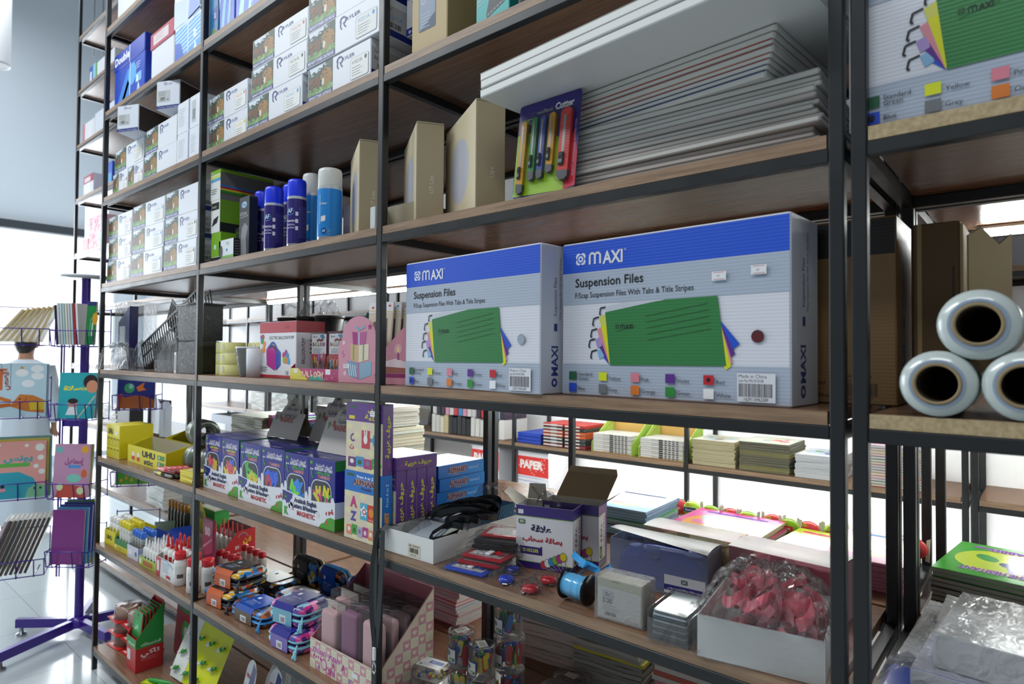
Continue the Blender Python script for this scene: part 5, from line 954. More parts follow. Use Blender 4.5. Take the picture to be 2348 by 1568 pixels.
b.thing('glue_tray', 'red card tray of white glue bottles, Arabic lettering, behind pencil cases', 'display tray', (-.56, .262, z))
k = 0
for i in range(5):
    for j in range(2): bottle(-.535 + .043 * i, .3 + .055 * j, z + .0025, .0135, .135, '', 'c0202a', 'white glue bottle with red tip in red tray, %s row, %s from left' % (('front', 'back')[j], ORD[i].replace('lowest', 'first')), 'red tipped glue bottles in the tray')
k = 0
for j, yy in enumerate((.19, .285)):
    for i in range(4): bottle(-.2 + .047 * i + .008 * j, yy, z, .016, .1, '', 'c8202c', 'white glue jar with flat red cap behind pencil cases, %s row, %s from left' % (('front', 'rear')[j], ORD[i].replace('lowest', 'first')), 'red capped glue jars', False, body='cfccc6')
b = MB(); b.box(0, 0, 0, .13, .07, .165, C('1f8a34', .45), .002); f = b.front(); f.rect(0, .12, .13, .165, C('0f7a24', .45)); b.box(-.004, -.01, .162, .15, .08, .167, C('cfd6c8', .4)); b.thing('green_carton', 'green carton with pale lid at back left of middle bay', 'box', (-.73, .343, z))
b = MB(); b.M = Matrix.Scale(1.65, 4); b.box(0, 0, 0, .052, .008, .14, C('8c2a4a', .45), .001); b.M = None; f = b.front(); f.poly([(0, .08), (.085, .11), (.085, .23), (0, .21)], C('b84a6a', .45)); f.text('00', .018, .17, .032, 'e8dce0', bold=.05); f.rect(0, 0, .085, .075, C('b81c28', .45)); f.text('\u0641\u0646', .03, .02, .03, 'e0c02a', bold=.05); f.line([(.006, .12), (.08, .16)], .008, 'd8a0b0'); b.thing('glue_display', 'maroon and red glue display card seen just right of post', 'display card', (-.237, .135, z))
# pink display box
CHK1, CHK2, HEARTC = 'd3d2b8', 'c9939c', 'c8b0a0'
def checks(f, pts_in, w, h, s, seed=0):
    nx, ny = int(w / s) + 1, int(h / s) + 1
    for i in range(nx):
        for j in range(ny):
            x0, y0, x1, y1 = i * s, j * s, min((i + 1) * s, w), min((j + 1) * s, h)
            if not pts_in(x0 + s * .5, y0 + s * .5, s): continue
            c = (i + j) % 2
            f.k = 1; f.rect(x0, y0, x1, y1, (CHK1, CHK2)[c])
            if x0 + s <= w and y0 + s <= h:
                f.k = 3
                if c: f.poly(heart(x0 + s / 2, y0 + s / 2, s * .27), C('d8d4bc', .45))
                else: f.poly(heart(x0 + s / 2, y0 + s / 2, s * .3), C('c8a898', .45)); f.k = 5; f.poly(heart(x0 + s / 2, y0 + s / 2, s * .265), C(CHK1, .45))
t = T('pink_display', 'pink and cream heart checked display box of boxed pencil pouches', 'display box', (.722, .022, z)); w = .31; d = .185
b = MB(); PK = C('d6c9b8', .45); b.box(0, 0, 0, w, .002, .082, PK); b.box(0, .002, 0, w, d, .0018, PK); b.prism([(.002, 0), (d, 0), (d, .245), (.002, .08)], w - .002, w, PK, 'x'); b.prism([(.002, 0), (d, 0), (d, .245), (.002, .08)], 0, .002, C('a8606a', .5), 'x'); b.box(0, d, 0, w, d + .002, .245, C('a8606a', .5))
f = b.front(); checks(f, lambda x, y, s: True, w, .08, .026); f.k = 7; MG = 'b03a90'
f.text('zhuan yuan', .012, .048, .018, 'e0d0d8', w=.13, bold=.07); f.text('zhuan yuan', .012, .048, .018, MG, w=.13, bold=.02); f.text('shi', .09, .008, .02, MG, w=.032, bold=.03); f.ell(.07, .026, .014, .015, MG, 20); f.ell(.07, .026, .011, .012, 'd8c4c0', 20); f.text('A', .15, .035, .02, MG, bold=.02); f.text('E', .185, .006, .02, '8a8ab8', bold=.02); f.text('e', .04, .008, .014, '8a8ab8', bold=.02); f.polys([ellipse(.02 + .011 * i, .038 - .002 * (i % 2), .003, .004, 8) for i in range(4)], MG); f.polys([star(.115, .038, .008, 5)], C(MG, .45)); f.rect(.2, .035, .225, .048, 'e3e3e6')
f = b.right(w); lim = lambda x, y, s: y + s * .1 < .08 + (x) * .165 / d
n = 8; s = .0263
checks(f, lambda x, y, s: y + s * .5 < .08 + (x - s * .5) * .165 / d, d, .245, s); b.obj('box', t)
# clip the slanted edge: pale cut edge
b = MB(); b.add([(w + .0008, .0, .078), (w + .0008, d, .243), (w + .0008, d, .247), (w + .0008, 0, .083)], [(0, 1, 2, 3)], C('8c5a58', .5)); b.obj('edge', t)
PNK, MAU, PLM = C('ecc0c4', .6), C('c48aa0', .6), C('a06c8c', .6)
k = 0
for row in range(4):
    for col in range(3):
        x = .73 + .012 + col * .096; y = .03 + row * .043; hh = .185 if row == 0 and col == 0 else .205
        if row == 3 and col == 0: continue
        tt = T('pencil_pouch_box', 'clear boxed %s pencil pouch in pink display, %s row, %s' % (('pink', 'plum', 'pink')[col], ('front', 'second', 'third', 'back')[row], ('left', 'middle', 'right')[col]), 'boxed pouch', (x, y, z + .0022), 0, 'boxed pencil pouches')
        b = MB(); m = (PNK, PLM, PNK)[col]; b.rbox(.01, .004, .004, .08, .034, hh - .022, .01, m, 5, .008, True); f = b.front(.012, .006, .004); f.line([(.006, .002), (.006, hh - .06), (.02, hh - .04), (.06, hh - .04)], .0015, MAU); f.ell(.044, .018, .006, .007, 'd8d0c0', 12); b.obj('pouch', tt)
        if col == 0: b = MB(); b.box(.002, .034, .002, .086, .0355, hh - .004, C('dcd8cc', .5)); f = b.front(.002, .034, .002); f.ell(.012, hh * .6, .008, .018, 'b8b4a8', 12); f.ell(.01, hh * .35, .01, .012, 'd0c87a', 12); f.text('zhuan', .02, hh * .85, .006, '55504a'); b.obj('backing_card', tt)
        b = MB(); b.box(0, 0, 0, .09, .04, hh, CLEAR, .001); f = b.top(hh); f.line([(.01, .02), (.04, .03)], .001, 'd8d8d4'); f.line([(.04, .01), (.08, .025)], .001, 'd8d8d4'); b.obj('clear_box', tt)
# bottom shelf of the middle bay
z = Z[6]
for i, (x, y, c) in enumerate(((.045, .1, '23242a'), (.17, .12, '2c2d34'))):
    t = T('blister_pack', 'white blister card with black hot glue gun, %s one, bottom shelf' % ('left', 'right')[i], 'blister pack', (x + .06, y, z), (radians(-12), 0, radians(-10 + 5 * i)), 'blister cards on the bottom shelf'); w, h = .1, .28
    b = MB(); b.prism([(0, 0), (w, 0), (w, h * .7)] + [(w * .5 + w * .5 * cos(a), h * .8 + h * .18 * sin(a)) for a in (pi * k / 8 for k in range(9))] + [(0, h * .7)], 0, .0015, C('dfe3e6', .4), 'y'); f = b.front(); f.poly([(w * .3, h * .25), (w * .95, h * .35), (w * .9, h * .9), (w * .55, h * .95)], C('2a3a80', .4)); f.poly([(w * .08, h * .1), (w * .4, h * .12), (w * .42, h * .2), (w * .08, h * .18)], C('6ab02a', .4)); f.text('NEW', w * .12, h * .75, .012, 'c83a4a', bold=.04); f.lines(w * .12, h * .62, w * .28, 4, .03, .014, 'b8a83a'); b.obj('card', t)
    b = MB(); b.prism([(w * .3, h * .5), (w * .62, h * .56), (w * .66, h * .44), (w * .52, h * .4), (w * .6, h * .14), (w * .48, h * .12), (w * .38, h * .38), (w * .3, h * .4)], -.022, -.0005, C(c, .35), 'y'); b.obj('glue_gun', t)
    b = MB(); b.prism(rrect(w * .2, h * .08, w * .75, h * .62, .02, 4), -.026, -.0004, BL, 'y', True); b.obj('blister', t)
b = MB(); crumple(b, .0, 0, 0, .3, .17, .2, clear('white_bag_film', 'eef0ee', .2, .22, .7, 30, .4, .9), 16, 12, .014, 5); b.thing('wrapped_bundle', 'large milky plastic wrapped bundle at back of bottom shelf', 'bundle', (.02, .22, z))
for i in range(3):
    b = MB(); t = T('clear_pouch_box', 'clear box with folded blue printed cloth, bottom shelf, %s of three' % ('nearest left', 'middle', 'right')[i], 'box', (.42 + .12 * i, .03 + .02 * i, z), radians(2), 'clear boxes with blue cloth')
    b.rbox(.008, .008, .002, .112, .1, .09, .01, (GRAFB, spotted('blue_grey_print', '4a78b0', ['9ac0dc', '2a3a58', 'c8d4dc'], 50), GRAFP)[i], 4, .012, True); b.obj('contents', t); b = MB(); b.box(0, 0, 0, .12, .11, .105, CLEAR, .001); b.obj('clear_box', t)
    b = MB(); b.box(.03, -.001, .03, .09, -.0004, .09, C('8ab8dc', .4)); b.obj('label', t)
# ================================================================== left bay, eye-level shelf: desk organisers in film
z = Z[3]
PL = C('17191d', .4)
def slotted(b, w, h, t, n, rows=2, m=PL):
    """black plastic basket side with rows of slots"""
    b.box(0, 0, 0, w, t, h * .08, m); b.box(0, 0, h * .92, w, t, h, m)
    for r in range(1, rows): b.box(0, 0, h * (r / rows) - h * .03, w, t, h * (r / rows) + h * .03, m)
    for i in range(n + 1): x = (w - .006) * i / n; b.box(x, 0, h * .08, x + .006, t, h * .92, m)
def organiser(x, y, ang, lab, w=.3, h=.12):
    t = T('slotted_basket', lab, 'basket', (x, y, z + .001), 0, 'slotted black baskets leaning crosswise')
    M = Matrix.Rotation(-ang, 4, 'Y'); b = MB(); b.M = M; slotted(b, w, h, .004, 26); b.obj('front_side', t)
    b = MB(); b.M = M @ Matrix.Translation((0, .05, 0)); slotted(b, w, h, .004, 26); b.obj('rear_side', t)
    b = MB(); b.M = M; b.box(0, .004, 0, w, .05, .004, PL); b.obj('bottom', t)
    return t
organiser(-.79, .1, radians(21), 'black slotted basket leaning up to the right in the left bay', .62, .12)
organiser(-.82, .2, radians(-32), 'black slotted basket crossing behind, leaning down to the right', .42, .12).location.z = z + .225
t = T('file_holder', 'navy blue file holder in clear film at left end', 'file holder', (-1.0, .06, z)); b = MB(); b.prism([(0, 0), (.14, 0), (.14, .29), (.0, .22)], 0, .004, C('2a3070', .35), 'y'); b.prism([(.004, 0), (.035, 0), (.035, .25), (.004, .22)], 0, .004, C('2a3070', .35), 'x'); b.prism([(.004, 0), (.035, 0), (.035, .29), (.004, .29)], .14, .144, C('2a3070', .35), 'x'); b.box(0, 0, 0, .14, .035, .004, C('2a3070', .35)); b.obj('shell', t)
b = MB(); b.box(.02, -.002, .06, .09, -.0003, .2, C('c9d0d4', .4)); b.obj('label', t)
b = MB(); b.box(-.012, -.012, .001, .16, .11, .31, WRAP, .004); b.obj('film_wrap', t)
b = MB(); crumple(b, 0, 0, 0, .4, .082, .11, WRAP, 18, 8, .013, 4); b.thing('film_wrap', 'crumpled clear film spilling over the shelf edge at left end', 'plastic film', (-1.04, -.03, z + .0012))
b = MB(); crumple(b, 0, 0, 0, .13, .1, .12, WRAP, 12, 8, .014, 9); b.thing('film_wrap', 'crumpled clear film between the crossing baskets', 'plastic film', (-.65, -.012, z + .0012))
t = T('mesh_pen_holder', 'black mesh pen holder in film standing on a black holder', 'pen holder', (-.24, .03, z + .125)); b = MB(); b.prism([(.0, 0), (.15, 0), (.165, .135), (-.012, .135)], 0, .003, MESH, 'y'); b.prism([(.003, 0), (.1, 0), (.1, .135), (.003, .135)], .15, .153, MESH, 'x'); b.box(0, .003, 0, .15, .1, .003, PL); b.obj('basket', t); b = MB(); b.tube([(-.014, -.003, .136), (.167, -.003, .136), (.167, .1, .136), (-.014, .1, .136)], .004, C('26282c', .3), 8, True); b.obj('rim', t)
b = MB(); b.box(-.016, -.006, .001, .172, .106, .142, WRAP, .003); b.obj('film_wrap', t)
t = T('black_holder', 'black square holder in film under the mesh pen holder', 'holder', (-.24, .03, z)); b = MB(); b.box(0, 0, 0, .155, .003, .12, MESH); b.box(.152, .003, 0, .155, .1, .12, MESH); b.box(0, .003, 0, .003, .1, .12, MESH); b.box(0, 0.003, 0, .155, .1, .003, PL); b.obj('basket', t); b = MB(); b.box(-.03, -.003, 0, -.012, .012, .08, C('dfe2e4', .4)); f = b.front(-.03, -.003, 0); f.bars(.004, .01, .014, .07, '1a1b1f', 5); b.obj('tag', t)
b = MB(); b.box(-.008, -.005, .001, .16, .105, .1235, WRAP, .003); b.obj('film_wrap', t)
t = T('magazine_file', 'black sloped file stand in film beside the square holder', 'file stand', (-.5, .05, z)); b = MB(); b.prism([(0, 0), (.2, 0), (.2, .13), (.11, .13), (0, .07)], 0, .003, MESH, 'y'); b.prism([(0, 0), (.2, 0), (.2, .16), (.11, .16), (0, .07)], .15, .153, MESH, 'y'); b.box(0, .003, 0, .2, .15, .003, PL); b.obj('shell', t); b = MB()
for x in (.09, .15): b.tube([(x, -.003, .002), (x, -.003, .1), (x + .012, -.003, .112)], .0025, C('3a3c42', .3), 7)
b.obj('wire_divider', t); b = MB(); b.prism([(-.01, 0.001), (.205, 0.001), (.205, .16), (.09, .17), (-.02, .08)], -.008, .16, WRAP, 'y'); b.obj('film_wrap', t)
# ================================================================== left bay, waist shelf: glue sticks and tape
z = Z[4]; YEL = C('dccf1c', .4); BK = '16170f'
def ybox(name, lab, x, y, w, d, h, deco, zz=0, slope=None, rot=0):
    b = MB()
    if slope is None: b.box(0, 0, 0, w, d, h, YEL, .001)
    else:
        b.box(0, 0, 0, w, .002, h, YEL); b.box(0, .002, 0, w, d, .002, C('a9a48c', .6)); b.prism([(.002, 0), (d, 0), (d, slope), (.002, h)], w - .002, w, YEL, 'x'); b.prism([(.002, 0), (d, 0), (d, slope), (.002, h)], 0, .002, YEL, 'x'); b.box(0.002, d - .002, 0.002, w - .002, d, slope, C('a9a48c', .6))
    deco(b, w, d, h); return b.thing(name, lab, 'display tray', (x, y, z + zz), rot, 'yellow glue stick trays')
def du(b, w, d, h):
    f = b.front(); f.text('UHU', w * .4, h * .52, h * .32, BK, w=w * .34, bold=.06); f.text('stic', w * .45, h * .12, h * .3, BK, w=w * .24, bold=.04)
    for a in (.16, .3): f.ell(w * a, h * .5, w * .04, h * .16, 'e8e2d4', 14); f.ell(w * a, h * .28, w * .045, h * .13, 'c8402a', 14)
    f.rect(w * .8, h * .56, w * .97, h * .82, '4a8a3a'); f.rect(w * .8, h * .2, w * .97, h * .46, '4a8a3a'); f.ell(w * .84, h * .69, .005, .007, 'e0e4d8', 10); f.ell(w * .84, h * .33, .005, .007, 'e0e4d8', 10)
ybox('glue_stick_tray', 'long yellow glue stick tray with black lettering, at shelf front', -.80, .045, .42, .1, .075, du, 0, .1)
ybox('glue_stick_tray', 'yellow glue stick tray behind the long one, red round marks', -.78, .19, .33, .1, .09, lambda b, w, d, h: b.front().ell(w * .2, h * .6, w * .06, h * .18, 'e8e2d4').ell(w * .2, h * .35, w * .06, h * .14, 'c8402a').text('stic', w * .4, h * .4, h * .3, BK, bold=.05), 0, .12)
def du2(b, w, d, h):
    f = b.front(); f.text('UHU', w * .12, h * .72, h * .16, BK, w=w * .4, bold=.06); f.ell(w * .75, h * .75, w * .1, h * .07, 'e8e2d4')
    for r in range(2): f.rect(0, h * (.04 + .32 * r), w, h * (.06 + .32 * r), 'b0a40c'); [f.rr(w * (.06 + .24 * i), h * (.08 + .32 * r), w * (.26 + .24 * i), h * (.3 + .32 * r), .003, 'c8bc14') for i in range(4)]; [f.text('UHU', w * (.09 + .24 * i), h * (.24 + .32 * r), h * .04, BK, w=w * .14, bold=.06) for i in range(4)]
ybox('glue_stick_box', 'upright yellow glue box with rows of tabs at far left', -1.03, .03, .17, .14, .15, du2)
ybox('glue_stick_box', 'plain yellow carton at back of waist shelf', -.4, .3, .22, .1, .13, lambda b, w, d, h: b.front().rect(w * .1, h * .3, w * .5, h * .6, 'c8b81a').polys([[(w * .6, h * .2), (w * .9, h * .2), (w * .75, h * .7)]], C(BK, .4)))
SILV = C('7b8478', .3, .55)
def duct(x, y, zz, r, wd, lab):
    t = T('duct_tape', lab, 'tape', (x, y, z + zz), radians(-6), 'silver duct tape rolls'); b = MB(); b.lathe([(r * .56, 0), (r, 0), (r, wd), (r * .56, wd), (r * .56, 0)], SILV, 36, (0, 0, r), 'x', caps=False); b.obj('roll', t)
    b = MB(); n = 30; b.add([(-.0006, rr_ * cos(2 * pi * i / n), r + rr_ * sin(2 * pi * i / n)) for rr_ in (r * .5, r * 1.005) for i in range(n)], [(i, (i + 1) % n, n + (i + 1) % n, n + i) for i in range(n)], C('c8bc1e', .4)); b.add([(-.0012, r * a, r + r * c) for a, c in ((-.3, .6), (.3, .6), (.0, .95))], [(0, 1, 2)], C(BK, .4)); b.add([(-.0012, r * a, r + r * c) for a, c in ((-.9, -.3), (-.5, -.3), (-.5, .3), (-.9, .3))], [(0, 1, 2, 3)], C('c8502a', .4)); b.obj('label', t)
    b = MB(); b.lathe([(r * .5, -.0005), (r * .56, -.0005), (r * .56, wd), (r * .5, wd)], C('55503c', .7), 24, (0, 0, r), 'x', caps=False); b.obj('core', t)
duct(-.315, .14, 0, .056, .09, 'silver duct tape roll with yellow label, lower left of pile'); duct(-.2, .14, 0, .056, .09, 'silver duct tape roll, lower right beside the post'); duct(-.3, .14, .1125, .052, .09, 'silver duct tape roll on top of the two others')
R = random.Random(12)
for i in range(10):
    dark = i < 5; L = .15; x = -.375 + .008 * (i % 5) + (0 if dark else .03); y = .012 + .0178 * (i % 5)
    t = T('glue_pen', ('black and yellow' if dark else 'red') + ' capped glue pen lying on waist shelf, %s from left' % ORD[i % 5].replace('lowest', 'first'), 'glue pen', (x, y - .004, z + (0 if dark else .0185)), radians(1), 'glue pens lying on the waist shelf'); r = .0085
    b = MB(); b.lathe([(r * .9, 0), (r, .003), (r, L * .62), (r * .7, L * .66)], C('1d2014' if dark else 'b02a30', .3), 14, (0, 0, r), 'x'); b.lathe([(r * 1.01, L * .2), (r * 1.01, L * .42)], C('d0c41e' if dark else 'd88080', .35), 14, (0, 0, r), 'x', caps=False); b.obj('barrel', t)
    b = MB(); b.lathe([(r * .8, L * .62), (r * .85, L * .95), (r * .5, L)], C('8a9088' if dark else '7a2020', .3), 14, (0, 0, r), 'x'); b.obj('cap', t)
for i in range(5):
    b = MB(); b.box(0, 0, 0, .11, .075, .0085, C('d8c81a', .4), .001); f = b.right(.11); f.rect(0, .001, .075, .0075, '7a5c14')
    if i == 4: f = b.top(.0085); f.poly([(.02, .01), (.1, .015), (.09, .06), (.03, .055)], C('e2ddc0', .4)); f.ell(.06, .035, .02, .014, 'c86a3a'); f.rect(.004, .06, .106, .072, 'c89a1a')
    b.thing('glue_refill_pack', 'flat yellow card pack in stack by post, %s from shelf' % ORD[i].replace('lowest', 'first'), 'pack', (-.16 + .003 * (i % 2), .012, z + i * .0088), radians((2, -1, 3, 0, 1)[i]), 'flat yellow card packs')
# ================================================================== left bay, knee shelf: liquid glue
z = Z[5]
def tray(name, lab, x, y, w, d, h, mats, lip=None, back=None, deco=None):
    b = MB(); m0 = C(mats[0], .45); hb = back or h; b.box(0, 0, 0, w, .002, h, m0); b.box(0, .002, 0, w, d, .002, C('b8b4a8', .6)); b.prism([(.002, 0), (d, 0), (d, hb), (.002, h)], 0, .002, C(mats[1], .5), 'x'); b.prism([(.002, 0), (d, 0), (d, hb), (.002, h)], w - .002, w, C(mats[1], .5), 'x'); b.box(.002, d - .002, .002, w - .002, d, hb, C(mats[-1], .5))
    if deco: deco(b, w, d, h)
    return b.thing(name, lab, 'display tray', (x, y, z), radians(2), 'small counter trays of glue')
tray('glue_tray', 'yellow tray of white square glue bottles at left end of knee shelf', -1.03, .03, .13, .12, .065, ('d8cc1e', 'd0c41e', 'c8bc1a'), back=.1, deco=lambda b, w, d, h: b.front().text('UHU', w * .2, h * .4, h * .3, BK, w=w * .5, bold=.05))
for i in range(6): bottle(-1.005 + .04 * (i % 3), .06 + .045 * (i // 3), z + .0035, .0165, .12, '', 'dfe0dc', 'white square glue bottle, yellow label, %s in yellow tray' % ORD[i].replace('lowest', 'first'), 'white bottles in the yellow tray', False, ('c8bc1a', BK))
tray('glue_tray', 'green and yellow tray of yellow capped glue bottles', -.89, .028, .15, .12, .05, ('2f7a3a', '2f7a3a', 'c8bc1a'), back=.1, deco=lambda b, w, d, h: b.front().rect(0, 0, w, h * .5, 'c8bc1e').rect(.006, .01, .018, .024, 'e6e6e0').text('Gum', w * .3, h * .15, h * .25, '2f6a3a'))
for i in range(8): bottle(-.868 + .034 * (i % 4), .055 + .04 * (i // 4), z + .003, .0145, .125, '', 'd8c81c', 'clear glue bottle with rounded yellow cap, %s in green tray' % ORD[i].replace('lowest', 'first'), 'yellow capped glue bottles', False, ('e0e0da', '3a8a4a'), 'c8cac0')
tray('glue_tray', 'pale tray of blue capped clear glue tubes', -.725, .026, .13, .12, .055, ('c9ccd4', 'a8b0c0', '2a4aa0'), back=.1, deco=lambda b, w, d, h: b.front().rect(w * .1, h * .3, w * .4, h * .7, 'dfe0e2').ell(w * .7, h * .5, .01, .01, '3a5aa8').rect(w * .9, 0, w, h, '2a3a90'))
for i in range(8): bottle(-.705 + .03 * (i % 4), .052 + .04 * (i // 4), z + .003, .0135, .115, '', '2f6ac8', 'clear glue tube with bright blue cap, %s in pale tray' % ORD[i].replace('lowest', 'first'), 'blue capped glue tubes', False, ('7a7468', '9a9488'), '8f9698')
tray('glue_tray', 'white and lime tray of white nozzle bottles', -.585, .024, .17, .13, .035, ('9ab82a', 'dfe2dc', 'dfe2dc'), back=.06, deco=lambda b, w, d, h: b.front().rect(w * .25, h * .2, w * .8, h * .75, 'b0602a').rect(w * .06, h * .2, w * .16, h * .8, 'e6e6e0'))
for i in range(15): bottle(-.562 + .032 * (i % 5), .045 + .034 * (i // 5), z + .003, .0115, .105, '', 'e6e8e6', 'white glue bottle with pointed white nozzle, %s in lime tray' % ORD[i].replace('lowest', 'first'), 'white nozzle glue bottles', True, ('e2e2e0', '2a3a80'))
b = MB(); b.box(0, 0, 0, .17, .002, .075, C('d8dcde', .45)); b.prism([(.002, 0), (.15, 0), (.15, .13), (.002, .075)], 0, .002, C('a8a298', .6), 'x'); b.prism([(.002, 0), (.15, 0), (.15, .13), (.002, .075)], .168, .17, C('a8a298', .6), 'x'); b.box(.002, .148, 0, .168, .15, .14, C('9c9488', .6)); b.box(.002, .002, 0, .168, .148, .002, C('9c9488', .6)); f = b.front(); f.poly([(.0, .0), (.04, .0), (.05, .075), (0, .075)], C('b02a34', .45)); f.rect(.01, .02, .03, .06, 'e0dcd8'); f.lines(.06, .06, .15, 5, .008, .002, '6a8aa0'); f.rr(.1, .008, .14, .02, .003, 'b02a34'); f.line([(.05, .07), (.1, .074), (.168, .055)], .003, '3a8ab0'); b.thing('glue_tray', 'white and red carton of red tipped glue bottles by the post', 'display tray', (-.4, .024, z), 0, 'small counter trays of glue')
for i in range(9): bottle(-.377 + .041 * (i % 4 if i < 8 else 3), .06 + .045 * (i // 4), z + .003, .0165, .15, '', 'c8202a', 'white glue bottle with red pointed cap in white carton, %s' % ORD[i].replace('lowest', 'first'), 'red tipped bottles in white carton', True, ('b82a2a', 'e8e0dc'))
for i, x in enumerate((-.21, -.15, -.095, -.05)): bottle(x, .04 + .035 * (i % 2), z, .0225 if i != 1 else .019, .125, '', 'c8202c', 'white glue jar with red screw cap beside post, %s from left' % ORD[i].replace('lowest', 'first'), 'red capped jars beside the post', False, ('d8d8d4', '5a4a44'))
b = MB(); b.prism([(0, 0), (.11, 0), (.11, .1), (.07, .12), (.0, .09)], 0, .1, C('2548b0', .4), 'y'); f = b.front(); f.rect(.01, .02, .1, .08, '3a66c8'); b.thing('blue_carton', 'blue open carton behind the blue capped glue tubes', 'box', (-.66, .16, z), radians(-6))
b = MB(); b.prism([(0, 0), (.15, 0), (.15, .14), (.1, .2), (.05, .2), (0, .14)], 0, .003, C('c8bc1a', .45), 'y'); f = b.front(); f.text('UHU', .04, .13, .03, BK, bold=.05); f.text('glue', .04, .1, .02, BK, bold=.05); b.thing('display_card', 'yellow rounded display card at back of knee shelf', 'display card', (-.745, .3, z))
t = T('marker_carton', 'dark green carton of orange capped bottles at back of left bay', 'display tray', (-1.0, .235, z)); b = MB(); b.prism([(0, 0), (.24, 0), (.24, .11), (0, .06)], 0, .003, C('2f6a3a', .45), 'y'); b.box(0, .003, 0, .24, .13, .003, C('5a5a50', .6)); b.box(0, .127, .003, .24, .13, .19, C('2a4a30', .5)); f = b.front(); f.text('natural', .08, .02, .016, 'c8d8c0'); b.obj('tray', t)
for i in range(6): bottle(-.975 + .037 * i, .3, z + .0035, .0145, .16, '', 'c88a18', 'dark glue bottle with orange cap in green carton, %s' % ORD[i].replace('lowest', 'first'), 'orange capped bottles', False, None, '5a5a52')
# ================================================================== left bay, bottom shelf
z = Z[6]
REDC = clear('red_card_film', 'e03028', .25, .15, edge=.2, haze=1)
k = 0
for j in range(3):
    for i in range(2):
        t = T('tape_pack', 'red carded clear tape pack, %s layer, %s column, at left corner' % (('bottom', 'middle', 'top')[j], ('left', 'right')[i]), 'tape pack', (-1.042 + .137 * i + .004 * j, .05 + .012 * i, z + .063 * j), radians(3 - 2 * j), 'red carded tape packs')
        b = MB(); b.box(0, 0, 0, .128, .14, .0025, C('c8201e', .35)); f = b.top(.0025); f.poly([(.01, .01), (.05, .008), (.03, .03)], C('e8c8c0', .35)); b.obj('card', t)
        b = MB(); b.lathe([(.028, .003), (.052, .003), (.052, .05), (.028, .05), (.028, .003)], C('c6b8a4', .25, 0, .5), 30, (.064, .07, 0), caps=False); b.obj('tape_roll', t)
        b = MB(); b.lathe([(.06, .0026), (.056, .056), (.0, .058)], clear('dome_film', 'f4e8e4', .06, .8, edge=.3), 28, (.064, .07, 0)); b.obj('dome', t)
t = T('tack_box', 'green and red counter box of upright green packs', 'display box', (-.735, .035, z)); w, d, hf, hb = .16, .07, .16, .3
b = MB(); RR, GG = C('b4242a', .42), C('1f8a3a', .42); b.box(0, 0, 0, .105, .0015, .14, RR); b.prism([(.0015, 0), (.11, 0), (.11, .28), (.0015, .14)], .1035, .105, RR, 'x'); b.prism([(.0015, 0), (.11, 0), (.11, .28), (.0015, .14)], 0, .0015, RR, 'x'); b.box(0, .1085, 0, .105, .11, .28, RR); b.box(.0015, .0015, 0, .1035, .1085, .0015, RR)
f = b.front(); f.rect(0, .1, .105, .14, GG); f.text('\u0641\u0646\u062A\u0633\u062A\u0643', .02, .11, .016, 'e0e4dc', w=.07, bold=.03); f.rect(.01, .04, .045, .085, 'd8d8d4')
f = b.right(.105); f.poly([(.0015, .1), (.11, .1), (.11, .279), (.0015, .139)], GG); f.text('\u0641\u0646\u062A\u0633\u062A\u0643', .02, .108, .016, 'e0e4dc', w=.08, bold=.03); f.text('\u062A\u0627\u0643\u064A', .02, .068, .024, 'eadcdc', w=.075, bold=.03); f.lines(.02, .055, .1, 2, .008, .002, 'd08a8a')
b.obj('box', t)
for i in range(7):
    b = MB(); b.box(0, 0, 0, .095, .006, .24, C('a82030', .4), .0008); f = b.front(); f.rect(0, .13, .095, .24, GG); f.rect(.02, .16, .075, .2, '3aa858'); f.ell(.0475, .225, .009, .005, '0f4a20'); f.text('\u062A\u0627\u0643\u064A', .022, .168, .02, 'dfe6dc', bold=.03)
    b.thing('tack_pack', 'green topped hanging pack in the counter box, %s from front' % ORD[i].replace('lowest', 'first'), 'pack', (-.73, .042 + .0138 * i, z + .0025 + .004 * i), (radians(-5), 0, 0), 'green packs in the counter box')
b = MB(); b.prism([(0, 0), (.2, 0), (.2, .3), (.14, .36), (.03, .36), (0, .3)], 0, .003, C('a81f30', .45), 'y'); f = b.front(); f.rr(.02, .2, .16, .32, .02, '1f8a3a'); f.text('TACKY', .03, .25, .026, 'e0e4dc', w=.12, bold=.03); f.ell(.13, .12, .05, .05, '3aa84a'); f.ell(.13, .12, .025, .025, 'd8d0c8'); b.box(0, .003, 0, .2, .06, .003, C('a81f30', .45)); b.thing('display_card', 'red and green display card behind the counter box', 'display card', (-.715, .22, z + .006), (radians(-4), 0, radians(-4)))
t = T('glue_tube_card', 'curved yellow and white display card of small glue tubes', 'display card', (-.49, .12, z)); b = MB(); n = 10
def cv(u, v): x = .34 * u; return (x, .17 * (v ** 1.3) - .0 + .02 * u, .012 + .4 * v - .03 * sin(pi * v))
b.grid(lambda u, v: cv(u, v), 12, 12, C('d6dc1e', .35)); vs = lambda u, v, o: tuple(Vector(cv(u, v)) + Vector((0, -o, o * .3)))
b.add([vs(u, v, .001) for v in [i / 12 for i in range(13)] for u in (.0, .3)], [(2 * i, 2 * i + 1, 2 * i + 3, 2 * i + 2) for i in range(12)], C('e4e6e2', .35)); b.add([vs(u, v, .002) for u, v in ((.05, .83), (.12, .9), (.22, .88), (.24, .8), (.14, .77))], [(0, 1, 2, 3, 4)], C('c8582a', .4)); b.add([vs(u, v, .002) for u, v in ((.36, .62), (.5, .62), (.5, .72), (.36, .72))], [(0, 1, 2, 3)], C('2f7a3a', .4))
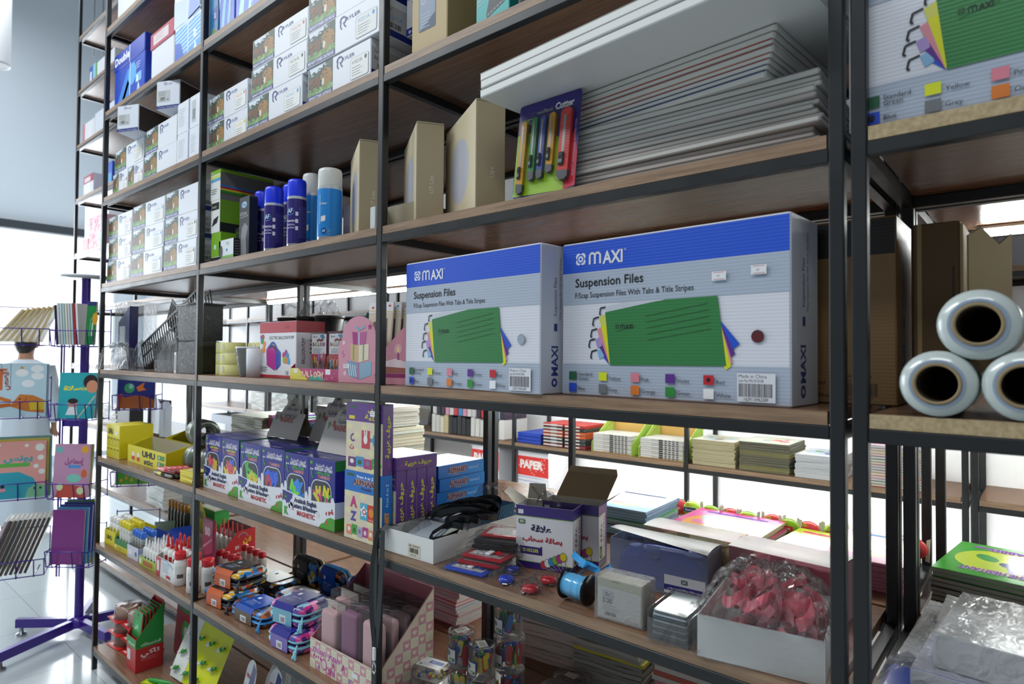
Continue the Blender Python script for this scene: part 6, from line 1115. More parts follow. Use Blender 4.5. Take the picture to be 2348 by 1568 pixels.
Fc = Face(b, cv(.03, .7), (1, .02, 0), Vector(cv(.03, .78)) - Vector(cv(.03, .7))); Fc.k = 12; Fc.text('FEVICOL', .005, .0, .024, '6a5a9a', w=.085, bold=.02); Fc.text('SUPER GLUE', .005, -.03, .013, '4a7a5a', w=.085)
b.obj('card', t)
for i in range(4):
    for j in range(3):
        u, v = .06 + .24 * i + .02 * j, .1 + .18 * j; b = MB(); p = Vector(cv(u, v)); q = Vector(cv(u + .13, v + .05)); o = Vector((0, -.012, .006)); b.tube([p + o, p + o + (q - p) * .55], [.006, .009], C('dfe2dc', .35), 8); b.tube([p + o + (q - p) * .55, q + o], [.0085, .005], C('2f9a3a', .35), 8); b.obj('glue_tube', t)
for i in range(4):
    t = T('glue_pack', 'lime packet of slim glue tube lying at front, %s from left' % ORD[i].replace('lowest', 'first'), 'glue packet', (-.53 + .075 * i, .02 + .006 * i, z + .0008), radians(24), 'lime glue packets at the front'); b = MB(); b.box(0, 0, 0, .17, .034, .003, C('9cc81e', .35)); f = b.top(.003); f.poly([(.08, 0), (.17, 0), (.17, .034), (.12, .034)], C('dfe2da', .35)); f.rect(.01, .006, .05, .02, 'd8d82a'); b.obj('card', t); b = MB(); b.lathe([(.007, .03), (.009, .05), (.009, .12), (.004, .15)], C(('2f9a3a', '3aa83a', 'd8b81a', 'd8b81a')[i], .3), 12, (0, .017, .0122), 'x'); b.obj('tube', t)
# ================================================================== right-hand bay, waist shelf
z = Z[4]
CW2 = C('dcdedb', .5)
t = T('card_tray', 'white cardboard tray of black lanyards by the post', 'tray', (1.074, .004, z), radians(1.6)); w, d, h = .171, .33, .055
b = MB(); b.box(0, 0, 0, w, .0015, h, CW2); b.box(0, d - .0015, 0, w, d, h, CW2); b.box(0, .0015, 0, .0015, d - .0015, h, CW2); b.box(w - .0015, .0015, 0, w, d - .0015, h, CW2); b.box(.0015, .0015, 0, w - .0015, d - .0015, .0015, CW2)
b.obj('tray', t); b = MB(); b.box(.085, -.0006, .004, .128, -.0001, .034, C('cfc9b6', .5)); f = b.front(.085, -.0007, .004); f.text('SBC 5524-001', .004, .023, .0045, '2c2c2c', w=.035); f.bars(.006, .009, .036, .02, '1f1f1f', 20); f.text('Made in China', .01, .003, .003, '2c2c2c', w=.02); b.obj('barcode_label', t)
RIB = C('131719', .22)
b = MB(); R = random.Random(21)
b.M = Matrix.Translation((1.066, .004, z)) @ Matrix.Rotation(radians(1.6), 4, 'Z')
def loop(cx, cy, cz, rx, ry, a, ph0, ph1, tilt, n=22, wid=.0075):
    pts = []
    for i in range(n + 1):
        p = ph0 + (ph1 - ph0) * i / n; x, y = rx * cos(p), ry * sin(p); pts.append((cx + x * cos(a) - y * sin(a), cy + x * sin(a) + y * cos(a), cz + tilt * sin(p * 1.5 + a) * .02))
    b.strip(pts, (0.001, .001, wid), .0008, RIB)
for cx, cy, cz, rx, ry, a, p0, p1, tl in ((.11, .17, .075, .085, .05, .5, 0, 6.2, 1), (.12, .2, .082, .07, .045, .9, .4, 6.6, .8), (.14, .14, .07, .05, .035, .2, 0, 6.3, .6), (.08, .16, .07, .07, .03, .7, .5, 5.8, 1.2), (.165, .19, .074, .035, .05, .4, 0, 6.3, .4), (.1, .22, .085, .08, .025, .3, 0, 5.9, 1), (.15, .11, .062, .04, .03, -.4, .3, 6.2, .5), (.06, .19, .078, .06, .03, 1.0, 0, 6, .7)): loop(cx, cy, cz, rx, ry, a, p0, p1, tl)
b.strip([(.17, .1, .078), (.15, .06, .07), (.135, .035, .055), (.15, .02, .045), (.172, .04, .05), (.18, .08, .058)], (.002, .004, .007), .0008, RIB)
b.M = None
b.thing('lanyards', 'tangle of black ribbon lanyards heaped in white tray', 'lanyard', (0, 0, 0))['kind'] = 'stuff'
t = T('lanyard', 'black ribbon lanyard hanging over tray edge down past the post', 'lanyard', (1.058, -.004, z))
b = MB(); b.strip([(.035, .03, .06), (.028, .006, .062), (.026, -.006, .052), (.024, -.0065, -.02), (.019, -.0065, -.1), (.012, -.0065, -.18), (.004, -.0065, -.238)], (.0085, 0, 0), .0008, RIB); b.strip([(.012, .03, .058), (.02, .006, .058), (.012, -.006, .05), (.002, -.009, .02), (-.008, -.0105, -.04), (-.011, -.0105, -.1), (-.007, -.0105, -.17), (.003, -.0085, -.238)], (.006, .002, .001), .0008, RIB); b.obj('ribbon', t)
b = MB(); WP = C('e3e5e6', .35); b.box(-.003, -.013, -.268, .007, -.006, -.236, WP, .002); b.tube([(.0, -.0095, -.268), (-.003, -.0095, -.285), (-.002, -.0095, -.296), (.004, -.0095, -.3), (.008, -.0095, -.293), (.008, -.0095, -.28), (.003, -.0095, -.272)], .0016, WP, 7); b.obj('clip', t, label='white plastic hook clip')
b = MB(); crumple(b, .0, .0, .0, .06, .1, .06, BAG, 10, 10, .008, 3); b.thing('clear_bag', 'crumpled clear bag at the left end of the white tray', 'plastic bag', (1.078, .03, z + .0025))
b = MB(); b.rbox(0, 0, 0, .07, .1, .004, .006, clear('card_sleeve', 'dbe6ee', .1, .35, haze=.8)); b.rbox(.004, .012, .0045, .074, .112, .008, .006, clear('card_sleeve', 'dbe6ee')); b.rbox(-.002, .02, .0085, .068, .12, .012, .006, clear('card_sleeve', 'dbe6ee')); b.thing('card_sleeves', 'clear plastic card sleeves lying in front of the tangle', 'card sleeve', (1.12, .025, z + .025), (radians(12), radians(4), radians(14)))
BLS = clear('blue_sleeve', '7fb4d8', .12, .25, haze=.75)
for i in range(9):
    b = MB(); b.rbox(0, 0, 0, .058, .004, .085, .002, BLS, 3); b.thing('card_sleeve', 'pale blue card sleeve standing at back of white tray, %s' % ORD[i].replace('lowest', 'first'), 'card sleeve', (1.17, .232 + .0068 * i, z + .006), (radians(-22), 0, radians(4)), 'pale blue card sleeves')
b = MB(); crumple(b, 0, 0, 0, .085, .09, .035, BAG, 9, 8, .01, 8); b.thing('clear_bag', 'clear bag top over the pale blue card sleeves', 'plastic bag', (1.14, .235, z + .095))
# id holders in clear envelopes
def holder(x, y, zz, rot, col, inner, lab, extra=True, tilt=0):
    t = T('id_holder', lab, 'card holder', (x, y, zz), (radians(tilt), 0, radians(rot)), 'badge holders in clear envelopes'); w, d = .108, .074
    b = MB(); b.rbox(0, 0, 0, w, d, .006, .006, C(col, .3), 4, .0015); f = b.top(.006); f.rr(.012, .01, w - .012, d - .01, .003, inner); b.obj('frame', t)
    b = MB()
    if extra:
        for k in range(3): b.box(.02 + .016 * k, .016, .0064, .034 + .016 * k, .034 + .004 * k, .0095 + .001 * k, C('dfe0e2', .35), .0015)
        b.strip([(.06, .03, .008), (.075, .035, .0125), (.09, .03, .008), (.1, .045, .011)], (.002, .008, 0), .001, C(col, .25)); b.obj('clip_and_strap', t)
    b = MB(); b.box(-.012, -.006, -.0004, w + .014, d + .006, .0105, BAG, .002); f = b.top(.0105, -.012); f.rect(0, d - .004, w + .02, d - .002, C('c03a44', .4)) if col != '1f4fd0' else None; b.obj('envelope', t)
zz = z + .0006
for x, y, rot, col, inner, lab, ex in ((1.285, .004, 8, '1f4fd0', 'c9ccd6', 'blue framed badge holder at bottom front of pile', True), (1.3, .028, 13, 'b01c2c', 'b8aab0', 'red framed badge holder, second in pile', False), (1.302, .042, 11, 'c02030', 'c4b6ba', 'red framed badge holder with white clips, third in pile', True), (1.3, .075, 20, '1c1d20', '33353a', 'black badge holder in shiny envelope, fourth in pile', True), (1.3, .082, 20, '26272b', '44464c', 'thin black badge holder near top of pile', False), (1.306, .1, 22, 'a82a34', 'c9c6c0', 'dark red framed badge holder on top of the pile', False)):
    holder(x, y, zz, rot, col, inner, lab, ex); zz += .0112
for i in range(3): holder(1.37 - .006 * i + .0, .045 + .02 * i - .0, z + .0006 if i == 0 else z + .0006 + .0112 * i, 28, ('55585c', '1f3f9c', '77797d')[i], ('8a8c90', '6a7cb0', '9a9ca0')[i], '%s badge holder sticking out behind right of the pile' % ('grey', 'blue', 'pale grey')[i], False) if i < 0 else None
# badge holder cartons
def id_carton(x, y, rot, lab, lid):
    t = T('badge_carton', lab, 'box', (x, y, z), radians(rot), 'open cartons of badge reels'); w, d, h = .137, .066, .14
    V, WH, IN = C('3a2478', .3, 0, .3), C('dfdfe2', .4), C('cfcabc', .6); b = MB(); e = .0012
    b.box(0, 0, 0, w, e, h, WH); b.box(w - e, e, 0, w, d, h, WH); b.box(0, e, 0, e, d, h, WH); b.box(e, d - e, 0, w - e, d, h, IN); b.box(e, e, 0, w - e, d - e, e, IN)
    f = b.front(); f.rect(0, h * .83, w, h, V); f.rect(0, 0, w, h * .1, V); f.line([(0, h * .826), (w, h * .826)], .0014, '8ab82a'); f.line([(0, h * .105), (w, h * .105)], .0014, '8ab82a')
    f.rect(.005, h * .86, .018, h * .93, 'dfe0e2'); f.rr(.006, h * .7, .023, h * .775, .003, '24502e'); f.text('SBC', .0085, h * .725, .0055, 'c8dcb8', bold=.04); f.line([(.009, h * .715), (.02, h * .715)], .0007, 'c8dcb8')
    f.text('\u0639\u0644\u0627\u0642\u0629', w * .27, h * .6, h * .13, '24244e', w=w * .36, bold=.045); f.text('\u0628\u0637\u0627\u0642\u0629 \u0633\u062D\u0627\u0628', w * .12, h * .44, h * .1, 'b42430', w=w * .7, bold=.04)
    f.poly([(w * .06, h * .33), (w * .09, h * .36), (w * .09, h * .345), (w * .44, h * .345), (w * .45, h * .37), (w * .47, h * .36), (w * .47, h * .225), (w * .09, h * .225)], V); f.text('ID HOLDER', w * .13, h * .26, h * .055, 'c8d43a', w=w * .28, bold=.03)
    for k, c in enumerate(('c03a44', 'dfe0e2', '3a8ac8', '7ab03a', 'b03a8a', 'd8c82a')): f.ell(w * (.5 + .068 * k), h * (.08 + .034 * k), w * .06, h * .07, '4a4c50'); f.ell(w * (.5 + .068 * k), h * (.08 + .034 * k), w * .054, h * .063, c, 16); f.line([(w * (.53 + .068 * k), h * (.03 + .03 * k)), (w * (.66 + .05 * k), h * .02)], .0018, '8a8c90')
    f = b.right(w); f.rect(0, 0, d, h, V); f.rect(.0, h * .1, d * .8, h * .83, '8ab82a'); f.rect(.0, h * .108, d * .78, h * .822, WH)
    f.text('\u0628\u0637\u0627\u0642\u0629 \u0633\u062D\u0627\u0628', d * .7, h * .28, d * .2, 'b42430', w=h * .5, bold=.03, ang=pi / 2); f.text('\u0639\u0644\u0627\u0642\u0629', d * .4, h * .38, d * .24, '24244e', w=h * .32, bold=.03, ang=pi / 2); f.rr(d * .14, h * .13, d * .38, h * .32, .002, '24502e'); f.text('SBC', d * .32, h * .16, d * .13, 'c8dcb8', w=h * .12, ang=pi / 2, bold=.03)
    b.obj('carton', t)
    def flap(nm, pts, m): b = MB(); n = len(pts); q = [Vector(p) for p in pts]; nn = (q[1] - q[0]).cross(q[2] - q[0]).normalized() * .0011; b.add([tuple(p) for p in q] + [tuple(p + nn) for p in q], [tuple(range(n)), tuple(range(2 * n - 1, n - 1, -1))] + [(i, n + i, n + (i + 1) % n, (i + 1) % n) for i in range(n)], m); b.obj(nm, t)
    flap('side_flap', [(.0, d, h), (0, 0, h), (-.034, .008, h + .026), (-.036, .042, h + .03)], IN)
    if not lid: flap('side_flap', [(.0, d + .002, h), (.05, d + .002, h), (.038, d + .02, h + .034), (-.004, d + .022, h + .032)], IN)
    else:
        flap('lid', [(w, d, h), (0.01, d, h), (.02, d + .055, h + .05), (w + .01, d + .06, h + .048)], C('a89878', .5)); flap('lid_tab', [(w + .01, d + .0605, h + .048), (.02, d + .0555, h + .05), (.024, d + .062, h + .064), (w + .006, d + .066, h + .062)], C('a89878', .5)); flap('side_flap', [(w, 0, h), (w, d, h), (w + .034, d - .004, h + .022), (w + .03, .012, h + .02)], V)
    return t
id_carton(1.391, .13, 16, 'nearer violet and white open carton with balloon-like reels picture', False); id_carton(1.411, .2025, 16, 'farther violet and white carton with raised brown lid', True)
b = MB(); crumple(b, 0, 0, 0, .06, .04, .03, BAG, 7, 6, .007, 14); b.thing('zip_bag', 'clear zip bag with blue reel rising from nearer open carton', 'plastic bag', (1.42, .155, z + .135), radians(16))
def reel(x, y, col, lab, rot):
    t = T('badge_reel', lab, 'badge reel', (x, y, z + .0006), radians(rot), 'badge reels in clear bags'); b = MB(); b.lathe([(.011, 0), (.0165, .002), (.0175, .007), (.0155, .0125), (.0, .015)], C(col, .2, 0, .5), 26); b.obj('reel', t); b = MB(); b.box(-.006, -.02, .001, .006, .022, .004, C('a9adb2', .2, .9), .001); b.tube([(.0, .018, .004), (.003, .026, .008), (-.003, .03, .004)], .0012, C('b8bcc0', .2, .9), 6); b.obj('clip', t); b = MB(); crumple(b, -.045, -.026, 0, .035, .038, .019, BAG, 11, 8, .006, int(x * 997)); b.obj('bag', t)
reel(1.446, .034, '1f3fc8', 'blue badge reel in clear bag, nearest left of the red ones', 30); reel(1.415, .088, '1f3fb0', 'blue badge reel in clear bag, farther back by carton', 70); reel(1.517, .026, 'c01c2a', 'red badge reel in clear bag, front one', -20); reel(1.5155, .09, 'c8202e', 'red badge reel in clear bag beside the ribbon spool', 60)
t = T('ribbon_spool', 'spool of pale blue curling ribbon with black flanges', 'ribbon spool', (1.588, .05, z), radians(-3)); r = .0285
for x0 in (0, .056): b = MB(); b.lathe([(.008, x0), (r, x0), (r + .0006, x0 + .0012), (r, x0 + .0026), (.008, x0 + .0026)], C('0d0e10', .25), 36, (0, 0, r + .0005), 'x'); b.obj('flange', t)
b = MB(); b.lathe([(.022, .0027), (.0225, .012), (.0228, .013), (.0225, .014), (.0227, .026), (.023, .027), (.0225, .028), (.0226, .041), (.023, .042), (.0225, .043), (.022, .0558)], C('5fb0e0', .18, 0, .5), 36, (0, 0, r + .0005), 'x', caps=False); b.obj('ribbon', t)
b = MB(); b.strip([(.03 + .02 * cos(a * 1.7) - .006 * a, .04 + .014 * sin(a * 1.3), r * 2 + .004 * a - .006) for a in [i * .35 for i in range(16)]], (.002, .003, .0055), .0006, C('3a9ad8', .2)); b.strip([(.0, .03, .03), (.02, .045, .055), (.045, .05, .05), (.06, .06, .062), (.075, .05, .058)], (.004, -.002, .006), .0006, C('4aa4de', .2)); b.obj('curled_end', t)
# clear card boxes
def clear_card_box(x, y, rot, w, d, h, lab):
    t = T('card_box', lab, 'box', (x, y, z), radians(rot)); b = MB()
    for i in range(6): b.rbox(.004 + .0006 * i, .004 + .0065 * i, .0015, w - .006, .0075 + .0065 * i, h * .93, .002, C('b9b69c' if i else 'c0bda6', .25), 3)
    f = b.front(.004, .004, .0); f.rect(.002, h * .05, w - .012, h * .74, C('d0d0cc', .4)); f.rr(w * .3, h * .88, w * .46, h * .91, .001, '8f8d78')
    f.rr(w * .12, h * .5, w * .34, h * .66, .002, '6a7a80'); f.rr(w * .128, h * .508, w * .332, h * .652, .0015, 'c4cacc'); f.text('SBC', w * .15, h * .545, .0065, '55666c', bold=.03); f.text('ID CARD', w * .12, h * .39, .0085, '4a4c52', w=w * .2, bold=.03); f.lines(w * .12, h * .33, w * .55, 3, h * .05, h * .012, '9a9c9e', 1); f.bars(w * .16, h * .11, w * .38, h * .19, '4a4c52', 20); f.text('Made in China', w * .6, h * .08, .003, '8a8c90')
    b.obj('cards', t); b = MB(); b.box(0, 0, 0, w, d, h, clear('ridged_plastic', 'ffffff', .1, .72, .5, 120, .45, .35), .002); b.obj('box', t)
clear_card_box(1.682, .009, 3.5, .0985, .05, .08, 'clear upright box of white card holders, printed front label')
t = T('card_box', 'low clear tray of stacked clear cards under crumpled film', 'box', (1.797, -.004, z), radians(4.3)); b = MB()
for i in range(9): b.rbox(.005 + .001 * (i % 3), .008, .003 + .0052 * i, .066, .105 - .002 * (i % 2), .0065 + .0052 * i, .004, clear('card_sleeve', 'dbe6ee') if i % 2 else clear('card_sleeve_grey', '8a9a9c', .08, .4, haze=.8), 4)
b.obj('cards', t); b = MB(); M = clear('tray_plastic', 'ffffff', .06, .78, edge=.45)
for a in ((0, 0, 0, .072, .0012, .036), (0, .0012, 0, .0012, .118, .05), (.0708, .0012, 0, .072, .118, .045), (0, .118, 0, .072, .119, .05), (.0012, .0012, 0, .0708, .118, .0012)): b.box(*a, M)
b.obj('tray', t); b = MB(); crumple(b, .03, -.012, .002, .1, .09, .05, BAG, 9, 9, .01, 31); b.obj('film_wrap', t)
# translucent folded boxes
def soft_box(x, y, rot, w, d, h, tint, inner, lab, opened=False, label=False, txt=None):
    t = T('translucent_box', lab, 'box', (x, y, z), radians(rot), 'translucent plastic boxes of ribbon lanyards'); M = clear('frosted_' + tint, tint, .3, .8, edge=.35, haze=.6)
    b = MB(); R = random.Random(int(x * 100)); hh = h * .86
    def fn(u, v): a = 2 * pi * u; k = .5 + .45 * abs(sin(pi * v)) ** .4; return (w * .5 + w * .46 * k * max(-1, min(1, 1.3 * cos(a))) , d * .5 + d * .42 * k * max(-1, min(1, 1.3 * sin(a))), .003 + hh * (v - .02 * cos(a * 3)) * .92 + .001)
    b.grid(fn, 24, 8, C(inner, .35)); b.ball((w * .5, d * .5, hh * .9), w * .4, d * .36, h * .06, C(inner, .35))
    for i in range(7): a = R.uniform(-.9, .9); b.strip([(w * R.uniform(.08, .3), d * .07, hh * R.uniform(.1, .8)), (w * .5, d * .05, hh * R.uniform(.2, .8)), (w * R.uniform(.7, .92), d * .07, hh * R.uniform(.1, .8))], (0, 0, .009), .0008, C(inner, .25))
    b.obj('ribbons', t)
    b = MB(); e = .0009; b.box(0, 0, 0, w, e, h, M); b.box(0, d - e, 0, w, d, h, M); b.box(0, e, 0, e, d - e, h, M); b.box(w - e, e, 0, w, d - e, h, M); b.box(e, e, 0, w - e, d - e, e, M); b.obj('box', t)
    L = clear('frosted_lid_' + tint, 'ffffff', .3, .4, edge=.4, haze=.85); b = MB(); up = .022 if opened else .001
    b.grid(lambda u, v: (w * u, d * v - .002 * (1 - v), h + .0006 + (up * (1 - u) * (1 - v * .8)) + .004 * sin(pi * v)), 8, 8, L); b.prism([(w * .4, h - .022), (w * .44, h - .028), (w * .5, h - .028), (w * .54, h - .022), (w * .54, h), (w * .4, h)], -.0012, -.0004, M, 'y'); b.obj('lid', t)
    if label:
        b = MB(); b.box(w * .58, -.0008, .004, w * .98, -.0003, h * .43, C('c4c6cc', .4)); f = b.front(w * .58, -.0008, .004); W2, H2 = w * .4, h * .39; f.rect(0, H2 * .18, W2, H2 * .48, '2a2a72'); f.text('\u062D\u0628\u0644 \u0639\u0644\u0627\u0642\u0629 \u0628\u0637\u0627\u0642\u0629 \u0625\u0633\u0645 \u0639\u0631\u064A\u0636', W2 * .08, H2 * .26, H2 * .13, 'd8d8e6', w=W2 * .84, bold=.02); f.rr(W2 * .42, H2 * .62, W2 * .58, H2 * .86, .002, '4a5a60'); f.text('SBC', W2 * .45, H2 * .69, H2 * .1, 'c4cacc', bold=.03); b.obj('label', t)
soft_box(1.604, .19, 5, .21, .088, .093, 'dfe6f4', '1450d0', 'translucent box of blue ribbons with printed white label', True, True)
soft_box(1.62, .308, 0, .205, .085, .098, 'f2eee2', 'd8d0ba', 'translucent cream box behind the blue one')
soft_box(1.834, .262, -3, .205, .1, .105, 'f4dfe6', 'f03a78', 'translucent pink box of pink ribbons at right, next to post')
# white box full of pink ribbons under film
t = T('ribbon_box', 'white open box of pink ribbons under crinkled film, front right', 'box', (1.888, -.006, z), radians(9)); w, d, h = .185, .2, .066
b = MB(); b.box(0, 0, 0, w, .0015, h, CW2); b.box(0, d - .0015, 0, w, d, h, CW2); b.box(0, .0015, 0, .0015, d - .0015, h, CW2); b.box(w - .0015, .0015, 0, w, d - .0015, h, CW2); b.box(.0015, .0015, 0, w - .0015, d - .0015, .0015, CW2); b.obj('box', t)
b = MB(); R = random.Random(5)
for i in range(40):
    cx, cy, cz = R.uniform(.04, w - .02), R.uniform(.02, d - .04), h + (R.uniform(-.01, .035) if i < 24 else R.uniform(-.045, -.012)); a = R.uniform(0, 6.28); s = R.uniform(.02, .036)
    b.strip([(min(w - .006, max(.006, cx + s * cos(a + k * .9) * (1 - .1 * k))), min(d - .006, max(.006, cy + s * sin(a + k * .9))), cz + .012 * sin(k * 1.7 + a)) for k in [q * .4 for q in range(14)]], (.003 * sin(a), .003, .0085), .0007, C(R.choice(('d86a78', 'e08a94', 'c84a5c', 'd87a86')), .3))
b.obj('ribbons', t)
FW = clear('glossy_overwrap', 'ffffff', .045, .82, 1.0, 38, .35, .18)
b = MB(); crumple(b, -.008, -.004, h + .001, w + .004, d + .006, h + .058, FW, 26, 22, .01, 77); b.obj('film_wrap', t)
b = MB(); b.grid(lambda u, v: (-.004 + (w + .004) * u, -.0085 - .004 * sin(7 * u + 3 * v) - .006 * v * (1 - v), .003 + (h + .02) * v), 16, 8, FW); b.obj('film_front', t)
# ================================================================== right-hand bay, knee shelf: jars of key tags
z = Z[5]; JC = clear('jar_plastic', 'ffffff', .04, .86, edge=.35)
TAGC = ('1f8a4a', 'c02a34', '2448b8', 'd8c020', '1f8a4a', '2f6ac0', 'c02a34')
def jar(x, y, zz, r, h, lab, seed, labels=True):
    t = T('key_tag_jar', lab, 'jar', (x, y, zz), radians(seed * 37), 'clear jars of coloured key tags'); R = random.Random(seed); b = MB()
    for i in range(26):
        a = R.uniform(0, 2 * pi); q = R.uniform(.35, .78) * r if i < 18 else R.uniform(0, .5) * r; c = C(R.choice(TAGC), .35); L = R.uniform(.035, .05); z0 = R.uniform(.003, max(.004, h - L - .014)); M = Matrix.Translation((q * cos(a), q * sin(a), z0)) @ Matrix.Rotation(a + pi / 2, 4, 'Z') @ Matrix.Rotation(R.uniform(-.4, .4), 4, 'Y')
        b.M = M; b.prism(rrect(-.0075, 0, .0075, L, .006, 4), -.0014, .0014, c, 'y')
        if i % 2 == 0: f = b.front(-.0075, -.0014, 0); f.rr(.0025, .006, .0125, L * .68, .002, 'c9ccce'); f.ell(.0075, L * .84, .002, .002, 'c9ccce', 8)
    b.M = None
    for i in range(8): a = R.uniform(0, 6.28); q = R.uniform(0, .6) * r; b.ball((q * cos(a), q * sin(a), h - .014), .011, .009, .004, C(R.choice(TAGC), .35), 8, 5)
    b.obj('key_tags', t)
    b = MB(); b.lathe([(r * .96, 0), (r, .002), (r, h - .008), (r * 1.02, h - .007), (r * 1.02, h - .001), (r * .97, h), (r * .86, h), (r * .84, h - .004), (0, h - .004)], JC, 36); b.obj('jar', t)
    a0 = math.atan2(CAM.y - y, CAM.x - x) - radians(seed * 37) - 1.05
    if labels:
        b = MB(); n = 10
        for rr_, za, zb, aa, ab, c in ((1.008, .14, .58, -.62, .62, '2a2460'), (1.011, .17, .55, -.56, .56, 'c9c9c2'), (1.014, .2, .3, .0, .5, '24502e')): b.add([(r * rr_ * cos(a0 + aa + (ab - aa) * i / n), r * rr_ * sin(a0 + aa + (ab - aa) * i / n), h * k) for k in (za, zb) for i in range(n + 1)], [(i, i + 1, n + 2 + i, n + 1 + i) for i in range(n)], C(c, .4))
        vs_, fs_, tw, lo, hi = glyphs('SBC', .04); k = .007; b.add([(r * 1.018 * cos(a0 + .04 + xx * k / r), r * 1.018 * sin(a0 + .04 + xx * k / r), h * .22 + yy * k) for xx, yy in vs_], fs_, C('b8d8a8', .4)); vs_, fs_, tw, lo, hi = glyphs('clip', .02); k = .016; b.add([(r * 1.018 * cos(a0 - .5 + xx * k / r), r * 1.018 * sin(a0 - .5 + xx * k / r), h * .38 + yy * k) for xx, yy in vs_], fs_, C('2a2460', .4)); b.obj('label', t)
    b = MB(); b.box(-.018, -.012, h + .0002, .018, .012, h + .0008, C('cfd0c6', .5)); f = b.top(h + .0008, -.018, -.012); f.bars(.004, .006, .032, .02, '8a8c88', 14); b.obj('price_sticker', t)
    return t
JH = .09
jar(1.166, .185, z, .036, JH, 'clear jar of key tags, lower left under another jar', 1); jar(1.166, .183, z + JH + .001, .035, JH - .005, 'clear jar of key tags, upper left on another jar', 2)
jar(1.243, .175, z, .036, JH * .9, 'clear jar of key tags, lowest of the middle pair', 3); jar(1.236, .185, z + JH * .9 + .001, .034, JH * .87, 'clear jar of key tags, middle one half hidden', 4)
jar(1.262, .26, z, .04, .082, 'clear jar of key tags at the bottom under the topmost two', 7, False); jar(1.262, .26, z + .083, .04, .082, 'clear jar of green and blue key tags under the topmost jar', 5); jar(1.2625, .257, z + .166, .036, JH, 'clear jar of key tags, topmost of the group, blue and red tags', 6)
jar(1.327, .2, z, .042, .06, 'short wide clear jar of key tags at the front', 8, False)
for i, (x, y, r, h) in enumerate(((1.40, .3, .058, .06), (1.372, .385, .05, .05))):
    t = T('clip_tub', 'round clear tub with ring lid right of the key tag jars', 'tub', (x, y, z), 0) if i == 0 else T('clip_tub', 'round clear tub half hidden behind the other tub', 'tub', (x, y, z), 0)
    b = MB(); b.lathe([(r * .92, 0), (r * .96, h - .008), (r, h - .007), (r, h), (r * .93, h + .001), (r * .9, h - .004), (r * .6, h - .004), (r * .57, h + .0), (r * .52, h), (r * .5, h - .006), (0, h - .006)], JC, 40); b.obj('tub', t)
    b = MB(); R = random.Random(i)
    for k in range(40): a = R.uniform(0, 6.28); q = R.uniform(0, .8) * r; p = (q * cos(a), q * sin(a), R.uniform(.004, h - .016)); b.tube([p, (p[0] + R.uniform(-.012, .012), p[1] + R.uniform(-.012, .012), p[2] + .004)], .0012, C('3a3c40', .25, .7), 5)
    b.obj('clips', t); b = MB(); b.box(-.02, -.012, h + .0012, .014, .012, h + .0016, C('c9cac4', .5)); b.obj('price_sticker', t)
for i, (x, y, zz) in enumerate(((1.035, .12, 0), (1.037, .125, .033), (1.14, .06, 0))):
    t = T('pin_box', 'flat clear hinged box with blue label, %s' % ('lower of two at left', 'upper of two at left', 'right one at front')[i], 'box', (x, y, z + zz), radians(12), 'flat clear boxes with blue labels'); w, d, h = .085, .07, .032
    b = MB(); R = random.Random(i)
    for k in range(12): b.ball((R.uniform(.01, w - .01), R.uniform(.01, d - .01), .007), .005, .005, .005, C(R.choice(('d8c020', 'd8c020', 'c02a34', '2448b8')), .3), 8, 5)
    b.obj('push_pins', t); b = MB(); b.box(0, 0, 0, w, d, h - .001, JC, .003); b.obj('box', t); b = MB(); f = b.top(h - .001); f.rect(.004, .014, w - .008, d - .008, C('d6d8d8', .4)); f.rect(.03, .036, w - .012, .052, '1f4a9a'); f.text('SBC', .036, .041, .006, 'dfe4ee'); f.lines(.02, .03, .06, 2, .006, .0015, '6a6c72'); f.rr(.01, .02, .018, .028, .001, '6a6c72'); b.obj('label', t)
# ================================================================== right unit, waist shelf
z = Z[4]
SHR = clear('shrink_wrap', 'ffffff', .05, .55, .6, 30, .4, .6)
def wrapped(x, y, zz, w, d, h, rot, mat, lab, deco=None, film=True, name='paper_pack'):
    t = T(name, lab, 'paper pack', (x, y, zz), radians(rot), 'shrink wrapped paper packs'); b = MB(); b.box(0, 0, 0, w, d, h, mat, .002)
    if deco: deco(b, w, d, h)
    b.obj('paper', t)
    if film: b = MB(); b.grid(lambda u, v: (w * u, d * v, h + .0015 + .0012 * sin(31 * u + 17 * v) * sin(23 * v)), 14, 14, SHR); b.box(-.001, -.001, .0006, w + .001, -.0005, h + .001, SHR); b.obj('film_wrap', t)
    return t
def dA5(b, w, d, h):
    f = Face(b, (w, 0, h), (-1, 0, 0), (0, 0, -1)); f.n = Vector((0, -1, 0)); f.text('100', w * .42, h * .4, h * .3, '3a4450', bold=.02); f.text('A5', w * .12, h * .4, h * .3, '3a4450', bold=.02); f.text('Sheets', w * .44, h * .2, h * .1, '5a6470'); f.text('7 x 125', w * .66, h * .4, h * .16, '5a6470'); f.text('Clear', w * .68, h * .62, h * .16, '5a6470'); f.text('154 x 216 mm', w * .1, h * .2, h * .09, '5a6470')
def dblue(b, w, d, h):
    f = b.front(); f.poly([(w * .3, h), (w * .62, h), (w * .62, h * .5), (w * .3, h * .6)], C('c9d4e4', .3)); f.text('\u0628\u064A \u0633\u064A', w * .2, h * .15, h * .28, '9ac83a', w=w * .35, bold=.04); f.line([(w * .42, h * .85), (w * .55, h * .75), (w * .48, h * .65)], .003, '2a4aa0')
wrapped(2.176, .035, z, .2, .215, .058, -2, C('1f46a8', .25, 0, .4), 'deep blue wrapped pack under the A5 pack', dblue)
wrapped(2.2, .055, z + .0605, .155, .21, .045, -4, C('c4ced2', .25, 0, .4), 'pale shrink wrapped pack printed A5 100, on top', dA5)
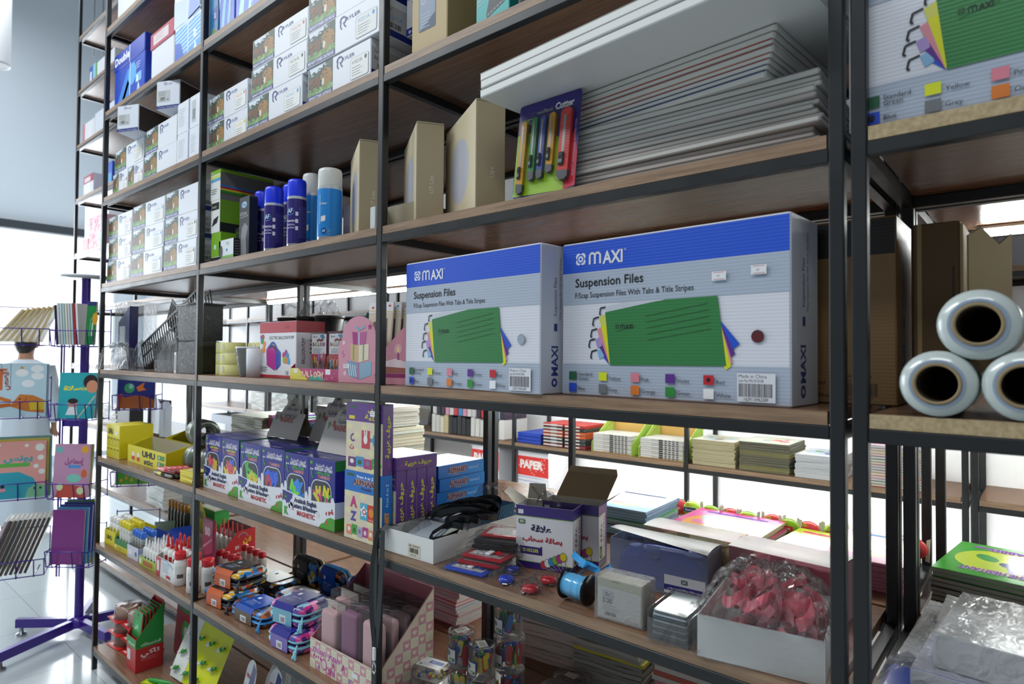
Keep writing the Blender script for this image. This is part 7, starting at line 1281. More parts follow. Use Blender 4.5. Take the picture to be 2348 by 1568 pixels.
wrapped(2.178, .262, z, .19, .15, .05, 0, C('c9d2d4', .25, 0, .4), 'silver white wrapped pack lying behind the blue pack')
wrapped(2.14, .15, z, .034, .3, .022, -1.5, C('9aa4a8', .25, 0, .4), 'narrow silvery wrapped pack at left of the blue pack')
b = MB(); crumple(b, 0, 0, 0, .1, .1, .03, FW, 10, 10, .007, 51); b.thing('film_wrap', 'crumpled clear film at the front left corner by the posts', 'plastic film', (2.134, .02, z + .0225))
t = T('blue_bag', 'small blue printed bag corner showing under clear film', 'bag', (2.137, .03, z)); b = MB(); b.rbox(0, 0, 0, .036, .1, .02, .008, C('1f4fc0', .25, 0, .4), 4, .004); b.obj('bag', t)
# ================================================================== books and packs on the rear units
COV = ['2a86c8', 'd8b82a', 'c83a4a', '3a9a4a', '7a4a9a', 'e08a3a', 'd86a9a', '2a3a80', 'c9c9c2', '6ab0c8']
def cover(f, w, d, c1, c2, c3, seed):
    R = random.Random(seed); f.rect(.002, .002, w - .002, d - .002, C(c1, .3, 0, .4)); f.ell(w * .5, d * .5, w * .42, d * .34, C(c2, .3, 0, .4), 28)
    for k in range(7): f.poly(ellipse(w * R.uniform(.2, .8), d * R.uniform(.3, .7), w * R.uniform(.04, .12), d * R.uniform(.04, .12), 12, R.uniform(0, 3)), C(R.choice(COV), .3, 0, .4))
    f.line([(w * .15, d * .88), (w * .85, d * .88)], d * .05, c3)
def book_stack(x, y, z, w, d, n, th, rot, lab, grp, cols=None, edge=('e0ddd4', 'b8b4a8'), top=True, R=None, jit=.004, title=None):
    """n separate books lying flat on each other"""
    R = R or random.Random(int(abs(x * 1000 + y * 100)) + n); zz = z; last = None
    for i in range(n):
        c = (cols or COV)[i % len(cols or COV)]; b = MB(); b.box(.001, .001, th * .12, w - .001, d - .001, th * .86, paper_edges('pages_%s' % edge[0], edge[0], edge[1], 220)); b.box(0, 0, 0, w, d, th * .12, C(c, .35)); b.box(0, 0, th * .86, w, d, th - .0004, C(c, .3, 0, .3))
        b.box(0, d - .001, 0, w, d, th - .0004, C(c, .35))
        if i == n - 1 and top:
            f = b.top(th - .0004); cover(f, w, d, *(top if isinstance(top, tuple) else (c, R.choice(COV), 'e6e2d8')), i + n)
            if title:
                f = Face(b, (w, d, th - .0004), (-1, 0, 0), (0, -1, 0)); f.k = 14; f.text(title[0], w * .2, d * .78, d * .09, 'c9a8d8', w=w * .6, bold=.08); f.text(title[0], w * .2, d * .78, d * .09, '6a2a8a', w=w * .6, bold=.03); f.text(title[1], w * .3, d * .1, d * .09, 'c9a8d8', w=w * .4, bold=.08); f.text(title[1], w * .3, d * .1, d * .09, '6a2a8a', w=w * .4, bold=.03)
        nm = 'top one' if i == n - 1 else 'book %s from the bottom' % ['first', 'second', 'third', 'fourth', 'fifth', 'sixth', 'seventh', 'eighth', 'ninth', 'tenth', 'eleventh', 'twelfth', 'thirteenth', 'fourteenth', 'fifteenth'][i]
        b.thing('book', lab + ', ' + nm, 'book', (x + R.uniform(-jit, jit), y + R.uniform(-jit, jit), zz), radians(rot + R.uniform(-1.5, 1.5)), grp); zz += th
    return zz
zb = Z[4]
# behind the right unit
book_stack(2.105 + .035, .53, zb, .185, .26, 7, .0095, -8, 'green covered colouring book right of posts', 'green colouring books', ['4a4a42', '55554c', '3f3f3a', '5a5a50', '4a4a44', '3aa02a', '3aa02a'], ('c9c6ba', '8a877c'), ('3aa82a', 'c8dc3a', '7a3a9a'), title=('THE HESITANT', 'RABBIT'))
zt = book_stack(2.362, .5, zb, .22, .3, 9, .012, 4, 'picture book in tall pile at right edge', 'picture books at the right edge', ['c8ccd0', '9a3a4a', 'c9c9c2', 'a82a3a', 'd0d4d6', '8a8c90', 'c0c8cc', 'c02a3a', '4a90b8'], top=('3a80c0', 'd8dcd8', 'd8b02a'))
# pink colouring books seen between the posts
book_stack(1.945, .5, zb, .15, .26, 9, .0065, 3, 'pink colouring book between the posts', 'pink colouring books', ['c87a9a', 'd08aa4', 'c0708c', 'd898b0'], ('e0b8c8', 'b87a90'), top=('d880a0', 'e8c85a', '3a90c8'))
# behind the white carton, centre
book_stack(1.1, .47, zb, .21, .3, 4, .007, 6, 'children book in film, red art, behind the blue puzzle stack', 'children books behind the puzzle stack', ['2a4a9a', 'c9c9c2', 'c02a3a', 'c9ccc2'], top=('c8ccc4', 'b83a3a', '3a9ac8'))
book_stack(1.325, .5, zb, .19, .22, 9, .008, 4, 'blue and white activity book behind the open cartons', 'blue activity books', ['4a9ad0', '6ab0dc', '4a9ad0', 'c83a6a', '6ab02a', '5aa8d8'], ('d6e4ee', '8ab4d0'), top=('5ab0dc', 'e0962a', '3a2a6a'))
book_stack(1.545, .49, zb, .24, .3, 5, .008, 0, 'bright cartoon cover activity book behind the cream box', 'cartoon cover activity books', ['d8b02a', '3aa0c8', 'd84a7a', '6ab83a', 'd0a02a'], top=('d8409a', 'e8a02a', '6a3aa0'))
book_stack(1.79 + .01, .49, zb, .13, .3, 4, .008, -3, 'yellow green poster book behind pink box', 'poster books behind pink box', ['c8d02a', 'd87a9a', '8ac83a', 'c8c82a'], top=('c8d83a', 'e0e0d4', 'd84a6a'))
R = random.Random(2)
for i in range(12):   # small sweet-like packs lying at the far edge
    x = 1.46 + .055 * i + R.uniform(-.008, .008); y = .8 + R.uniform(-.02, .005); col = ('9ac83a', 'b0d44a', '8ab82a', 'd84a4a')[i % 4 if i % 5 else 3]
    b = MB(); b.ball((0, 0, .026), .03, .011, .024, C(col, .25, 0, .4), 12, 8); b.prism([(-.032, .0), (-.024, .002), (-.024, .05), (-.032, .054)], -.001, .001, C('dfe6c8', .3), 'y'); b.prism([(.032, .0), (.024, .002), (.024, .05), (.032, .054)], -.001, .001, C('dfe6c8', .3), 'y'); f = b.front(-.02, -.0115, .018); f.rect(0, 0, .036, .012, '2a3a8a' if i % 2 else 'd8302a'); f.text('Sumo', .004, .003, .006, 'e8e8d8', w=.026, bold=.04); f.rr(.004, .016, .018, .024, .002, 'e0c83a')
    b.thing('sweet_pack', 'small lime and red crinkled pack at far edge, %s from left' % ['first', 'second', 'third', 'fourth', 'fifth', 'sixth', 'seventh', 'eighth', 'ninth', 'tenth', 'eleventh', 'twelfth'][i], 'pack', (x, y, zb + .0006 + (.034 if i in (3, 4, 9) else 0) * 0), (radians(-12), 0, radians(R.uniform(-14, 14))), 'small crinkled packs at the far edge')
# wall shelving, waist board
zc = Z[4] - .012; yc = 1.785
b = MB()
for i in range(3):
    b = MB(); b.box(0, 0, 0, .17, .24, .019, C('1f3fa8', .4), .003); b.box(.004, -.0005, .004, .166, .0, .015, C('2a4fc0', .4)); b.thing('blue_file', 'blue ring file lying on wall shelf at left, %s' % ('lowest', 'middle', 'topmost')[i], 'file', (.005, yc, zc + .0195 * i), 0, 'blue files on the wall shelf')
NBC = [('7a2028', '8c2a30'), ('34383a', '3f4446'), ('34383a', '3f4446'), ('b8502a', 'c8602e'), ('b8502a', 'c8602e'), ('34383a', '2a3032'), ('a82a24', 'b8322a')]
for s, x in enumerate((.19, .335)):
    for i in range(7):
        b = MB(); b.box(0, 0, 0, .135, .2, .0175, C(NBC[i][0], .4), .003); b.box(.004, -.0006, .005, .131, .01, .012, C('d8d6d0', .6)); f = b.front(.0, -.0006, 0); f.rect(.055, .003, .095, .015, 'cfd2d4') if s == 0 else f.rect(.1, .003, .13, .015, NBC[i][1])
        b.thing('notebook', '%s hardback notebook on wall shelf, %s stack, %s from board' % (('maroon', 'black', 'black', 'orange', 'orange', 'black', 'red')[i], ('left', 'right')[s], ORD[i].replace('lowest', 'first')), 'notebook', (x, yc, zc + .018 * i), radians((0, 1, -1, 0, .6, -.5, .3)[i]), 'hardback notebooks on the wall shelf')
KR = C('b08c4a', .6)
for s, x in enumerate((.51, .785)):
    w = .235; t = T('kraft_display', 'kraft display box of grey notebooks, %s of two on wall shelf' % ('left', 'right')[s], 'display box', (x, yc, zc), 0, 'kraft display boxes on the wall shelf'); b = MB(); LG = C('a8c85a', .5)
    b.prism([(0, 0), (.22, 0), (.22, .15), (.15, .15), (0, .05)], 0, .003, LG, 'x'); b.prism([(0, 0), (.22, 0), (.22, .15), (.15, .15), (0, .05)], w - .003, w, LG, 'x'); b.box(.003, .0, 0, w - .003, .22, .003, KR); b.box(.003, .218, .003, w - .003, .22, .15, KR); b.prism([(.003, .05), (.218, .15), (.218, .147), (.003, .047)], .003, .0045, KR, 'x'); b.obj('tray', t)
    for i in range(9):
        b = MB(); b.box(0, 0, 0, w - .012, .18, .0095, C('d6d5d0' if i % 2 else 'bdbcb6', .5), .001); f = b.front(); f.rect(.1, .001, .122, .0085, '2a2c30' if s else '3a3c40'); f.polys([[(.13 + .02 * k, .0015), (.142 + .02 * k, .0015), (.142 + .02 * k, .0075), (.13 + .02 * k, .0075)] for k in range(4)], '3f4143'); f.rect(.004, .002, .06, .007, 'e4e4e0')
        b.thing('notebook', 'grey and white notebook in the %s kraft display, %s from board' % (('left', 'right')[s], ORD[i].replace('lowest', 'first')), 'notebook', (x + .006, yc + .004, zc + .0036 + .0103 * i), 0, 'grey notebooks in kraft displays')
G2 = 'exercise books on the wall shelf'
book_stack(1.062, yc, zc, .2, .22, 13, .0088, 0, 'cream exercise book on wall shelf', G2, ['a8a07c', 'b8b08c', '9a9272', 'c0b894'], ('d8d2b4', 'a89c74'), top=('e6e4da', 'c8d0c8', 'c9c0a0'))
book_stack(1.285, yc - .005, zc, .21, .24, 12, .0105, 1, 'dark spined exercise book on wall shelf', G2, ['3a3a30', 'c8c03a', '4a4a3a', '3a4a3a', '4a3a4a', '2f3a2f'], ('8a866c', '4a483a'), top=('d0d8c8', 'e0e0d8', '9ab84a'))
book_stack(1.515, yc, zc, .17, .23, 7, .0135, 0, 'white writing pad on wall shelf', G2, ['d6d8da', 'c9ccd0'], ('dcdee0', 'a8acb0'), top=('dfe2e6', 'b8c8dc', '8a9ab0'))
book_stack(1.79, yc, zc, .17, .22, 15, .0105, 0, 'multicoloured picture book on wall shelf between posts', G2, ['d84a3a', '3a8a4a', '3a5a9a', 'c83a8a', 'd8c83a', '7a3a2a', '3a90b8', '4a4a8a'], top=('d8a0b8', 'e0d8d8', 'c83a5a'))
# files standing on the wall shelf at left
for i in range(16):
    c = ['d8d8d2', 'cfcfc8', 'd8d4c0', 'c8b88a', '24262a', '1c1e22', '2a2c30', '24262a', '17191c', 'd4d4d0', 'dcdcd6', 'cfcfca', 'd8d8d4', 'c9c9c4', 'd8d8d4', 'e0e0dc'][i]; b = MB(); b.box(0, 0, 0, .036, .22, .115 - .006 * (i % 3), C(c, .5), .003); b.thing('magazine', 'upright %s booklet on wall shelf behind the posts, %s' % ('dark' if c < '4' else 'pale', ['first', 'second', 'third', 'fourth', 'fifth', 'sixth', 'seventh', 'eighth', 'ninth', 'tenth', 'eleventh', 'twelfth', 'thirteenth', 'fourteenth', 'fifteenth', 'sixteenth'][i] + ' from left'), 'booklet', (-.72 + .039 * i, yc, zc + .0006), 0, 'upright booklets on the wall shelf')
R = random.Random(8)
for i in range(16): b = MB(); b.box(0, 0, 0, .034, .2, .07, C(R.choice(('c83a3a', '4a90c8', 'd898b0', 'd8d8d8', 'c8a03a', '24262a', '3a2a40', '8ab0c8')), .4), .002); b.thing('book', 'small coloured book lying across the upright booklets, %s from left' % ['first', 'second', 'third', 'fourth', 'fifth', 'sixth', 'seventh', 'eighth', 'ninth', 'tenth', 'eleventh', 'twelfth', 'thirteenth', 'fourteenth', 'fifteenth', 'sixteenth'][i], 'book', (-.715 + .039 * i, yc + .005, zc + .118), 0, 'coloured books above the upright booklets')
# cartons printed PAPER below the wall shelf
for i, (x, y) in enumerate(((.006, 1.79), (-.36, 1.79))):
    b = MB(); w, d, h = .22, .26, .36; b.box(0, 0, 0, w, d, h, C('dcdde4', .5), .002); f = b.front(); f.rect(0, h * .58, w, h * .88, 'd8302a'); f.text('PAPER', w * .08, h * .7, h * .12, 'f0e8e6', w=w * .75, bold=.06); f.lines(0, h * .55, w, 2, .02, .003, '6a70a8', i); R = random.Random(i)
    f.polys([star(R.uniform(.01, w - .01), R.uniform(h * .6, h * .86), .005, 4) for k in range(24)], 'f0d8d4'); f.polys([ellipse(R.uniform(.01, w - .01), R.uniform(.02, h * .5), .004, .002, 6, R.uniform(0, 3)) for k in range(40)], '8a90b8'); f.line([(w * .5, h * .3), (w * .7, h * .36), (w * .66, h * .2)], .004, '4a4c78')
    b.thing('paper_carton', ('white and red copy paper carton below wall shelf, right one', 'white and red copy paper carton below wall shelf, behind the doubled posts')[i], 'box', (x, y, Z[5]))
b = MB(); w, d, h = .2, .25, .26; b.box(0, 0, 0, w, d, h, C('dcdde4', .5), .002); f = b.front(); f.rect(0, 0, w, h * .5, 'd8302a'); f.text('PAPER', w * .5, h * .05, .05, 'f0e8e6', ang=pi / 2, bold=.05); f.line([(w * .2, h * .7), (w * .5, h * .62), (w * .8, h * .75)], .006, '4a80c8'); b.thing('paper_carton', 'white and red carton end on wall shelf left of the blue files', 'box', (-.092 - .0, yc + .01, zc + .0), 0) if False else None
# stock boxes on the wall shelving at eye level and above
def OR_(k): t = ('', 'first', 'second', 'third', 'fourth', 'fifth', 'sixth', 'seventh', 'eighth', 'ninth', 'tenth', 'eleventh', 'twelfth', 'thirteenth', 'fourteenth', 'fifteenth', 'sixteenth', 'seventeenth', 'eighteenth', 'nineteenth', 'twentieth'); k += 1; return t[k] if k < 21 else ('twenty ' + t[k - 20] if k < 30 else 'thirtieth')
R = random.Random(4)
for k in range(30):
    x = -4.2 + .17 * k; b = MB(); h = R.choice((.12, .15, .1)); b.box(0, 0, 0, .155, .25, h, C(R.choice(('d2d6e2', 'c4cce0', 'dcdce4', 'b8c4d8')), .5), .002); f = b.front(); f.rect(.01, h * .3, .06, h * .8, R.choice(('5a7ac0', '3a5aa0', 'c89aa0', '8aa0c8'))); f.lines(.07, h * .7, .145, 3, h * .15, h * .05, '8a90a8', k)
    if x < .9 and all(not (x - .02 < q < x + .155) for q in (-3.182, -2.128, -1.074, -.02)): b.thing('stock_box', 'pale stock box on upper wall shelf, %s from the left end' % OR_(k), 'box', (x, yc, Z[3]), 0, 'pale stock boxes on the upper wall shelf')
# rear unit, knee shelf: paper stacks lit by the tube
zk = Z[5]
book_stack(.62, .47, zk, .24, .28, 12, .0115, 0, 'white exercise book with red edge line, rear knee shelf', 'white exercise books at the rear', ['d84a54', 'dcdcd8', 'c9ccd0', 'd84a54', 'd8d8d4', '3a80a8'], ('e2e2de', 'b0b0ac'), top=('dcdee0', 'c8c8d0', 'c83a4a'))
book_stack(.42, .5, zk, .17, .26, 10, .014, 3, 'purple and red spined book, rear knee shelf left', 'spined books at the rear', ['6a4a80', 'c84a5a', 'd8d0d8', 'b83a4a', '8a6a9a'])
def sheets(x, y, z, w, d, n, th, rot, c1, c2, lab, grp, wave=.003):
    R = random.Random(int(x * 333) + n)
    for i in range(n):
        b = MB(); ph = R.uniform(0, 6.28); b.add([(w * u, 0 + .003 * sin(9 * u + ph), (th * k) + 0) for k in (0, .9) for u in (0, .25, .5, .75, 1)] + [(w * u, d, th * k) for k in (0, .9) for u in (0, .25, .5, .75, 1)], [(i_, i_ + 1, i_ + 6, i_ + 5) for i_ in range(4)] + [(5 + i_, 6 + i_, 16 + i_, 15 + i_) for i_ in range(4)] + [(0, 5, 15, 10), (4, 14, 19, 9), (1 + 9, 0 + 10 + 0, 15, 16)][:2] + [(11 + i_, 10 + i_, 15 + i_, 16 + i_) for i_ in range(4)] + [(i_ + 1, i_, 10 + i_, 11 + i_) for i_ in range(4)], C(R.choice((c1, c2)), .5)); b.thing('paper_pad', lab + ', %s' % (['first', 'second', 'third', 'fourth', 'fifth', 'sixth', 'seventh', 'eighth', 'ninth', 'tenth', 'eleventh', 'twelfth', 'thirteenth', 'fourteenth', 'fifteenth'][i] + ' from the board'), 'paper', (x + R.uniform(-.004, .004), y + R.uniform(-.003, .003), z + th * i), radians(rot + R.uniform(-1, 1)), grp)
sheets(1.1, .46, zk, .21, .3, 14, .0115, 8, 'd8d8d0', 'c9c8be', 'white wavy paper pad behind the key tag jars', 'white paper pads at the rear')
sheets(1.33, .45, zk, .2, .28, 8, .011, 5, 'a8a89e', '94948c', 'grey wavy paper pad under the yellow sheets', 'grey paper pads at the rear'); b = MB(); b.box(0, 0, 0, .205, .28, .009, C('c8c04a', .5)); b.thing('yellow_sheets', 'yellow sheet layer between grey paper pads', 'paper', (1.33, .45, zk + .0885), radians(5)); sheets(1.33, .45, zk + .098, .195, .28, 12, .011, 4, 'b4b4ac', 'a0a098', 'grey wavy paper pad on top of the yellow sheets', 'grey upper paper pads at the rear')
WC = ['d8c03a', 'c86a5a', '6a9ac8', 'd0d0c8', '8ab06a', 'd898a8']
for i in range(12): b = MB(); b.box(0, 0, 0, .19, .27, .0125, C(WC[i % 6] if i % 2 else 'dcdcd4', .35, 0, .4), .001); b.thing('coloured_card_pack', 'wrapped coloured card pack at rear knee shelf, %s from the board' % ORD[i].replace('lowest', 'first'), 'card pack', (1.56 + .004 * (i % 3), .46, zk + .013 * i), radians(3), 'wrapped coloured card packs')
for i in range(5): b = MB(); b.box(0, 0, 0, .2, .26, .016, C(('c8ccd8', 'b0b8cc', 'd0d0d8')[i % 3], .2, 0, .5), .002); b.thing('clear_folder_pack', 'pale shiny folder pack at right of rear knee shelf, %s from board' % ORD[i].replace('lowest', 'first'), 'folder pack', (1.78, .46, zk + .0166 * i), radians(-3), 'pale folder packs at the rear')
# rear unit, waist shelf behind the magnetic letters
sheets(-.72, .47, zb, .3, .3, 15, .0125, 0, 'd8dcd4', 'c8d0c4', 'pale paper pad in wrapped stack behind left bay post', 'pale paper pads behind the left bay'); sheets(-.02 + .03, .5, zb, .33, .28, 15, .0125, 0, 'd4dcd0', 'dcd8c0', 'pale green paper pad behind magnetic letter boxes', 'pale green paper pads'); book_stack(.02, .47, zb + .19, .3, .3, 8, .01, 0, 'glossy wrapped folder above the pale green pads', 'glossy folders', ['c8d8cc', 'd8d8c8', 'c0ccc4'], top=('dce0d8', 'd0d8d0', 'c0c8c0'))
for i in range(14): c = ['c86a9a', '5ab0d8', 'd8d8e0', '8a6ac0', '3a3a48', 'e0a0c0', '6ac0b0', '8ac83a', 'd8d8d8'][i % 9]; b = MB(); b.box(0, 0, 0, .03, .2, .2 - .012 * (i % 3), C(c, .35, 0, .3), .002); b.thing('diary', 'upright pastel spined diary behind folded header cards, %s' % ['first', 'second', 'third', 'fourth', 'fifth', 'sixth', 'seventh', 'eighth', 'ninth', 'tenth', 'eleventh', 'twelfth', 'thirteenth', 'fourteenth', 'fifteenth', 'sixteenth', 'seventeenth', 'eighteenth'][i], 'diary', (.42 + .0335 * i, .5, zb) if i > 30 else (-.42 + .0335 * i, .5, zb), 0, 'upright pastel diaries')
for i in range(3): b = MB(); b.prism([(0, 0), (.1, 0), (.11, .17), (.075, .2), (.06, .195), (.05, .2), (.035, .195), (-.005, .18)], 0, .003, C('e6e8ee', .5), 'y'); f = b.front(); f.poly([(.03, .16), (.045, .02), (.05, .16)], C('c9ccd8', .5)); b.thing('white_bag', 'white plastic bag hanging behind the left bay, %s of three' % ('left', 'middle', 'right')[i], 'bag', (-1.72 + .12 * i, .425, 1.025 - .012 * i), radians(10 * i - 8), 'white hanging bags')

# unit past the left end: paper stacks seen through the left bay; wall shelving far left
sheets(-2.62, .47, zb, .24, .28, 10, .013, 4, 'e2e2de', 'd4d4d0', 'white paper pad past the left end, waist board', 'white pads past the left end'); sheets(-1.75, .46, zk, .3, .3, 13, .013, -3, 'dcdcda', 'cdd2cc', 'pale spiral pad past the left end, knee board', 'pale spiral pads past the left end')
b = MB(); b.box(0, 0, 0, .22, .25, .17, C('26282c', .5), .003); b.front().rect(.02, .05, .2, .12, '3a3d42'); b.thing('dark_carton', 'dark carton beside white pads past the left end', 'box', (-2.3, .47, zb))
for s_, (x, n) in enumerate(((-3.1, 11), (-2.75, 14), (-2.42, 9), (-2.05, 12), (-1.6, 13), (-1.3, 8))): sheets(x, yc, zc, .26, .26, n, .014, 0, ('d8d8d0', 'd0dcd4', 'c8ccd8')[s_ % 3], 'c9c9c0', 'pale paper pad on far wall shelf, %s stack' % ('first', 'second', 'third', 'fourth', 'fifth', 'sixth')[s_], 'pale pads on the far wall shelf')
for i, x in enumerate((-3.9, -3.0, -2.0)): b = MB(); b.box(0, 0, 0, .5, .25, .3, C(('7d8690', 'a8b0b8', '6a7a70')[i], .5), .003); b.front().rect(.05, .1, .3, .22, ('c9ced4', '4a6a9a', 'c8d0c8')[i]); b.thing('stock_carton', ('grey carton on far wall shelf below, left', 'pale grey carton on far wall shelf below, middle', 'green grey carton on far wall shelf below, right')[i], 'box', (x, yc, Z[5]))
# ================================================================== purple wire book rack at the shelf end
PU = C('3a1a8c', .3, 0, .3); BX, BY = -1.545, .075
rk = T('book_rack', 'purple revolving wire book rack at left end of shelves', 'book rack', (BX, BY, 0))
b = MB(); b.lathe([(.021, .05), (.021, 1.86)], PU, 20); b.lathe([(.05, .045), (.05, .085), (.03, .095)], PU, 24); b.obj('pole', rk)
b = MB(); b.lathe([(.0, 1.86), (.12, 1.86), (.12, 1.872), (0, 1.872)], C('c3ccd2', .3), 24); b.obj('top_plate', rk)
for k, a in enumerate((-64, -136, 152, 80, 8)):
    ca, sa = cos(radians(a)), sin(radians(a)); L = .42 if k == 0 else .31; b = MB(); b.M = Matrix.Rotation(radians(a), 4, 'Z'); b.box(.03, -.016, .04, L, .016, .085, PU, .003); leg = b.obj('base_arm', rk)
    b = MB(); b.lathe([(.022, .0), (.024, .008), (.01, .014), (.009, .042)], C('b8bcc0', .25, .9), 16, (ca * (L - .025), sa * (L - .025), 0)); b.obj('foot', leg, label='chrome levelling foot')
def pocket(cx, cy, z0, rot, w, h, d, name='pocket'):
    """open wire pocket: front panel with rails and uprights, sides, floor wires"""
    b = MB(); b.M = Matrix.Translation((cx - BX, cy - BY, z0)) @ Matrix.Rotation(rot, 4, 'Z'); r = .0028
    for zz, k in ((0, 0), (h * .52, .012)): b.tube([(-w / 2, d, zz), (-w / 2, -k, zz), (w / 2, -k, zz), (w / 2, d, zz)], r, PU, 6)
    b.tube([(-w / 2, d, h * 1.25), (w / 2, d, h * 1.25)], r, PU, 6)
    for x in (-w * .36, w * .12, w * .36): b.tube([(x, d, .0), (x, .0, -.004), (x, -.012, h * .52)], r, PU, 6)
    for x in (-w / 2, w / 2): b.tube([(x, d, -.01), (x, d, h * 1.3)], r, PU, 6); b.tube([(x, 0, 0), (x, -.012, h * .52)], r, PU, 6)
    b.obj(name, rk)
RL = radians(40); rr_ = Vector((cos(RL), sin(RL), 0)); ww_ = Vector((-sin(RL), cos(RL), 0))
FRM = [None, 0]
def rp(lat, dep):
    p = Vector((BX, BY, 0)) + rr_ * lat + ww_ * dep
    if FRM[0]: q = Vector((BX, BY, 0)) + rr_ * -.255 + ww_ * -.16; p = q + Matrix.Rotation(FRM[1], 3, 'Z') @ (p - q)
    return p.x, p.y
PK1 = [(1.505, 'fan'), (1.135, 'cover'), (.725, 'cover'), (.335, 'fan')]
LT = .52
for zz, k in PK1: x, y = rp(-.255, -.16); pocket(x, y, zz, RL + LT, .3, .16, .19 if k == 'fan' else .1)
for zz, k in ((1.5, 0), (1.13, 0), (.735, 0), (.4, 0)): x, y = rp(.052, -.165); pocket(x, y, zz, RL, .215, .15, .128)
for zz, k in ((1.165, 0), (.76, 0), (.42, 0)): x, y = rp(.24, .05); pocket(x, y, zz, RL + .25, .21, .15, .1)
for zz in (1.56, 1.08, .44):
    b = MB(); b.M = Matrix.Rotation(RL, 4, 'Z'); b.box(-.105, -.012, zz, -.015, .012, zz + .045, PU, .002); b.obj('bracket', rk)
for xx in (-.112, ): b = MB(); b.M = Matrix.Rotation(RL, 4, 'Z'); b.tube([(xx, -.015, .3), (xx, -.015, 1.66)], .005, PU, 8); b.tube([(xx + .014, -.015, .3), (xx + .014, -.015, 1.66)], .004, PU, 8); b.obj('upright', rk)
def bk(lat, dep, z, w, h, t, col, lab, grp, rot=0, tilt=0, lean=0, deco=None, pages='d8d2c0'):
    x, y = rp(lat, dep); b = MB(); k = .3 if grp[:6] == 'yellow' else .12; b.box(0, 0, 0, w, t * k, h, C(col, .35, 0, .3)); b.box(.0005, t * k, .001, w - .001, t * (1 - k), h - .001, C(pages, .6)); b.box(0, t * (1 - k), 0, w, t, h, C(col, .35, 0, .3)); b.box(-.0006, 0, 0, 0.0005, t, h, C(col, .35)) if grp[:6] != 'yellow' else None
    if deco: deco(b.front(), w, h)
    o = b.thing('picture_book', lab, 'book', (x, y, z), 0, grp); o.rotation_euler = (Matrix.Rotation(RL + rot + (LT if FRM[0] else 0), 3, 'Z') @ Matrix.Rotation(lean, 3, 'Y') @ Matrix.Rotation(tilt, 3, 'X')).to_euler(); return o
FN = ['first', 'second', 'third', 'fourth', 'fifth', 'sixth', 'seventh', 'eighth', 'ninth', 'tenth', 'eleventh', 'twelfth']
FRM[:] = [1, LT]
for i in range(7):  # yellow books fanned, spines to the aisle
    bk(-.33 + .029 * i, -.15, 1.521, .16, .2, .011, 'c8a01e' if i % 2 else 'd0b02a', 'yellow book fanned in the top left rack pocket, %s from left' % FN[i], 'yellow books in the top left pocket', radians(90), 0, 0, pages='e0dcc8').rotation_euler = (Matrix.Rotation(RL + LT, 3, 'Z') @ Matrix.Rotation(radians(36 - 2.5 * i), 3, 'Y') @ Matrix.Rotation(radians(90), 3, 'Z')).to_euler()
def drabbit(f, w, h):
    f.rect(0, 0, w, h, C('b8d4e0', .35)); f.polys([ellipse(w * a, h * c, w * .1, h * .07, 14) for a, c in ((.62, .82), (.85, .9), (.86, .76), (.72, .62))], C('e6ecee', .35)); f.poly(ellipse(w * .62, h * .84, w * .07, h * .05), C('eef0ee', .35)); f.poly([(w * .58, h * .9), (w * .66, h * .9), (w * .62, h * .95)], C('d8902a', .35))
    f.polys([[(w * (.1 + .09 * k), h * .5), (w * (.16 + .09 * k), h * .5), (w * (.16 + .09 * k), h * .88), (w * (.1 + .09 * k), h * .88)] for k in range(3)] + [[(w * .06, h * .86), (w * .4, h * .86), (w * .4, h * .9), (w * .06, h * .9)]], C('c86a3a', .35)); f.text('\u0642\u0635\u0635', w * .42, h * .5, h * .12, 'a84a2a', ang=pi / 2, bold=.04)
    f.poly([(w * .45, h * .2), (w * .6, h * .42), (w * .8, h * .4), (w * .98, h * .3), (w * .98, h * .06), (w * .7, h * .1)], C('c8782e', .35)); f.poly([(w * .48, h * .32), (w * .22, h * .42), (w * .26, h * .33), (w * .46, h * .26)], C('c8782e', .35)); f.poly([(w * .46, h * .26), (w * .2, h * .24), (w * .26, h * .16), (w * .5, h * .2)], C('b8642a', .35)); f.poly([(w * .74, h * .28), (w * .98, h * .3), (w * .98, h * .12), (w * .76, h * .12)], C('d8b82a', .35)); f.ell(w * .6, h * .33, w * .015, h * .015, '2a1a10'); f.line([(w * .5, h * .2), (w * .68, h * .28), (w * .7, h * .36)], .003, '9a3a2a'); f.ell(w * .14, h * .24, w * .06, h * .05, 'c83a3a'); f.line([(w * .3, h), (w * .4, h * .6)], .0015, '3a4048'); f.line([(w * .45, h), (w * .46, h * .5)], .0015, '3a4048')
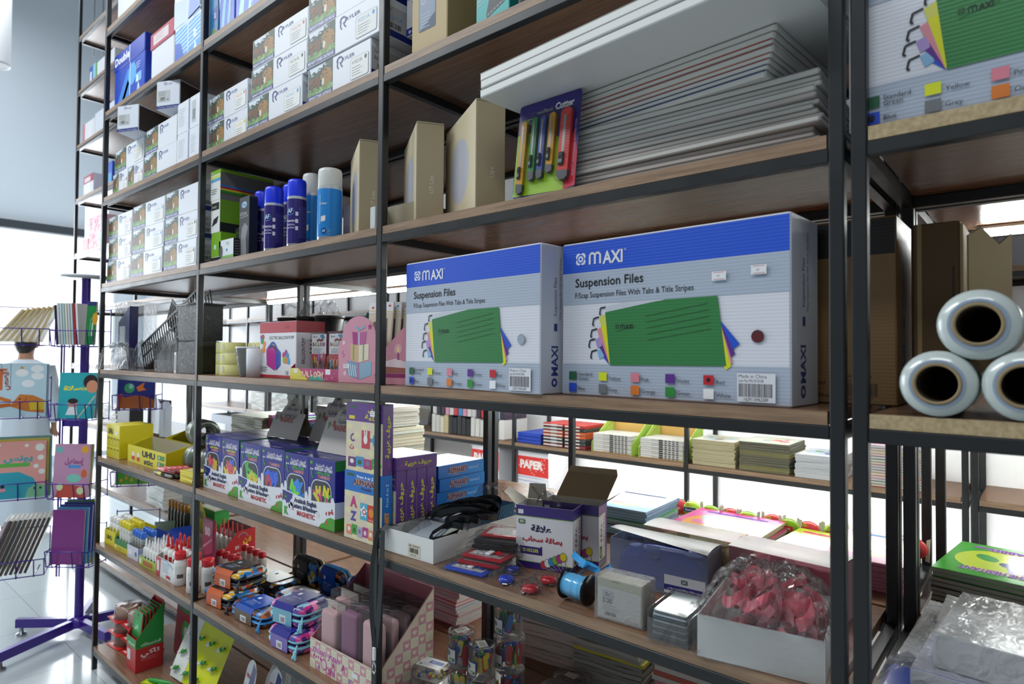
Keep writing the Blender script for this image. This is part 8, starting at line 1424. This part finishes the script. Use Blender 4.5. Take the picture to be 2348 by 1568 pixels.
def dwhale(f, w, h):
    f.rect(0, 0, w, h, C('d89a92', .35)); f.polys([ellipse(w * a, h * c, w * s, w * s, 14) for a, c, s in ((.12, .82, .05), (.1, .7, .06), (.9, .88, .07), (.92, .7, .05), (.7, .92, .03), (.85, .55, .04), (.3, .94, .02), (.94, .45, .05))], C('d8e0da', .35)); f.rr(w * .06, h * .84, w * .26, h * .95, .01, '6ab0b0'); f.text('\u064A\u0648\u0646\u0633', w * .36, h * .66, h * .13, '3a9aa8', bold=.05, w=w * .44); f.rr(w * .3, h * .55, w * .76, h * .62, .006, '5aa84a')
    f.poly([(w * .02, 0), (w * .02, h * .2), (w * .1, h * .36), (w * .3, h * .46), (w * .6, h * .46), (w * .82, h * .34), (w * .9, h * .14), (w * .86, 0)], C('2f9cb0', .35)); f.poly([(w * .7, 0), (w * .74, h * .16), (w * .86, h * .24), (w, h * .2), (w, 0)], C('7ab890', .35)); f.ell(w * .2, h * .38, w * .1, h * .09, 'a8303a'); f.polys([ellipse(w * .16, h * .24, w * .03, h * .03), ellipse(w * .36, h * .22, w * .03, h * .035)], '1a1f24'); f.ell(w * .36, h * .16, w * .05, h * .03, 'd88a9a'); f.poly([(0, 0), (w * .24, 0), (w * .2, h * .08), (w * .1, h * .1), (0, h * .12)], C('b82a5a', .35)); f.polys([ellipse(w * .84, h * .16, w * .02, h * .02), ellipse(w * .93, h * .16, w * .02, h * .02)], '1a1f24')
for i in range(2): bk(-.385 + .008 * i, -.155 + .016 * i, 1.142 - .002 * i, .27, .27, .012, 'a8c4d0', ('pale blue cover book with brown donkey, facing out in left rack pocket', 'pale book behind the donkey cover book')[i], 'face-out books, second left pocket', 0, radians(-4), 0, drabbit if i == 0 else None)
for i in range(3): bk(-.38 + .01 * i, -.155 + .016 * i, .732 - .001 * i, .27, .285 + .012 * i, .012, ('d09088', 'b8a84a', '6a9a9a')[i], ('pink cover book with teal whale, facing out in left rack pocket', 'yellow edged book behind the whale cover book', 'teal book at back of the whale cover pocket')[i], 'face-out books, third left pocket', 0, radians(-4), 0, dwhale if i == 0 else None)
for i in range(10): bk(-.355 + .0195 * i, -.15, .35, .16, .285, .0125, ('c9b8c0', '4a3a3a', '55483c', '3f3a38', '4a4434', '5a4a40', '443a36', '4f4638', '4a3a38', '3f3834')[i], 'dark spined thin book slanting in bottom left rack pocket, %s from left' % FN[i], 'slanting books in the bottom left pocket', 0, 0, 0, pages='b8b0a0').rotation_euler = (Matrix.Rotation(RL + LT, 3, 'Z') @ Matrix.Rotation(radians(20), 3, 'Y') @ Matrix.Rotation(radians(90), 3, 'Z')).to_euler()
FRM[:] = [None, 0]
for i in range(9): bk(-.028 + .0135 * i, -.158, 1.508, .115, .21 if i else .2, .0095, ('1a2040', 'd0d4d4', 'c8d0d0', 'a8c8c8', 'd8d4c8', 'c8c8c8', 'b8d0d0', 'a82a34', 'dfe0e0')[i], 'thin spined book in top right rack pocket, %s from left' % FN[i], 'thin books in the top right pocket', 0, 0, 0).rotation_euler = (Matrix.Rotation(RL, 3, 'Z') @ Matrix.Rotation(radians(-4), 3, 'Y') @ Matrix.Rotation(radians(90), 3, 'Z')).to_euler()
def dsun(f, w, h): f.rect(0, 0, w, h, C('177a3a', .35)); f.rect(0, h * .9, w, h, '1a2a60'); f.ell(w * .95, h * .6, w * .32, h * .14, 'c8901e'); f.line([(w * .5, h * .62), (w * .42, h * .4), (w * .4, h * .2)], .003, '6ab88a'); f.line([(w * .7, h * .5), (w * .66, h * .2)], .006, 'd0d0b8'); f.polys([ellipse(w * a, h * c, .002, .002, 6) for a, c in ((.2, .7), (.3, .8), (.15, .4), (.5, .85))], '4aa86a')
bk(.108, -.157, 1.508, .046, .22, .012, '1a6a34', 'green cover book with orange sun in top right rack pocket', 'right pocket cover books', 0, radians(-4), 0, dsun)
def dteal(f, w, h): f.rect(0, 0, w, h, C('2aa0a8', .35)); f.text('\u0627\u0644\u0635\u0644\u0627\u0629', w * .12, h * .62, h * .12, 'd8d02a', w=w * .7, bold=.05); f.poly(ellipse(w * .85, h * .8, w * .2, h * .16), C('2a2024', .35)); f.poly(ellipse(w * .9, h * .7, w * .16, h * .14), C('c88a6a', .35)); f.poly(ellipse(w * .4, h * .32, w * .13, h * .09), C('c88a6a', .35)); f.poly(ellipse(w * .4, h * .38, w * .14, h * .06), C('2a2024', .35)); f.poly([(w * .22, h * .08), (w * .55, h * .08), (w * .5, h * .25), (w * .3, h * .25)], C('d8e0e4', .35)); f.line([(w * .55, 0), (w, h * .5)], .006, 'c8c0a8')
for i in range(4): bk(-.025 + .004 * i, -.155 + .0115 * i, 1.137, .185, .23, .009, ('2aa0a8', '6a8a9a', '8a5a7a', '9aa8a0')[i], ('teal cover book with yellow lettering, facing out in right pocket', 'grey book behind teal cover book', 'plum book behind teal cover book', 'pale book at back of teal cover pocket')[i], 'right pocket cover books', 0, radians(-4), 0, dteal if i == 0 else None)
def dspace(f, w, h): f.rect(0, 0, w, h, C('1f2a78', .35)); f.text('\u0633\u0644\u0637\u0627\u0646 \u0641\u064A \u0627\u0644\u0642\u0645\u0631', w * .2, h * .78, h * .1, 'd0c82a', w=w * .66, bold=.04); f.poly([(0, 0), (w, 0), (w, h * .2), (w * .6, h * .32), (w * .2, h * .26), (0, h * .34)], C('a85a2a', .35)); f.ell(w * .32, h * .48, w * .14, h * .12, '3a9a6a', 18); f.ell(w * .36, h * .52, w * .06, h * .06, '8ac8c8'); f.poly([(w * .5, h * .5), (w * .72, h * .62), (w * .68, h * .5), (w * .78, h * .44), (w * .56, h * .4)], C('d8702a', .35)); f.poly([(0, h * .3), (w * .14, h * .36), (w * .1, h * .14)], C('b8302a', .35))
bk(.152, .036, 1.172, .18, .225, .012, '1f2a78', 'navy space picture book in right rack pocket behind the post', 'right pocket cover books', .25, radians(-4), 0, dspace)
def disma(f, w, h): f.rect(0, 0, w, h, C('b88aa8', .35)); f.ell(w * .85, h * .9, w * .1, h * .07, 'd8a02a'); f.rr(w * .03, h * .84, w * .22, h * .95, .008, '6ab0b0'); f.text('\u0625\u0633\u0645\u0627\u0639\u064A\u0644', w * .3, h * .64, h * .13, '8a3a7a', w=w * .55, bold=.04); f.rr(w * .4, h * .55, w * .75, h * .61, .004, '4a8ac8'); f.poly([(w * .1, 0), (w * .95, 0), (w * .9, h * .2), (w * .3, h * .26), (w * .16, h * .18)], C('b84a3a', .35)); f.poly(ellipse(w * .58, h * .36, w * .2, h * .08), C('7ac0b0', .35)); f.polys([ellipse(w * .2, h * .2, w * .09, h * .07), ellipse(w * .78, h * .13, w * .1, h * .07)], C('c8d8a8', .35)); f.ell(w * .86, h * .45, w * .08, h * .08, 'c8602a')
for i in range(2): bk(-.043 + .004 * i, -.155 + .0125 * i, .742, .18, .265, .011, ('b88aa8', '8a8a4a')[i], ('mauve cover book with yellow sun, facing out in right pocket', 'olive book behind the mauve cover book')[i], 'right pocket cover books', 0, radians(-4), 0, disma if i == 0 else None)
def dveg(f, w, h): f.rect(0, 0, w, h, C('c8d8d0', .35)); f.rect(0, h * .3, w, h * .62, '4a90c8'); f.poly([(0, 0), (w, 0), (w, h * .3), (w * .5, h * .38), (0, h * .26)], C('4a9a2e', .35)); f.polys([ellipse(w * (.15 + .14 * k), h * (.1 + .05 * (k % 2)), w * .04, h * .04) for k in range(6)], C('d8902a', .35)); f.ell(w * .3, h * .84, w * .2, h * .1, 'd87a3a')
bk(.153, .036, .768, .18, .23, .012, '8ab04a', 'landscape cover book in lower right pocket behind the post', 'right pocket cover books', .25, radians(-4), 0, dveg)
def dbeg(f, w, h): f.rect(0, 0, w, h, C('2a3a98', .35)); f.text('Beginner', w * .12, h * .78, h * .09, 'd8c83a', w=w * .76, bold=.04); f.ell(w * .5, h * .45, w * .3, h * .2, 'dfe4e8'); f.rect(0, 0, w, h * .22, '2a8ac0'); f.poly([(0, 0), (w, 0), (w, h * .08), (0, h * .14)], C('6ab02a', .35))
for i in range(5): bk((-.045, -.035, -.025, -.02, -.015)[i], -.152 + .0135 * i, .408, .16, .27 + .01 * i, .011, ('7a2a7a', '3a8ac0', '2a3a98', '2a3a98', '5ab02a')[i], ('plum book in bottom right rack pocket', 'sky blue book in bottom right rack pocket', 'royal blue beginner book, front, bottom right pocket', 'royal blue beginner book, rear, bottom right pocket', 'lime green book behind the blue beginner books')[i], 'bottom right pocket books', 0, radians(-3), 0, dbeg if i in (2, 3) else None)
# ================================================================== person behind the rack
def skin_body(name, joints, bones, root, parent, mat):
    me = bpy.data.meshes.new(name); me.from_pydata([j[:3] for j in joints], bones, []); o = bpy.data.objects.new(name, me); COL.objects.link(o); o.parent = parent
    md = o.modifiers.new('skin', 'SKIN'); sv = me.skin_vertices[0].data
    for i, j in enumerate(joints): sv[i].radius = (j[3], j[4] if len(j) > 4 else j[3]); sv[i].use_root = i == root
    s = o.modifiers.new('sub', 'SUBSURF'); s.levels = 2; s.render_levels = 2; me.materials.append(mat); return o
p0 = T('person', 'person with dark hair in long pale grey robe behind the rack', 'person', (-4.19, .375, 0), radians(235))
J = [(0, 0, .92, .11, .085), (0, 0, 1.12, .105, .08), (0, 0, 1.30, .12, .085), (0, .005, 1.385, .05, .05), (0, 0, 1.45, .05, .055), (0, -.005, 1.53, .07, .085), (0, -.005, 1.6, .06, .07),
     (-.15, 0, 1.34, .045), (-.21, .02, 1.09, .036), (-.19, -.06, .88, .026), (-.188, -.075, .81, .03, .014), (.15, 0, 1.34, .045), (.21, .02, 1.09, .036), (.19, -.08, .9, .026), (.188, -.1, .83, .03, .014),
     (-.085, 0, .86, .075), (-.09, -.01, .48, .05), (-.09, .015, .09, .036), (-.09, -.06, .04, .035, .025), (-.09, -.12, .03, .03, .02), (.085, 0, .86, .075), (.09, -.01, .48, .05), (.09, .015, .09, .036), (.09, -.06, .04, .035, .025), (.09, -.12, .03, .03, .02)]
B_ = [(0, 1), (1, 2), (2, 3), (3, 4), (4, 5), (5, 6), (2, 7), (7, 8), (8, 9), (9, 10), (2, 11), (11, 12), (12, 13), (13, 14), (0, 15), (15, 16), (16, 17), (17, 18), (18, 19), (0, 20), (20, 21), (21, 22), (22, 23), (23, 24)]
for s in (-1, 1):  # five fingers on each hand
    hb = 10 if s < 0 else 14; hx, hy, hz = J[hb][:3]
    for k, (dx, dy, l) in enumerate(((-.022, -.004, .06), (-.008, -.006, .07), (.007, -.006, .066), (.021, -.004, .052), (.03 * -s, .0, .045))):
        i = len(J); J.append((hx + dx, hy + dy - .01, hz - l * .5, .008)); J.append((hx + dx * 1.1, hy + dy - .026, hz - l, .0065)); B_ += [(hb, i), (i, i + 1)]
SKIN = C('b98a6c', .55); skin_body('body', J, B_, 0, p0, SKIN)
ROBE = C('c3cdd6', .8)
b = MB(); prof = [(.215, .2, .07), (.205, .19, .3), (.19, .165, .6), (.175, .145, .9), (.165, .135, 1.1), (.185, .13, 1.28), (.17, .115, 1.36), (.07, .07, 1.41)]
def rf(u, v): k = v * (len(prof) - 1); i = min(int(k), len(prof) - 2); t = k - i; a = 2 * pi * u; A = [prof[i][q] * (1 - t) + prof[i + 1][q] * t for q in range(3)]; w_ = 1 + .035 * sin(9 * a) * (1 - v); return (A[0] * cos(a) * w_, A[1] * sin(a) * w_, A[2])
b.grid(rf, 40, 28, ROBE); 
for s in (-1, 1): b.tube([(s * .14, 0, 1.34), (s * .18, .01, 1.22), (s * .212, .02, 1.09), (s * .2, -.03, .96), (s * .192, -.055, .9)], [.075, .066, .058, .055, .054], ROBE, 14)
b.obj('robe', p0)
b = MB()
def hf(u, v): a = 2 * pi * u; t = v * pi * (.62 + .2 * max(0, sin(2 * pi * u))); back = .5 + .5 * sin(a); return (.083 * sin(t) * cos(a), -.005 + .1 * sin(t) * sin(a), 1.565 + .092 * cos(t) - .03 * v * v * back * 1.2)
b.grid(hf, 28, 12, spotted('dark_hair', '17120f', ['2a211c', '17120f', '211915'], 180, .5, 'n')); b.obj('hair', p0)
b = MB(); b.ball((0, -.092, 1.53), .012, .02, .02, SKIN, 10, 8); b.ball((-.078, .0, 1.53), .01, .018, .028, SKIN, 10, 8); b.ball((.078, .0, 1.53), .01, .018, .028, SKIN, 10, 8); b.obj('nose_and_ears', p0)
b = MB()
for s in (-1, 1): b.ball((s * .03, -.08, 1.555), .013, .008, .007, C('e8e4de', .3), 10, 6); b.ball((s * .03, -.087, 1.555), .006, .004, .006, C('1f1612', .3), 8, 6)
b.obj('eyes', p0); b = MB(); b.ball((0, -.082, 1.49), .022, .008, .006, C('9a5a4c', .5), 10, 6); b.obj('mouth', p0)
for s in (-1, 1): b = MB(); b.rbox(s * .09 - .042, -.165, 0.0005, s * .09 + .042, .07, .05, .035, C('5a3a28', .5), 5, .015, True); b.obj('shoe', p0)
# ================================================================== far left: pendant lamp, cables, camera, fixtures
t = T('pendant_lamp', 'white cylindrical pendant lamp at top left corner', 'lamp', (-4.0, .1, 3.74)); b = MB(); b.lathe([(.0, 1.0), (.03, 1.0), (.085, .9), (.09, .02), (.086, 0), (.08, .01), (.08, .3), (0, .3)], C('dfe3e6', .4), 32); b.obj('shade', t); b = MB(); b.lathe([(0, .05), (.06, .05), (.06, .06)], emis('lamp_glow', (1, .98, .95, 1), 1.5), 24); b.obj('diffuser', t)
for i, (u, v) in enumerate(((217, 60), (236, 60))):
    p = at(u, v, y=.9); b = MB(); b.tube([(0, 0, 1.2), (.01 * (1 - i), .0, .6), (-.012 * (1 - i), 0, .2), (-.02 * (1 - i), 0, -.28)], .006, C('8a9298', .5), 6); b.thing('hanging_cable', 'thin grey cable hanging by the wall, %s of two' % ('left', 'right')[i], 'cable', (p.x, p.y, p.z))
# goods on the unit past the left end
def far(u0, u1, v, zl, h, cols, lab, name='box', deco=None, y=.5):
    x0 = at(u0, v, y=y).x; x1 = at(u1, v, y=y).x; b = MB(); b.box(0, 0, 0, x1 - x0, .25, h, C(cols, .45), .003)
    if deco: deco(b, x1 - x0, .25, h)
    return b.thing('shelf_carton', lab, 'box', (x0, y, zl), 0, 'cartons on the pale unit past the left end')
far(205, 222, 160, 3.41, .2, '2a4ab0', 'blue and green carton on top board past the left end', deco=lambda b, w, d, h: b.front().rect(w * .5, 0, w, h, '8ac8d8').rect(w * .85, 0, w, h, '5ab03a').rect(w * .1, h * .4, w * .35, h * .8, 'dfe4ea'))
far(222.5, 262, 160, 3.41, .19, 'dde2e8', 'plain white carton on top board past the left end')
far(190, 216, 300, 3.004, .2, 'dfe1e6', 'white carton with red edge past the left end, second board', deco=lambda b, w, d, h: b.front().rect(0, 0, w * .2, h, 'b86a7a'))
far(217, 262, 300, 3.004, .22, 'cfd6e0', 'tall pale carton past the left end, second board')
far(192, 214, 420, 2.604, .19, 'dcdfe6', 'white carton with crimson lid past the left end', deco=lambda b, w, d, h: b.front().rect(0, h * .7, w, h, 'a83a50').rect(w * .1, h * .75, w * .7, h * .92, 'd8c8cc'))
far(236, 256, 420, 2.604, .2, '2a5ac0', 'blue carton stack past the left end, third board', deco=lambda b, w, d, h: b.front().rect(0, 0, w, h * .6, '4a9ad0').rect(0, 0, w, h * .2, '9ac04a'))
far(203, 236, 560, 2.198, .26, 'd8b0b8', 'pink speckled carton past the left end, lowest visible board', deco=lambda b, w, d, h: b.front().rect(0, 0, w, h, spotted('pink_speckle', 'd8a8b4', ['e8d0d8', 'c87a8c', 'e0b8c4'], 40)).rect(w * .75, h * .1, w, h * .5, 'a8d0d8'))
far(188, 202, 560, 2.198, .12, 'c02a34', 'small red carton beside the pink speckled one')
t = T('ceiling_camera', 'small black round camera on the white wall box', 'camera', (-4.9, 1.02, 2.78), 0); b = MB(); b.lathe([(0, 0), (.07, .01), (.075, .03), (.05, .06), (0, .07)], C('1a1c1f', .3), 24, (0, 0, 0), 'y'); b.obj('camera_body', t); b = MB(); b.box(-.2, .0, -.3, .5, .1, .35, C('d6dce2', .6)); b.obj('wall_box', t)
